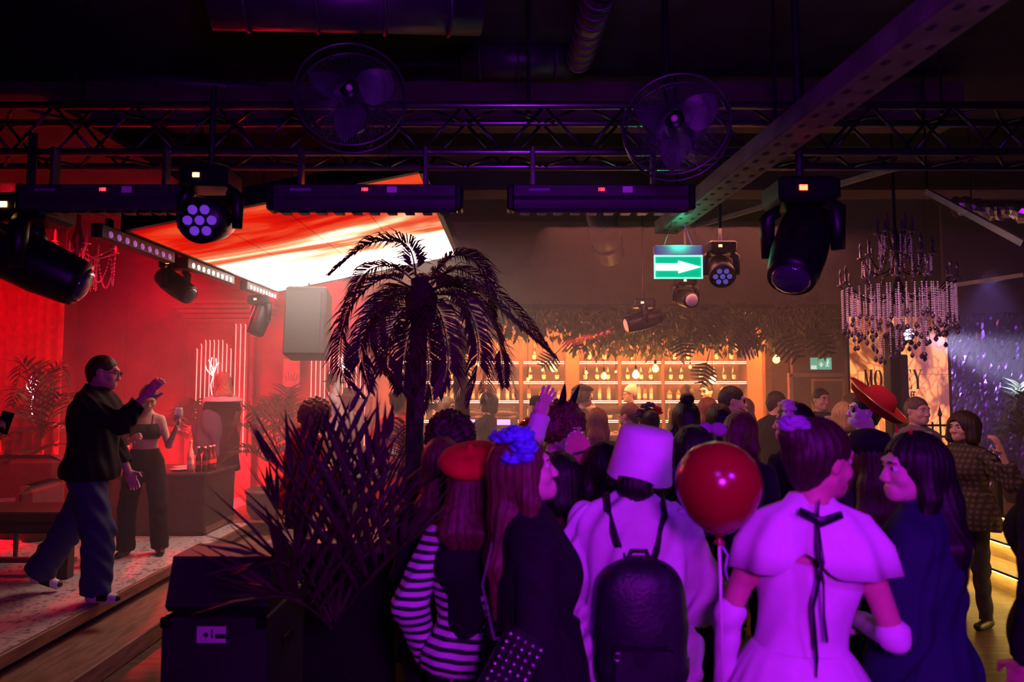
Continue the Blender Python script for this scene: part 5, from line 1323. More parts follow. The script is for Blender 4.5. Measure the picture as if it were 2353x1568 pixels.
def person(label, px, py, Y, yaw, base=0.0, sex='f', skin=SKIN, hair=('short', H_DARK), top=None, bottom=None,
           shoes=SH_BLACK, head=(0, 0, 0), lean=(0, 0), arms=None, legs=None, hands=None, res=1.0, face=1, wide=1.0,
           seed=1, group='people in the club crowd', toppos=None, brow=None, lipmat=LIPS, pnormal=None, hatcut=None):
    top = top or dict(m=C_BLACK); bottom = bottom or dict(kind='pants', m=C_BLACK)
    arms = {**DOWN, **(arms or {})}; legs = legs or {}; hands = hands or {}; pnormal = pnormal or {}
    male = sex == 'm'
    lc = v3(0, 0, .95)
    Ml = rotm(lean[0], 'X') @ rotm(lean[1], 'Y')              # +fwd leans towards the face side (-Y)
    TL = lambda q: lc+Ml @ (np.array(q, float)-lc)
    nc = v3(0, .015, 1.50)
    Mh = rotm(head[0], 'Z') @ rotm(head[1], 'X') @ rotm(head[2], 'Y')
    MH = Ml @ Mh
    TH = lambda q: TL(nc+Mh @ (np.array(q, float)-nc))
    # legs
    hip = {}; knee = {}; ank = {}; toe = {}
    for sd, sg in (('L', 1), ('R', -1)):
        th, sh = legs.get(sd, ((sg*.05, 0, -1), (sg*.02, .06, -1)))[:2]
        hip[sd] = v3(sg*.088, 0, .92); knee[sd] = hip[sd]+unit(th)*.43; ank[sd] = knee[sd]+unit(sh)*.41
        td = legs[sd][2] if sd in legs and len(legs[sd]) > 2 else (sg*.25, -1, -.28)
        toe[sd] = ank[sd]+unit(td)*.155
    sole = min(min(ank[q][2]-.075, toe[q][2]-.03) for q in 'LR')
    tp = TH((0, .012, 1.75))
    tgt = P(px, py, Y) if toppos is None else Vector(toppos)
    s = (tgt.z-base)/(tp[2]-sole)
    root = thing('person', label, 'person', (0, 0, 0), R_(yaw), group)
    root.scale = (s, s, s)
    c, q_ = math.cos(R_(yaw)), math.sin(R_(yaw))
    root.location = (tgt.x-s*(c*tp[0]-q_*tp[1]), tgt.y-s*(q_*tp[0]+c*tp[1]), base-s*sole)
    def W(q): 
        return Vector((root.location.x+s*(c*q[0]-q_*q[1]), root.location.y+s*(q_*q[0]+c*q[1]), root.location.z+s*q[2]))
    sw = .165 if male else .142
    tor = TORSO_M if male else TORSO_F
    wx = wide
    # ---- body: limbs and trunk
    hb = .017*res
    f = Fld()
    for cc, rr in tor: f.ell(TL(cc), (rr[0]*wx, rr[1]*wx, rr[2]), Ml, k=.06)
    for sg in (1, -1): f.cone(TL((sg*.03, .025, 1.44)), TL((sg*sw*.86*wx, .01, 1.395)), .050, .045, k=.05)
    if not male:
        for sg in (1, -1): f.ell(TL((sg*.062, -.082, 1.28)), (.056, .05, .056), Ml, k=.04)
    nr = .057 if male else .047
    f.cone(TL((0, .03, 1.42)), TH((0, .014, 1.575)), nr*1.08, nr, k=.04)
    sho = {}; elb = {}; wri = {}; hd = {}
    for sd, sg in (('L', 1), ('R', -1)):
        ua, fa = arms[sd][:2]
        ua = unit(ua); fa = unit(fa)
        sho[sd] = TL((sg*sw*wx, .01, 1.393)); elb[sd] = sho[sd]+ua*.285; wri[sd] = elb[sd]+fa*.25; hd[sd] = fa
        ra = (.052, .040, .028) if male else (.043, .034, .024)
        f.cone(sho[sd], elb[sd], ra[0], ra[1], k=.04); f.cone(elb[sd], wri[sd], ra[1]*1.02, ra[2], k=.02)
        rl = (.088, .060, .043) if male else (.086, .056, .038)
        f.cone(hip[sd], knee[sd], rl[0], rl[1], k=.04); f.cone(knee[sd], ank[sd], rl[1], rl[2], k=.02)
        f.cone(ank[sd]+v3(0, .02, -.035), toe[sd]-v3(0, 0, .01), .036, .026, k=.02)
    parts = [f.surf(hb)]
    # ---- head
    hh = .0065*res
    g = Fld()
    g.ell(TH((0, .012, 1.652)), (.076, .096, .098), MH, k=.03)
    g.ell(TH((0, -.028, 1.60)), (.061 if male else .058, .066, .082), MH, k=.03)
    cw = .012 if male else .006
    for sg in (1, -1):
        g.cone(TH((sg*.046, .0, 1.575)), TH((sg*cw, -.072, 1.548)), .024, .021, k=.03)
        g.ell(TH((sg*.042, -.062, 1.605)), (.022, .022, .022), MH, k=.02)
        g.ell(TH((sg*.078, .012, 1.632)), (.010, .021, .032), MH, k=.012)
        g.ell(TH((sg*.012, -.104, 1.600)), (.010, .011, .009), MH, k=.008)
    g.cone(TH((-.034, -.080, 1.664)), TH((.034, -.080, 1.664)), .014, .014, k=.02)
    g.cone(TH((0, -.088, 1.645)), TH((0, -.107, 1.606)), .0085, .0115, k=.012)
    g.cone(TH((-.018, -.084, 1.566)), TH((.018, -.084, 1.566)), .0125, .0125, k=.015)
    for sg in (1, -1): g.ell(TH((sg*.032, -.104, 1.641)), (.019, .017, .012), MH, k=.014, neg=True)
    g.cone(TL((0, .03, 1.46)), TH((0, .014, 1.575)), nr*1.03, nr, k=.03)
    parts.append(g.surf(hh))
    # ---- hands with five fingers
    for sd, sg in (('L', 1), ('R', -1)):
        sp = hands.get(sd, 'relax'); d = hd[sd]
        n = np.array(pnormal.get(sd, (-sg, -.2, .1)), float); n = n-d*(n @ d)
        n = unit(n) if np.linalg.norm(n) > 1e-3 else unit(np.cross(d, (0, 1, .2)))
        wv = np.cross(d, n)                                   # across the palm
        if wv @ v3(0, -1, .3) < 0: wv = -wv                   # thumb side leads
        k = Fld(); w0 = wri[sd]
        pc = w0+d*.055
        Rm = np.stack([wv, n, d], 1)
        k.ell(pc, (.041, .017, .052), Rm, k=.015)
        k.cone(w0-d*.05, w0+d*.02, .026 if male else .0225, .024 if male else .021, k=.02)
        curl = {'relax': 26, 'open': 5, 'fist': 74, 'grip': 58}[sp]
        for i, (off, ln) in enumerate(((.029, .070), (.010, .079), (-.009, .073), (-.027, .058))):
            q = pc+d*.040+wv*off; dv = d+wv*off*(9 if sp == 'open' else 1.0)
            a = R_(curl*.55); l = (ln*.46, ln*.32, ln*.26); rr = (.0095, .0086, .0078, .0070)
            for m in range(3):
                dd = unit(unit(dv)*math.cos(a)+n*math.sin(a)); q2 = q+dd*l[m]
                k.cone(q, q2, rr[m], rr[m+1], k=.004); q = q2; a += R_(curl)
        q = pc-d*.028+wv*.03
        t1 = unit(d*.55+wv*.75+n*.35); q2 = q+t1*.042; k.cone(q, q2, .0125, .0105, k=.01)
        t2 = unit(d*.95+wv*(.25 if sp != 'fist' else -.4)+n*(.35 if sp != 'fist' else .7)); k.cone(q2, q2+t2*.033, .0105, .0085, k=.006)
        parts.append(k.surf(.0055*max(res, .9)))
    body = link('body', np_mesh('body', parts), skin, root)
    # ---- eyes, brows, lips
    MHm = Matrix([list(r) for r in MH])
    if face:
        for sg in (1, -1):
            e = MB().ball(TH((sg*.032, -.0785, 1.641)), .0135, 8, 6).build('eye', EYEW, root, True)
            MB().ball(TH((sg*.032, -.0865, 1.641)), .0078, 8, 6).build('iris', EYED, e, True)
            MB().tube([TH((sg*.013, -.094, 1.659)), TH((sg*.032, -.0965, 1.665)), TH((sg*.052, -.080, 1.660))], [.003, .0042, .002], 6).build('eyebrow', brow or hair[1], root, True)
        MB().tube([TH((-.023, -.088, 1.566)), TH((-.009, -.0965, 1.5695)), TH((0, -.0975, 1.5675)), TH((.009, -.0965, 1.5695)), TH((.023, -.088, 1.566))], [.002, .0052, .0048, .0052, .002], 6).build('lips', lipmat, root, True)
    # ---- hair
    hk = hair[0]; hm = hair[1]; hl = hair[2] if len(hair) > 2 else .35
    if hk != 'none':
        a = Fld(); ex = {'short': .010, 'buzz': .0075, 'long': .016, 'bob': .020, 'curly': .035, 'updo': .014, 'afro': .040}[hk]
        hv = hair[3] if len(hair) > 3 else 1.0; ex = ex*hv+.03*(hv-1)
        a.ell(TH((0, .018, 1.660)), (.076+ex, .094+ex, .094+ex), MH, k=.02)
        if hk in ('short', 'buzz', 'updo'):
            a.cone(TH((0, .06, 1.63)), TH((0, .055, 1.575)), .052+ex*.5, .045, k=.03)
        if hk == 'curly':
            for i in range(14):
                b = np.random.default_rng(seed*31+i).uniform(-1, 1, 3)
                a.ell(TH((b[0]*.10, .035+b[1]*.06, 1.64+b[2]*.09)), (.045, .045, .045), MH, k=.03)
        if hk == 'bob':
            for sg in (1, -1): a.cone(TH((sg*.062*hv, .005, 1.66)), TH((sg*.080*hv, -.012, 1.545)), .045*hv, .036*hv, k=.03)
            a.cone(TH((0, .06, 1.65)), TH((0, .07, 1.545)), .085*hv, .072*hv, k=.04)
        if hk == 'long':
            hb0 = TH((0, .055, 1.64)); hb1 = TH((0, .095, 1.50)); hb2 = TL((0, .125, 1.50-hl*.5)); hb3 = TL((0, .13, 1.50-hl))
            a.cone(hb0, hb1, .074, .070, k=.04)
            for o in (-.04, 0, .04):
                a.cone(hb1+Ml @ v3(o, 0, 0), hb2+Ml @ v3(o*1.5, 0, 0), .046, .042, k=.03); a.cone(hb2+Ml @ v3(o*1.5, 0, 0), hb3+Ml @ v3(o*1.2, 0, 0), .042, .018, k=.03)
            for sg in (1, -1):
                a.cone(TH((sg*.060, .0, 1.67)), TH((sg*.083, .008, 1.54)), .034, .030, k=.03)
                a.cone(TH((sg*.083, .008, 1.54)), TL((sg*.105, .02, 1.47-hl*.55)), .030, .018, k=.03)
        if hk == 'updo':
            a.ell(TH((0, .105, 1.70)), (.05, .048, .05), MH, k=.02)
        if hatcut: a.cut(MH @ v3(0, 0, 1), TH((0, .0, hatcut)))
        # open the face
        if hk not in ('afro', 'curly'):
            a.ell(TH((0, -.088, 1.600)), ((.080, .078, .094) if hk in ('short', 'buzz', 'updo') else (.066 if hk != 'bob' else .058, .072, .098)), MH, k=.015, neg=True)
        else:
            a.ell(TH((0, -.11, 1.598)), (.062, .085, .085), MH, k=.02, neg=True)
        if hk in ('short', 'buzz', 'updo'):
            for sg in (1, -1): a.ell(TH((sg*.085, -.022, 1.60)), (.03, .045, .055), MH, k=.015, neg=True)
        a.disp = (curl_noise(.0045, 150, seed) if hk in ('curly', 'afro') else strand_noise(.0018 if hk != 'buzz' else .0005, 26, seed))
        link('hair', np_mesh('hair', [a.surf(.0085*res)]), hm, root)
    # ---- clothes
    t = top.get('t', .014); hem = top.get('hem', .88); slv = top.get('sl', 2.0)
    ht = .0125*res
    fam = top.get('fold', .004)
    if top.get('kind') != 'none':
        a = Fld()
        for cc, rr in tor: a.ell(TL(cc), (rr[0]*wx+t, rr[1]*wx+t, rr[2]+t), Ml, k=.07)
        if not top.get('strapless'):
            for sg in (1, -1): a.cone(TL((sg*.03, .025, 1.435)), TL((sg*sw*.90*wx, .012, 1.39)), .050+t, .046+t, k=.05)
        else:
            a.cut(Ml @ v3(0, 0, 1), TL((0, 0, top['strapless'])))
        if not male:
            for sg in (1, -1): a.ell(TL((sg*.060, -.080, 1.28)), (.056+t, .05+t, .056+t), Ml, k=.05)
        if hem < .98: a.ell(TL((0, 0, .92)), (.178*wx+t, .128*wx+t, .15), Ml, k=.05)
        if hem < .86:
            a.skirt((0, 0, 0), 1.10, hem, .15*wx+t, top.get('rb', .20*wx+t), top.get('nf', 9), .05, .82, k=.05)
        if top.get('collar'):
            a.cone(TL((0, .03, 1.44)), TH((0, .018, 1.535)), nr+.030, nr+.022, k=.02, flat=True)
        if hem >= .70: a.cut(Ml @ v3(0, 0, -1), TL((0, 0, hem)))
        a.disp = fold_noise(fam, 26, 17, seed)
        tp_ = [a.surf(ht)]
        if slv > 0:
            for sd in 'LR':
                b = Fld(); rs = top.get('rs', .014); puff = top.get('puff', 0)
                e1 = elb[sd] if slv >= 1 else sho[sd]+(elb[sd]-sho[sd])*slv
                b.cone(sho[sd], e1, .048+rs, (.040+rs+puff if slv >= 1 else .046+rs+puff), k=.03, flat=slv < 1)
                if slv > 1:
                    fr = min(slv-1, 1); e2 = elb[sd]+(wri[sd]-elb[sd])*fr
                    b.cone(elb[sd], e2, .040+rs+puff, .030+rs*.9+puff*.5, k=.03, flat=True)
                b.disp = fold_noise(fam*1.2, 34, 30, seed+5)
                tp_.append(b.surf(ht))
        link(top.get('name', 'top'), np_mesh('top', tp_), top['m'], root)
    bk = bottom.get('kind', 'pants')
    if bk in ('pants',):
        a = Fld(); lo_ = bottom.get('loose', .012); pt = .004
        for cc, rr in tor[:1]: a.ell(TL(cc), (rr[0]*wx+pt, rr[1]*wx+pt, rr[2]), Ml, k=.05)
        a.ell(TL(tor[1][0]), ((tor[1][1][0]+.010)*wx, (tor[1][1][1]+.012)*wx, tor[1][1][2]+.02), Ml, k=.05)
        if not male: a.ell(TL((0, -.005, 1.0)), (.150*wx, .108*wx, .10), Ml, k=.05)
        for sd in 'LR':
            a.cone(hip[sd], knee[sd], .086+lo_*.6, .058+lo_, k=.04)
            a.cone(knee[sd], ank[sd]+(ank[sd]-knee[sd])*.05, .058+lo_, .042+lo_*bottom.get('flare', 1.0), k=.03, flat=True)
        a.cut(Ml @ v3(0, 0, 1), TL((0, 0, bottom.get('waist', 1.06))))
        a.disp = fold_noise(bottom.get('fold', .004), 24, 26, seed+9)
        link('trousers', np_mesh('trousers', [a.surf(ht*1.1)]), bottom['m'], root)
    elif bk == 'skirt':
        a = Fld()
        zt = bottom.get('waist', 1.08)
        a.skirt((0, .0, 0), zt, bottom.get('zb', .5), bottom.get('rt', tor[1][1][0]*wx+.016), bottom.get('rb', .30), bottom.get('nf', 14), bottom.get('amp', .06), .86, k=.03, ph=seed, flare=bottom.get('flare', .8))
        link('skirt', np_mesh('skirt', [a.surf(ht)]), bottom['m'], root)
    for sd in 'LR':
        a = Fld(); an = ank[sd]; to = toe[sd]
        a.cone(an+v3(0, .022, -.035), to+v3(0, 0, -.004), .043, .033, k=.02); a.cone(an+v3(0, 0, .01), an+v3(0, .01, -.03), .045, .047, k=.02, flata=True)
        a.cut((0, 0, -1), (0, 0, min(an[2]-.078, to[2]-.034)))
        link('shoe', np_mesh('shoe', [a.surf(.011*res)]), shoes, root)
    return dict(root=root, W=W, TH=TH, TL=TL, MH=MHm, Ml=Matrix([list(r) for r in Ml]), wri=wri, hd=hd, s=s, yaw=R_(yaw), sho=sho, elb=elb)

# ------------------------------------------------------------------ who stands where
PPL = {}
ZST = .282
def lathe_hat(pp, name, prof, m, c=(0, .012, 1.70), n=32, sx=1., sy=1., tilt=(0, 0), fold=None):
    M_ = pp['MH'] @ Matrix.Rotation(R_(tilt[0]), 3, 'X') @ Matrix.Rotation(R_(tilt[1]), 3, 'Y')
    return MB().lathe(prof, pp['TH'](c), n, M_, sx, sy, fold).build(name, m, pp['root'], True)
def fedora(pp, m, band, tilt=(0, 0), brim=.15):
    h = lathe_hat(pp, 'hat', [(brim*.93, -.005), (brim, .0), (brim, .006), (.098, .012), (.094, .05), (.086, .10), (.06, .118), (.03, .108), (.001, .105)], m, (0, .014, 1.688), 32, .92, 1.08, tilt)
    M_ = pp['MH'] @ Matrix.Rotation(R_(tilt[0]), 3, 'X') @ Matrix.Rotation(R_(tilt[1]), 3, 'Y')
    MB().lathe([(.099, .012), (.0985, .034), (.094, .034), (.094, .012)], pp['TH']((0, .014, 1.688)), 32, M_, .92, 1.08).build('hat_band', band, h, True)
def petals(k, c, r, seed, n=9):
    q = random.Random(seed); c = Vector(c)
    for i in range(n):
        a = i*2.39+q.random(); e = .25+.9*(i/n); d = Vector((math.cos(a)*math.cos(e), math.sin(a)*math.cos(e), math.sin(e)))
        M_ = d.to_track_quat('Z', 'Y').to_matrix()
        k.lathe([(.003, 0), (r*.38, r*.25), (r*.52, r*.6), (r*.40, r*.95), (r*.05, r*1.0)], c, 7, M_ @ Matrix.Diagonal((1, .35, 1)))
    return k
def flower_crown(pp, m, pts, r, name='flower', hb=True):
    for i, q in enumerate(pts):
        petals(MB(), pp['TH'](q), r*(1-.15*(i % 3)), i+3).build(name, m, pp['root'], True)
def glasses(pp):
    k = MB(); f = pp['TH']; MHm = pp['MH'] @ Matrix.Rotation(math.pi/2, 3, 'X')
    for sg in (1, -1):
        k.torus(f((sg*.034, -.108, 1.640)), .023, .0022, 18, 5, MHm, 1.1, .85); k.tube([f((sg*.058, -.106, 1.645)), f((sg*.080, -.04, 1.643)), f((sg*.082, .01, 1.640))], .002, 5)
    k.tube([f((-.012, -.112, 1.643)), f((.012, -.112, 1.643))], .002, 5); k.build('glasses', BLKM, pp['root'], True)
def local_box(pp, name, c, d, m, f='TL', rot=None, parent=None, b=.01):
    M_ = pp['Ml'] if f == 'TL' else pp['MH']
    return MB().bbox(pp[f](c), d, b, M_ if rot is None else M_ @ Euler(rot).to_matrix()).build(name, m, parent or pp['root'])

# ---- on the stage
pp = person('man in black sweatshirt and dark jeans dancing at the stage edge', 243, 820, 5.2, 98, ZST, 'm', SKIN, ('buzz', H_DARK), dict(m=C_BLACK, t=.040, hem=.865, rs=.032, sl=1.75, collar=True, fold=.006), dict(kind='pants', m=C_DENIM, loose=.045, fold=.008, flare=1.3), SH_WHITE,
            head=(10, 6, 0), lean=(4, 0), wide=1.1, arms={'R': ((-.12, -1, -.52), (.05, -.62, .80)), 'L': ((.15, -.15, -1), (.0, -.45, -1))}, hands={'R': 'relax', 'L': 'relax'},
            legs={'R': ((-.12, -.30, -1), (-.05, -.02, -1)), 'L': ((.10, .42, -1), (.05, .62, -1), (.1, -.75, -.65))}, res=.75, face=1, seed=11)
glasses(pp); PPL['dancer'] = pp
for o_ in [c_ for c_ in pp['root'].children if c_.name.startswith('shoe')]:
    o_.data.materials.append(SH_BLACK); co = np.array([v_.co for v_ in o_.data.vertices]); y0_, y1_ = co[:, 1].min(), co[:, 1].max(); z0_ = co[:, 2].min()
    for pg in o_.data.polygons:
        u_ = (pg.center.y-y0_)/(y1_-y0_); pg.material_index = 1 if pg.center.z > z0_+.022 and (u_ < .10 or .34 < u_ < .62) else 0
local_box(pp, 'neck_tag', (0, .105, 1.44), (.03, .004, .008), C_WHITE, 'TL', None, None, .001)
pp = person('woman in black crop top and trousers holding a wine glass on the stage', 345, 893, 6.35, 18, ZST, 'f', SKIN, ('updo', H_BROWN), dict(m=C_BLACK, hem=1.20, sl=0, t=.008, strapless=1.36), dict(kind='pants', m=C_BLACK, loose=.03, flare=1.5, waist=1.10), SH_BLACK,
            head=(15, 24, 5), lean=(3, 0), arms={'L': ((.35, -.25, -1), (.35, -.55, .75)), 'R': ((-.28, -.15, -1), (.55, -.75, .35))}, hands={'L': 'grip', 'R': 'fist'}, res=.8, face=1, seed=12,
            legs={'L': ((.14, -.05, -1), (.04, .08, -1)), 'R': ((-.14, .0, -1), (-.02, .08, -1))})
MB().tube([pp['TL']((.075, -.095, 1.34)), pp['TL']((.075, -.03, 1.45)), pp['TL']((.07, .07, 1.42))], .004, 5).build('strap', C_BLACK, pp['root']); MB().tube([pp['TL']((-.075, -.095, 1.34)), pp['TL']((-.075, -.03, 1.45)), pp['TL']((-.07, .07, 1.42))], .004, 5).build('strap', C_BLACK, pp['root'])
hp = pp['W'](pp['wri']['L']+pp['hd']['L']*.075)
t = thing('wine_glass', 'wine glass in the hand of the woman in the crop top', 'glass', hp+Vector((.01, -.03, -.07)))
MB().lathe([(.032, 0), (.032, .003), (.005, .008), (.004, .085), (.02, .10), (.038, .13), (.036, .18), (.030, .205), (.028, .205), (.034, .17), (.034, .13), (.001, .10)], n=18).build('glass_bowl', CLRG, t, True); MB().lathe([(.012, .103), (.033, .13), (.033, .145), (.001, .145)], n=16).build('wine', mat('white_wine', (.6, .5, .25), .1, var=0), t, True)
pp = person('blond woman in black dress with a white frilled collar seen from behind', 512, 858, 8.3, 205, ZST, 'f', SKIN, ('long', H_BLOND, .06), dict(m=C_BLACK, hem=.6, sl=.4, t=.012), dict(kind='skirt', m=C_BLACK, zb=.55, rb=.22), SH_BLACK, head=(8, 8, 0), arms={'L': ((.25, .0, -1), (.1, -1, .1))}, hands={'L': 'grip'}, seed=13, face=0)
MB().lathe([(.190, .0), (.235, -.045), (.235, -.057), (.185, -.012), (.08, .050), (.085, .062)], pp['TL']((0, .035, 1.455)), 36, pp['Ml'], 1, .88, fold=lambda th, i: .07*math.sin(14*th) if i in (1, 2) else 0).build('collar', C_WHITE, pp['root'], True)
jq = P(474, 992, 8.02)
t = thing('folded_jacket', 'blue-grey jacket carried on the arm of the blond woman on the stage', 'jacket', jq)
a = Fld(); a.ell((0, 0, 0), (.17, .07, .24), None, .04); a.cone((.05, 0, .15), (-.10, 0, -.22), .09, .05, .05); a.cone((.1, -.02, .1), (.14, -.03, -.26), .05, .03, .04); a.disp = fold_noise(.012, 26, 14, 3)
link('jacket_cloth', np_mesh('jacket', [a.surf(.014)]), cloth('blue_grey', (.10, .11, .17)), t)
# hand with a phone at the left edge
pp = person('person at the left edge holding up a phone', -190, 905, 4.6, 60, ZST, 'f', SKIN, ('long', H_DARK, .3), dict(m=C_BLACK), None, arms={'L': ((.35, -.75, -.15), (.10, -1, .55)), 'R': ((-.2, 0, -1), (0, -.3, -1))}, hands={'L': 'grip'}, seed=14, face=0, pnormal={'L': (-1, 0, .3)})
wq = P(4, 922, 4.6)
dlt = wq-pp['W'](pp['wri']['L']+pp['hd']['L']*.03); pp['root'].location.x += dlt.x; pp['root'].location.y += dlt.y
wq = pp['W'](pp['wri']['L']+pp['hd']['L']*.09)+Vector((dlt.x*0, 0, 0))
t = thing('phone', 'black phone held up at the left edge', 'phone', Vector((P(12, 893, 4.55).x, wq.y-.02, wq.z+.02))); t.rotation_euler = (R_(10), R_(18), R_(20))
MB().bbox((0, 0, 0), (.072, .009, .15), .004).build('phone_body', GLASSB, t); MB().bbox((-.018, .006, .055), (.024, .004, .024), .002).build('camera_bump', BLKM, t)

# ---- middle left, under the screen
pp = person('man in a dark hat and pale shirt raising a hand to his brow', 768, 868, 9.0, 70, ZST, 'm', SKIN, ('short', H_DARK), dict(m=C_LGREY, t=.02), None, arms={'R': ((-.55, -.7, .15), (.35, .0, .8)), 'L': ((.2, -.2, -1), (-.2, -1, .2))}, seed=21)
fedora(pp, C_BLACK, C_CHAR, (4, 0))
pp = person('man in a black hat and grey shirt with his back half turned', 806, 902, 8.3, 130, .0, 'm', SKIN, ('short', H_BLACK), dict(m=C_MID, t=.02), None, seed=22, arms={'L': ((.4, -.6, .2), (-.2, -.4, .8))})
fedora(pp, C_BLACK, C_CHAR, (6, 0), .16)
pp = person('brown-haired person in a loose red shirt bending over a phone', 738, 927, 5.55, 118, 0, 'm', SKIN, ('curly', H_LIGHT), dict(m=C_RED, t=.035, sl=1.8, rs=.03, fold=.007), dict(kind='pants', m=C_CHAR), head=(5, 22, 0), lean=(6, 0), arms=FRONT, hands={'L': 'grip', 'R': 'grip'}, seed=23)
hp = (pp['W'](pp['wri']['L'])+pp['W'](pp['wri']['R']))/2
t = thing('phone', 'phone in the hands of the person in the red shirt', 'phone', hp+Vector((.05, .02, .03)), R_(118)); MB().bbox((0, 0, 0), (.072, .15, .009), .004, Euler((R_(25), 0, 0))).build('phone_body', GLASSB, t); MB().box((0, 0, .006), (.062, .13, .003), Euler((R_(25), 0, 0))).build('phone_screen', mat('phone_glow', (.3, .25, .25), .2, var=0, emit=(1, .75, .7), estr=.6, noled=True), t)
pp = person('person in a long red robe half hidden by the palm trunk', 918, 897, 7.2, 150, 0, 'f', SKIN, ('updo', H_DARK), dict(m=C_RED, t=.03, hem=.5, rb=.30, sl=2, rs=.05, puff=.03, fold=.009), dict(kind='skirt', m=C_RED, zb=.15, rb=.33, amp=.1), arms={'L': ((.6, -.3, -.5), (.5, -.7, .3))}, seed=24, face=0)
pp = person('long-haired woman in a pink top smiling beside the second palm', 1027, 915, 7.9, 62, 0, 'f', SKIN, ('long', H_LIGHT, .22), dict(m=C_PINK, t=.02, fold=.006), None, arms={'R': ((-.7, -.2, -.5), (-.3, -.8, .3))}, seed=25)
pp = person('dark-dressed person with an outstretched bare arm at the bar', 1122, 905, 8.9, 250, 0, 'f', SKIN, ('bob', H_DARK), dict(m=C_BLACK, sl=.5), None, arms={'R': ((-.2, -.9, -.45), (-.1, -1, .05)), 'L': ((.2, -.9, -.5), (0, -1, .1))}, seed=26, face=0)
pp = person('blond woman in a black hooded top with her back to the camera', 1236, 915, 7.3, 185, 0, 'f', SKIN, ('long', H_BLOND, .24), dict(m=C_BLACK, t=.03, rs=.03), None, seed=27, face=0, hatcut=1.70)
lathe_hat(pp, 'knit_cap', [(.098, -.005), (.102, .0), (.100, .05), (.080, .085), (.04, .10), (.001, .104)], C_BLACK, (0, .02, 1.672), 24, .95, 1.1, (-18, 0))
pp = person('fair-haired woman with a red bow before the blond woman', 1214, 975, 5.3, 160, 0, 'f', SKIN, ('updo', H_LIGHT), dict(m=C_MID), None, seed=28, face=0)
flower_crown(pp, C_RED, ((-.03, .07, 1.76), (.01, .085, 1.735)), .06)

# ---- foreground, left to right
pp = person('man with a round mop of dark hair in a black coat beside the palm', 1040, 962, 3.4, 150, 0, 'm', SKIN_T, ('afro', H_DARK), dict(m=C_BLACK, t=.05, hem=.55, rs=.035, collar=True, rb=.28), None, wide=1.08, head=(-25, 4, 0), seed=31, res=.8, face=0)
pp = person('woman with straight dark brown hair behind the red beret', 1016, 1012, 3.05, 175, 0, 'f', SKIN, ('long', H_BROWN, .10), dict(m=C_BLACK, hem=.8), None, seed=32, res=.8, face=0)
STRIPE = bpy.data.materials.new('striped_jersey'); STRIPE.use_nodes = True; nt = STRIPE.node_tree
tc = nd(nt, 'ShaderNodeTexCoord'); sp_ = nd(nt, 'ShaderNodeSeparateXYZ'); nt.links.new(tc.outputs['Object'], sp_.inputs[0])
mu = nd(nt, 'ShaderNodeMath', operation='MULTIPLY'); mu.inputs[1].default_value = 2*math.pi/.036; nt.links.new(sp_.outputs['Z'], mu.inputs[0])
sn = nd(nt, 'ShaderNodeMath', operation='SINE'); nt.links.new(mu.outputs[0], sn.inputs[0])
gt = nd(nt, 'ShaderNodeMath', operation='GREATER_THAN'); gt.inputs[1].default_value = -.15; nt.links.new(sn.outputs[0], gt.inputs[0])
mx = nd(nt, 'ShaderNodeMixRGB'); mx.inputs['Color1'].default_value = (.012, .01, .014, 1); mx.inputs['Color2'].default_value = (.72, .70, .72, 1); nt.links.new(gt.outputs[0], mx.inputs['Fac'])
nt.links.new(mx.outputs[0], nt.nodes['Principled BSDF'].inputs['Base Color']); nt.nodes['Principled BSDF'].inputs['Roughness'].default_value = .8
pp = person('woman in a red beret and black-and-white striped jersey', 1090, 1044, 2.62, 172, 0, 'f', SKIN, ('long', H_BROWN, .10), dict(m=STRIPE, t=.02, rs=.02, puff=.012, hem=.9), dict(kind='pants', m=C_BLACK), head=(-20, 6, 0), arms={'L': ((.40, .10, -1), (-.25, -.35, -1)), 'R': ((-.2, -.1, -1), (.4, -1, -.2))}, seed=33, res=.7, face=0, hatcut=1.70)
lathe_hat(pp, 'beret', [(.085, -.02), (.090, -.012), (.118, .012), (.132, .035), (.118, .062), (.07, .082), (.012, .088), (.010, .105), (.001, .107)], cloth('beret_red', (.62, .015, .02)), (0, .03, 1.695), 32, 1, 1.12, (-26, -8), fold=lambda th, i: .03*math.sin(3*th+1) if 1 < i < 6 else 0)
a = Fld()
for cc, rr in TORSO_F[1:]: a.ell(pp['TL'](cc), (rr[0]*.86, rr[1]+.042, rr[2]+.02), None, k=.06)
for sg in (1, -1): a.cone(pp['TL']((sg*.07, .06, 1.30)), pp['TL']((sg*.085, .03, 1.44)), .07, .045, k=.04)
a.cut((0, 0, -1), (0, 0, .95)); link('waistcoat', np_mesh('waistcoat', [a.surf(.011)]), C_BLACK, pp['root'])
BLUEF = mat('blue_petal', (.10, .12, .72), .6, var=.35, scale=30)
pp = person('woman in a blue flower crown and black coat looking right with long hair', 1182, 1012, 2.35, 98, 0, 'f', SKIN_P, ('long', H_BROWN, .36), dict(m=C_BLACK, t=.04, hem=.55, rs=.03, rb=.28, collar=True), None, head=(-2, -12, 0), wide=1.05, seed=34, res=.6, face=2)
fc = []
for i in range(11):
    a = math.pi*(.02+.96*i/10); fc.append((.088*math.cos(a), .005+.015*math.sin(2*a), 1.672+.082*math.sin(a)))
flower_crown(pp, BLUEF, fc, .060)
for i, q in enumerate(((.085, .045, 1.66), (.08, .06, 1.70), (.04, .06, 1.752), (-.04, .05, 1.752), (-.085, .045, 1.68))): petals(MB(), pp['TH'](q), .048, i+20).build('flower', BLUEF, pp['root'], True)
hA = P(1108, 1345, 2.12); hB = P(1135, 1470, 2.05)
t = thing('studded_bag', 'black shoulder bag covered in shiny round studs at the bottom of the crowd', 'bag', P(1172, 1535, 2.0))
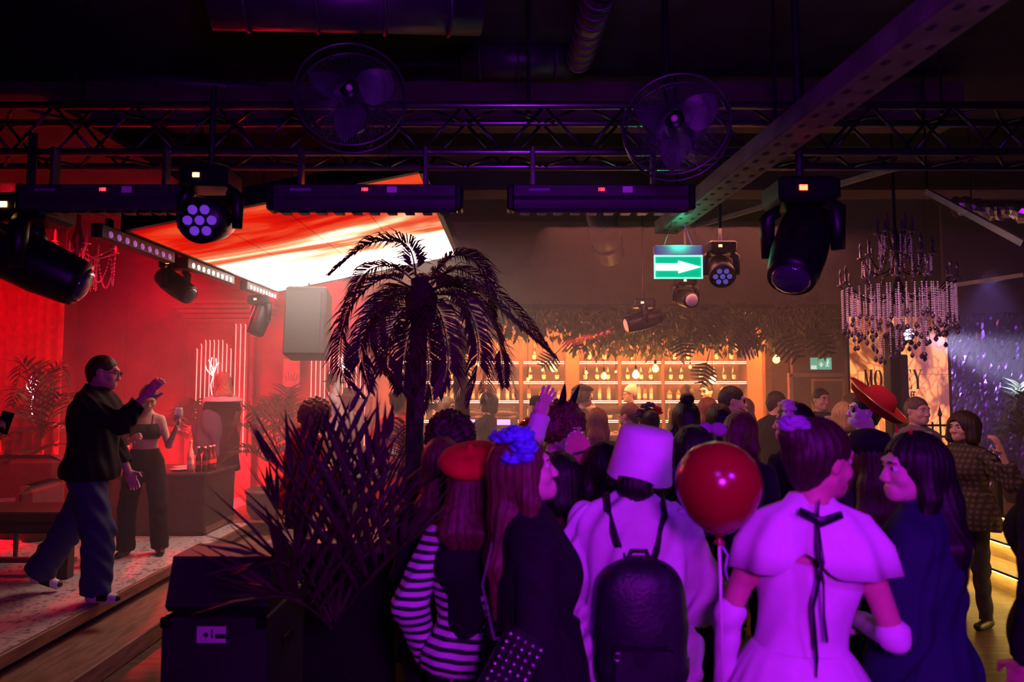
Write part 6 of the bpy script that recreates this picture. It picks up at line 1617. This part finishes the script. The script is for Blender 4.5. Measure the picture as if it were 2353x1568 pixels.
Mb = Euler((0, R_(28), 0)).to_matrix()
MB().bbox((0, 0, 0), (.125, .055, .22), .015, Mb).build('bag_body', mat('black_leather', (.015, .014, .017), .4, var=.2), t)
std = MB().lathe([(.0075, 0), (.006, .004), (.001, .0065)], (0, 0, 0), 8, Matrix.Rotation(math.pi/2, 3, 'X')).mesh('stud', True)
for i in range(5):
    for j in range(9):
        link('stud', std, ALU, t, Mb @ Vector((-.048+i*.024, -.0278, -.092+j*.023)))
MB().tube([Mb @ Vector((-.03, 0, .09)), hB-t.location, hA-t.location, P(1130, 1250, 2.10)-t.location], .006, 6, flat=.4).build('strap', mat('grey_strap', (.25, .24, .28), .4, var=.1), t)
# curly-haired person with ear headband, arm raised
pp = person('curly-haired person with black cat-ear headband raising one arm', 1303, 938, 3.7, 40, 0, 'f', SKIN_P, ('curly', H_BROWN), dict(m=C_BROWN, t=.02, sl=1.55, rs=.022), None, head=(12, 16, 4), arms={'R': ((-.62, -.445, .16), (.26, -.2, 1)), 'L': ((.2, -.2, -1), (-.2, -1, .3))}, hands={'R': 'open'}, seed=35, res=.75, face=2, pnormal={'R': (0, -1, 0)})
w0 = pp['wri']['R']; d0 = pp['hd']['R']; M_ = Vector(d0).to_track_quat('Z', 'Y').to_matrix()
MB().lathe([(.048, -.10), (.052, -.06), (.047, -.02), (.050, .03), (.042, .045), (.034, .045)], Vector(w0)-Vector(d0)*.01, 20, M_, fold=lambda th, i: .05*math.sin(7*th+i)).build('cuff', C_WHITE, pp['root'], True)
for sg in (1, -1): MB().lathe([(.030, 0), (.026, .05), (.012, .10), (.001, .125)], pp['TH']((sg*.045, .02, 1.765)), 12, pp['MH'] @ Matrix.Rotation(R_(sg*14), 3, 'Y') @ Matrix.Diagonal((1, .5, 1))).build('ear', C_BLACK, pp['root'], True)
# guitar
q = P(1342, 1085, 3.1); t = thing('guitar', 'small orange-brown guitar with a pearl-studded rim held in the crowd', 'guitar', q); t.rotation_euler = (R_(8), R_(168), R_(6)); t.scale = (.62, .62, .62)
pts = []
for i in range(40):
    a = 2*math.pi*i/40; r = .105+.035*math.cos(2*a-math.pi)*1; r *= (1.15 if math.sin(a) < 0 else .92); pts.append((r*math.cos(a)*1.05, r*math.sin(a)*1.35-.08))
MB().prism(pts, .06, None, (0, 0, 0)).build('guitar_body', mat('guitar_wood', (.42, .14, .05), .35, var=.3, scale=8, coat=.5), t)
prl = MB().ball((0, 0, 0), .009, 8, 5).mesh('pearl', True); [link('pearl', prl, CRY, t, (x, -.003, z)) for x, z in pts[::2]]
MB().bbox((0, -.008, .20), (.045, .02, .34), .004).build('neck', mat('guitar_neck', (.65, .5, .3), .4, var=.1), t); MB().lathe([(.032, 0), (.032, .003), (.001, .003)], (0, -.001, -.02), 20, Matrix.Rotation(math.pi/2, 3, 'X')).build('sound_hole', BLK, t); MB().bbox((0, -.008, .40), (.065, .02, .09), .006).build('headstock', MATS['guitar_wood'], t); MB().box((0, -.008, -.14), (.10, .015, .018)).build('bridge', BLK, t)
pp = person('dark-haired person shielding the face with one hand before the guitar', 1286, 1048, 2.85, 150, 0, 'f', SKIN_T, ('bob', H_BLACK), dict(m=C_WINE, t=.02, sl=.9), None, head=(30, 8, 0), arms={'L': ((.35, -.75, -.35), (-.38, .10, .75)), 'R': ((-.2, 0, -1), (.1, -.5, -1))}, hands={'L': 'relax'}, seed=36, res=.7, face=0, pnormal={'L': (-1, .4, 0)})
pp = person('woman with long straight black hair left of the white bucket hat', 1388, 1022, 2.98, 200, 0, 'f', SKIN, ('long', H_BLACK, .20), dict(m=C_BLACK), None, seed=37, res=.8, face=0)
# white blouse with bucket hat and backpack
WBL = cloth('white_blouse', (.82, .80, .84))
pp = person('woman in white dress and white bucket hat carrying a black backpack', 1487, 1000, 2.6, 176, 0, 'f', SKIN, ('bob', H_BLACK), dict(m=WBL, t=.045, sl=1.75, rs=.035, puff=.035, hem=.86, fold=.013), dict(kind='skirt', m=WBL, zb=.45, rb=.34, rt=.16, amp=.07), head=(-4, 12, -14), lean=(2, 0), wide=1.16, arms={'L': ((.34, -.12, -1), (-.1, -.9, -.2)), 'R': ((-.34, -.12, -1), (.15, -.9, -.35))}, seed=38, res=.62, face=0, hatcut=1.56)
lathe_hat(pp, 'bucket_hat', [(.128, -.125), (.131, -.12), (.116, -.03), (.106, .055), (.096, .070), (.001, .078)], cloth('hat_white', (.80, .78, .82)), (0, .022, 1.700), 32, .98, 1.08, (-20, 4), fold=lambda th, i: .02*math.sin(3*th+i))
bp = pp; BCK = mat('backpack_leather', (.016, .015, .024), .45, var=.25, bump=.25, bscale=90)
back = pp['W'](pp['TL']((0, .20, 1.10)))
t = thing('backpack', 'black leather backpack worn over the white dress', 'backpack', back, pp['yaw'])
a = Fld(); a.cone((-.085, .0, -.15), (.085, .0, -.15), .075, .075, .04); a.cone((-.075, .0, .10), (.075, .0, .10), .068, .068, .05); a.ell((0, .02, -.02), (.155, .085, .20), None, .05); a.ell((0, -.0, .14), (.11, .06, .07), None, .05); a.cut((0, -1, 0), (0, -.055, 0)); a.disp = fold_noise(.002, 22, 12, 2)
link('pack_body', np_mesh('pack', [a.surf(.008)]), BCK, t)
MB().bbox((.01, .098, -.055), (.17, .018, .014), .004).build('front_zip', BLKM, t); MB().torus((.085, .100, -.085), .012, .0028, 18, 6, Matrix.Rotation(math.pi/2, 3, 'X')).build('ring_badge', ALU, t, True); MB().bbox((0, .090, -.13), (.20, .020, .13), .012).build('front_pocket', BCK, t)
hnd = MB().tube([(-.04, -.02, .19), (-.025, -.02, .225), (.025, -.02, .225), (.04, -.02, .19)], .008, 8).build('carry_handle', BCK, t, True)
for sg in (1, -1):
    MB().tube([(sg*.045, -.03, .17), (sg*.075, -.055, .25), (sg*.10, -.085, .335), (sg*.10, -.16, .395), (sg*.11, -.26, .36), (sg*.12, -.33, .22)], .018, 8, flat=.35).build('shoulder_strap', BCK, t, True); MB().tube([(sg*.12, -.33, .22), (sg*.19, -.22, .0), (sg*.165, -.05, -.16)], .010, 6, flat=.4).build('lower_strap', BCK, t, True)
# girl in the white cape dress
WD = cloth('white_dress', (.84, .82, .85))
pp = person('woman in white off-shoulder dress with a ruffled cape and black ribbon', 1885, 972, 2.15, 168, 0, 'f', SKIN, ('updo', H_DARK), dict(m=WD, t=.012, sl=0, hem=1.02, strapless=1.33, fold=.0035), dict(kind='skirt', m=WD, zb=.62, rt=.135, rb=.36, waist=1.06, nf=22, amp=.06), head=(-58, 2, 0), lean=(0, -5), wide=1.0, arms={'L': ((.40, .02, -1), (.06, -.18, -1)), 'R': ((-.32, .05, -1), (.12, -.9, -.12))}, hands={'L': 'relax', 'R': 'grip'}, seed=39, res=.55, face=2)
root = pp['root']; TLf = pp['TL']
# cape: a fluted shell over both shoulders
def cape(th, i): return .055*math.sin(9*th+.6)*(i in (2, 3, 4))+.03*math.sin(5*th)*(i in (1, 2, 3, 4))
k = MB(); k.lathe([(.060, .115), (.082, .088), (.158, .055), (.218, -.03), (.240, -.115), (.228, -.115), (.204, -.030), (.145, .045), (.068, .080), (.055, .110)], TLf((0, .015, 1.415)), 72, None, 1.0, .66, fold=lambda th, i: cape(th, i) if i < 5 else cape(th, 9-i))
for i, q in enumerate(k.v):
    th = math.atan2(q[1]-.015, q[0]); w_ = math.exp(-((th-math.pi/2)/.33)**2)
    if 1.25 < q[2] < 1.41: k.v[i] = (q[0]*(1-.06*w_), q[1]-.02*w_, q[2]+.085*w_*(1.41-q[2])/.13)
k.build('cape', WD, root, True)
k = MB(); rib = mat('black_ribbon', (.014, .012, .03), .35, var=.2)
k.tube([TLf((-.0, .105, 1.52)), TLf((.012, .150, 1.46)), TLf((.014, .190, 1.39)), TLf((-.006, .190, 1.30)), TLf((-.02, .16, 1.20)), TLf((-.035, .15, 1.13))], [.011, .016, .019, .018, .017, .020], 8, flat=.2)
k.tube([TLf((.012, .150, 1.46)), TLf((.0, .195, 1.36)), TLf((.012, .165, 1.22)), TLf((-.01, .15, 1.08)), TLf((-.012, .15, 1.02))], [.006, .005, .005, .005, .003], 6, flat=.3)
k.tube([TLf((-.06, .125, 1.49)), TLf((0, .150, 1.465)), TLf((.06, .125, 1.487))], [.012, .016, .012], 8, flat=.4); k.build('ribbon', rib, root, True)
for sd in 'LR':
    a = Fld(); e_, w_, d_ = pp['elb'][sd], pp['wri'][sd], pp['hd'][sd]
    a.cone(e_+(pp['sho'][sd]-e_)*.04, e_, .046, .043, .01); a.cone(e_, w_, .043, .031, .02); a.ell(w_+d_*.055, (.048, .030, .062), None, .03); a.disp = fold_noise(.0018, 40, 50, 5)
    link('glove', np_mesh('glove', [a.surf(.007)]), WD, root)
petals(MB(), pp['TH']((.0, .115, 1.715)), .055, 77, 12).build('scrunchie', cloth('scrunchie', (.30, .20, .42)), root, True)
# balloon on a stick held by her
bc = P(1650, 1112, 2.0); t = thing('balloon', 'big glossy red balloon on a white stick in the middle of the crowd', 'balloon', bc)
BAL = mat('red_balloon', (.27, .002, .014), .2, var=0, spec=.7)
rB = .122; pr = [(.001, -.158), (.012, -.148), (.020, -.142)]
for i in range(1, 24):
    u = i/23; th = math.pi*(1-u); z = math.cos(th); r = math.sin(th)
    pr.append((max(.001, r*rB*(1 if z > -.1 else 1-.10*(-z-.1))+(.006 if i < 3 else 0)), z*(.122 if z > 0 else .142)))
MB().lathe(pr, n=48).build('balloon_skin', BAL, t, True); MB().lathe([(.016, -.172), (.014, -.166), (.006, -.155), (.008, -.15)], n=14).build('knot', BAL, t, True)
MB().tube([(0, 0, -.155), (.002, .0, -.36), (.0, -.01, -.74)], .0045, 8).build('stick', mat('white_stick', (.8, .78, .8), .35, var=0), t, True); MB().tube([(0, -.004, -.165), (.02, -.01, -.20), (.012, -.012, -.24), (.018, -.014, -.27)], .003, 6).build('ribbon_tail', mat('violet_tail', (.5, .35, .7), .4, var=0), t, True)
# woman with dark hair and navy jacket facing left
pp = person('woman with long black hair and navy jacket facing the girl in white', 2098, 1003, 2.4, 232, 0, 'f', SKIN_P, ('long', H_BLACK, .26), dict(m=C_NAVY, t=.035, hem=.92, rs=.032, puff=.015, collar=True, fold=.006), None, head=(36, 3, 0), wide=1.08, arms={'L': ((.35, -.1, -1), (-.1, -.3, -1)), 'R': ((-.35, .1, -1), (-.05, -.25, -1))}, seed=40, res=.6, face=2)
for sg in (1, -1): MB().lathe([(.007, 0), (.005, .012), (.001, .028)], pp['TH']((sg*.045, -.02, 1.764)), 8, pp['MH'] @ Matrix.Rotation(R_(sg*18), 3, 'Y')).build('horn', cloth('horn_red', (.5, .02, .02)), pp['root'], True)
pp = person('person in a black knit cap with long brown hair behind the white cape', 1996, 996, 3.2, 170, 0, 'f', SKIN, ('long', H_BROWN, .26), dict(m=C_CHAR), None, seed=41, res=.85, face=0, hatcut=1.68)
lathe_hat(pp, 'knit_cap', [(.100, -.02), (.106, -.01), (.104, .05), (.085, .085), (.04, .10), (.001, .104)], C_BLACK, (0, .02, 1.67), 24, .95, 1.1, (-6, 0))
pp = person('dark-clad person cut off by the right edge of the picture', 2352, 862, 2.35, 200, 0, 'f', SKIN, ('long', H_BLACK, .34), dict(m=C_BLACK, t=.03), dict(kind='pants', m=C_DENIM, loose=.02), seed=42, res=.8, face=0, toppos=P(2446, 905, 2.45))

# ---- right side
pp = person('man in a red sombrero with a painted skull face looking left', 1992, 910, 5.0, 262, 0, 'm', PAINT, ('short', H_BLACK), dict(m=cloth('red_jacket', (.25, .015, .02)), t=.02), None, head=(0, -6, 0), seed=51, face=2, res=.7)
sM = cloth('sombrero_red', (.33, .012, .02)); hat = lathe_hat(pp, 'sombrero', [(.235, .060), (.240, .067), (.235, .071), (.19, .015), (.135, -.002), (.128, .01), (.122, .07), (.100, .125), (.06, .155), (.001, .16)], sM, (0, .055, 1.675), 40, 1, 1, (-32, 20))
k = MB(); M_ = pp['MH'] @ Matrix.Rotation(R_(-32), 3, 'X') @ Matrix.Rotation(R_(20), 3, 'Y'); k.torus((0, 0, 0), .237, .006, 48, 6, M_); k.v = [tuple(Vector(q)+M_ @ Vector((0, 0, .067))+Vector(pp['TH']((0, .055, 1.675)))) for q in k.v]; k.build('hat_trim', FOIL, hat, True)
for sg in (1, -1): MB().ball(pp['TH']((sg*.033, -.083, 1.638)), (.021, .012, .021), 12, 7, pp['MH']).build('painted_eye_socket', EYED, pp['root'], True)
local_box(pp, 'shirt_collar', (0, -.05, 1.46), (.11, .06, .05), C_WHITE, 'TL', (R_(20), 0, 0))
pp = person('grey-haired man in a grey jacket facing the camera at the right', 2106, 915, 6.1, 10, 0, 'm', SKIN, ('short', H_GREY), dict(m=C_GREY, t=.028), None, head=(4, 2, 0), seed=52, res=.8, face=2)
local_box(pp, 'shirt_front', (0, -.128, 1.36), (.09, .03, .20), C_LIGHT, 'TL', (R_(-12), 0, 0))
PLAID = bpy.data.materials.new('plaid_shirt'); PLAID.use_nodes = True; nt = PLAID.node_tree; tc = nd(nt, 'ShaderNodeTexCoord')
w1_ = nd(nt, 'ShaderNodeTexWave'); w1_.bands_direction = 'X'; w1_.inputs['Scale'].default_value = 9; w2_ = nd(nt, 'ShaderNodeTexWave'); w2_.bands_direction = 'Z'; w2_.inputs['Scale'].default_value = 7
for q in (w1_, w2_): q.inputs['Distortion'].default_value = .6; nt.links.new(tc.outputs['Object'], q.inputs['Vector'])
mu = nd(nt, 'ShaderNodeMath', operation='MULTIPLY'); nt.links.new(w1_.outputs['Fac'], mu.inputs[0]); nt.links.new(w2_.outputs['Fac'], mu.inputs[1])
r = nd(nt, 'ShaderNodeValToRGB'); r.color_ramp.elements[0].color = (.03, .022, .02, 1); r.color_ramp.elements[1].color = (.15, .10, .065, 1); nt.links.new(mu.outputs[0], r.inputs['Fac']); nt.links.new(r.outputs['Color'], nt.nodes['Principled BSDF'].inputs['Base Color']); nt.nodes['Principled BSDF'].inputs['Roughness'].default_value = .8
pp = person('woman with a dark bob and plaid shirt touching her mouth at the right', 2212, 952, 5.45, 290, 0, 'f', SKIN, ('bob', H_DARK, 0, 1.22), dict(m=PLAID, t=.035, sl=1.7, rs=.03, hem=.80, fold=.007), dict(kind='pants', m=C_CHAR, loose=.008), wide=1.14, arms={'R': ((-.15, -.7, -.75), (.18, -.55, .95)), 'L': ((.75, .15, -.65), (-.15, -.3, 1))}, hands={'R': 'relax', 'L': 'relax'}, seed=53, res=.75, face=2, pnormal={'R': (0, 1, 0)})

# ---- crowd before the bar, left to right
def crowd(*a, **k): return person(*a, **k)
pp = crowd('person with shaggy light hair being handed a drink at the bar', 1338, 890, 8.7, 80, 0, 'm', SKIN, ('curly', H_LIGHT), dict(m=C_BROWN), None, seed=61)
lathe_hat(pp, 'flat_cap', [(.10, -.01), (.12, .0), (.118, .02), (.08, .05), (.001, .06)], C_BROWN, (0, .01, 1.71), 24, .9, 1.15)
pp = crowd('bartender in a pale pointed beanie handing over a glass', 1447, 893, 11.2, 285, .12, 'm', SKIN, ('short', H_DARK), dict(m=C_BLACK, t=.03, rs=.025), None, arms={'R': ((-.35, -.9, -.12), (-.15, -1, .22)), 'L': ((.2, -.2, -1), (0, -.8, -.4))}, hands={'R': 'grip'}, seed=62)
lathe_hat(pp, 'beanie', [(.100, -.05), (.104, -.04), (.102, .01), (.090, .06), (.06, .11), (.025, .15), (.001, .165)], cloth('beanie_white', (.72, .64, .60)), (0, .03, 1.70), 24, .95, 1.1, (-30, 0)); glasses(pp)
hq = pp['W'](pp['wri']['R']+pp['hd']['R']*.09); tumbler('glass handed over the bar by the bartender', hq.x-.03, hq.y, hq.z-.03, .13, .036, None, ORG)
t = thing('bar_platform', 'low black duckboard behind the bar counter', 'platform', (1.6, 11.19, 0)); MB().bbox((0, 0, .06), (4.5, .42, .12), .01).build('board', BLK, t)
pp = crowd('woman with long light brown hair before the bartender', 1372, 941, 6.1, 165, 0, 'f', SKIN, ('long', H_LIGHT, .26), dict(m=C_CHAR), None, seed=63, face=0)
pp = crowd('bald man with bowed head lit orange near the bar', 1441, 930, 6.3, 225, 0, 'm', SKIN, ('buzz', mat('hair_shaved', (.20, .09, .06), .7, var=.2)), dict(m=C_BLACK, t=.02), None, head=(0, 18, 0), seed=64, face=1)
pp = crowd('person wearing a band of red and dark flowers', 1490, 942, 5.6, 190, 0, 'f', SKIN, ('updo', H_DARK), dict(m=C_CHAR), None, seed=65, face=0)
flower_crown(pp, C_RED, ((-.09, .0, 1.71), (-.075, .03, 1.74), (-.06, .05, 1.755)), .05); flower_crown(pp, cloth('dusk_petal', (.10, .05, .08)), ((-.01, .03, 1.775), (.04, .03, 1.765), (.08, .02, 1.73), (.09, .01, 1.69)), .05, 'flower')
pp = crowd('man seen from behind at the bar with short brown hair', 1578, 885, 9.2, 178, 0, 'm', SKIN, ('short', H_BROWN), dict(m=C_CHAR), None, seed=66, face=0)
pp = crowd('short-haired man in front of the two tall bottles facing left', 1622, 881, 9.3, 318, .0, 'm', SKIN, ('short', H_DARK), dict(m=C_LGREY), None, seed=67)
pp = crowd('dark-haired woman with a high bun seen from behind', 1576, 925, 5.0, 180, 0, 'f', SKIN, ('long', H_BLACK, .24), dict(m=C_BLACK), None, seed=68, face=0)
MB().ball(pp['TH']((0, .05, 1.775)), (.055, .05, .045), 14, 9).build('hair_bun', H_BLACK, pp['root'], True)
pp = crowd('auburn-haired woman under the short-haired man', 1627, 917, 6.9, 30, 0, 'f', SKIN, ('long', H_RED, .2), dict(m=C_WINE), None, seed=69, face=1)
pp = crowd('man with half his face painted as a skull looking right', 1683, 890, 6.0, 70, 0, 'm', SKIN, ('short', H_BLACK), dict(m=C_GREY, t=.02), None, head=(8, 4, 0), seed=70, face=2, res=.8)
for sg in (1, -1): MB().ball(pp['TH']((sg*.033, -.083, 1.638)), (.022, .012, .020), 12, 7, pp['MH']).build('painted_eye_socket', EYED, pp['root'], True)
k = MB(); [k.tube([pp['TH']((sg*.028, -.094, 1.566)), pp['TH']((sg*.055, -.062, 1.572)), pp['TH']((sg*.066, -.02, 1.59))], .004, 5) for sg in (1, -1)]; k.build('painted_mouth_line', EYED, pp['root'])
pp = crowd('woman with dark hair tinted green by the exit sign', 1652, 932, 5.2, 185, 0, 'f', SKIN, ('long', H_BLACK, .28), dict(m=C_OLIVE), None, seed=71, face=0)
pp = crowd('orange-lit woman with brown hair left of the orange pillar', 1712, 918, 7.9, 310, 0, 'f', SKIN, ('long', H_BROWN, .2), dict(m=C_BROWN), None, seed=72)
pp = crowd('woman with chestnut hair right above the balloon', 1702, 951, 4.0, 150, 0, 'f', SKIN, ('long', H_BROWN, .25), dict(m=C_CHAR), None, head=(-20, 0, 0), seed=73, face=0, res=.85)
pp = crowd('woman with black hair and a violet bow right of the bucket hat', 1592, 985, 3.0, 185, 0, 'f', SKIN, ('long', H_BLACK, .25), dict(m=C_BLACK), None, seed=74, face=0, res=.85)
k = MB(); 
for sg in (1, -1): k.ball(pp['TH']((-.085+sg*.035, .02, 1.745)), (.042, .018, .032), 12, 8, pp['MH'] @ Matrix.Rotation(R_(sg*20), 3, 'Y'))
k.build('hair_bow', cloth('violet_bow', (.32, .14, .34)), pp['root'], True)
pp = crowd('man in a dark jacket standing before the orange pillar', 1786, 902, 7.4, 125, 0, 'm', SKIN, ('short', H_DARK), dict(m=C_BLACK, t=.03), None, head=(-35, 6, 0), seed=75)
pp = crowd('dark-haired woman with white flowers in her hair', 1824, 930, 4.3, 205, 0, 'f', SKIN, ('long', H_BLACK, .2), dict(m=C_BLACK), None, head=(40, 0, 0), seed=76, res=.85)
flower_crown(pp, cloth('white_petal', (.75, .68, .72)), ((.085, -.01, 1.71), (.095, -.015, 1.675), (.092, -.02, 1.64), (.07, -.02, 1.74), (.09, .01, 1.60), (.095, -.03, 1.66)), .050)
pp = crowd('man in dark suit and white shirt in front of the doorway', 1886, 895, 7.7, 8, 0, 'm', SKIN, ('short', H_BLACK), dict(m=C_BLACK, t=.028, hem=.78, rb=.2), None, seed=77, face=2, wide=1.06)
local_box(pp, 'shirt_front', (0, -.130, 1.37), (.085, .03, .20), C_WHITE, 'TL', (R_(-12), 0, 0))
pp = crowd('blond person from behind left of the sombrero', 1938, 928, 6.5, 170, 0, 'f', SKIN, ('bob', H_BLOND), dict(m=C_BROWN), None, seed=78, face=0)
pp = crowd('pale balding person in front of the glowing panel', 1958, 905, 7.2, 60, 0, 'm', SKIN_P, ('buzz', H_GREY), dict(m=C_GREY), None, seed=79)
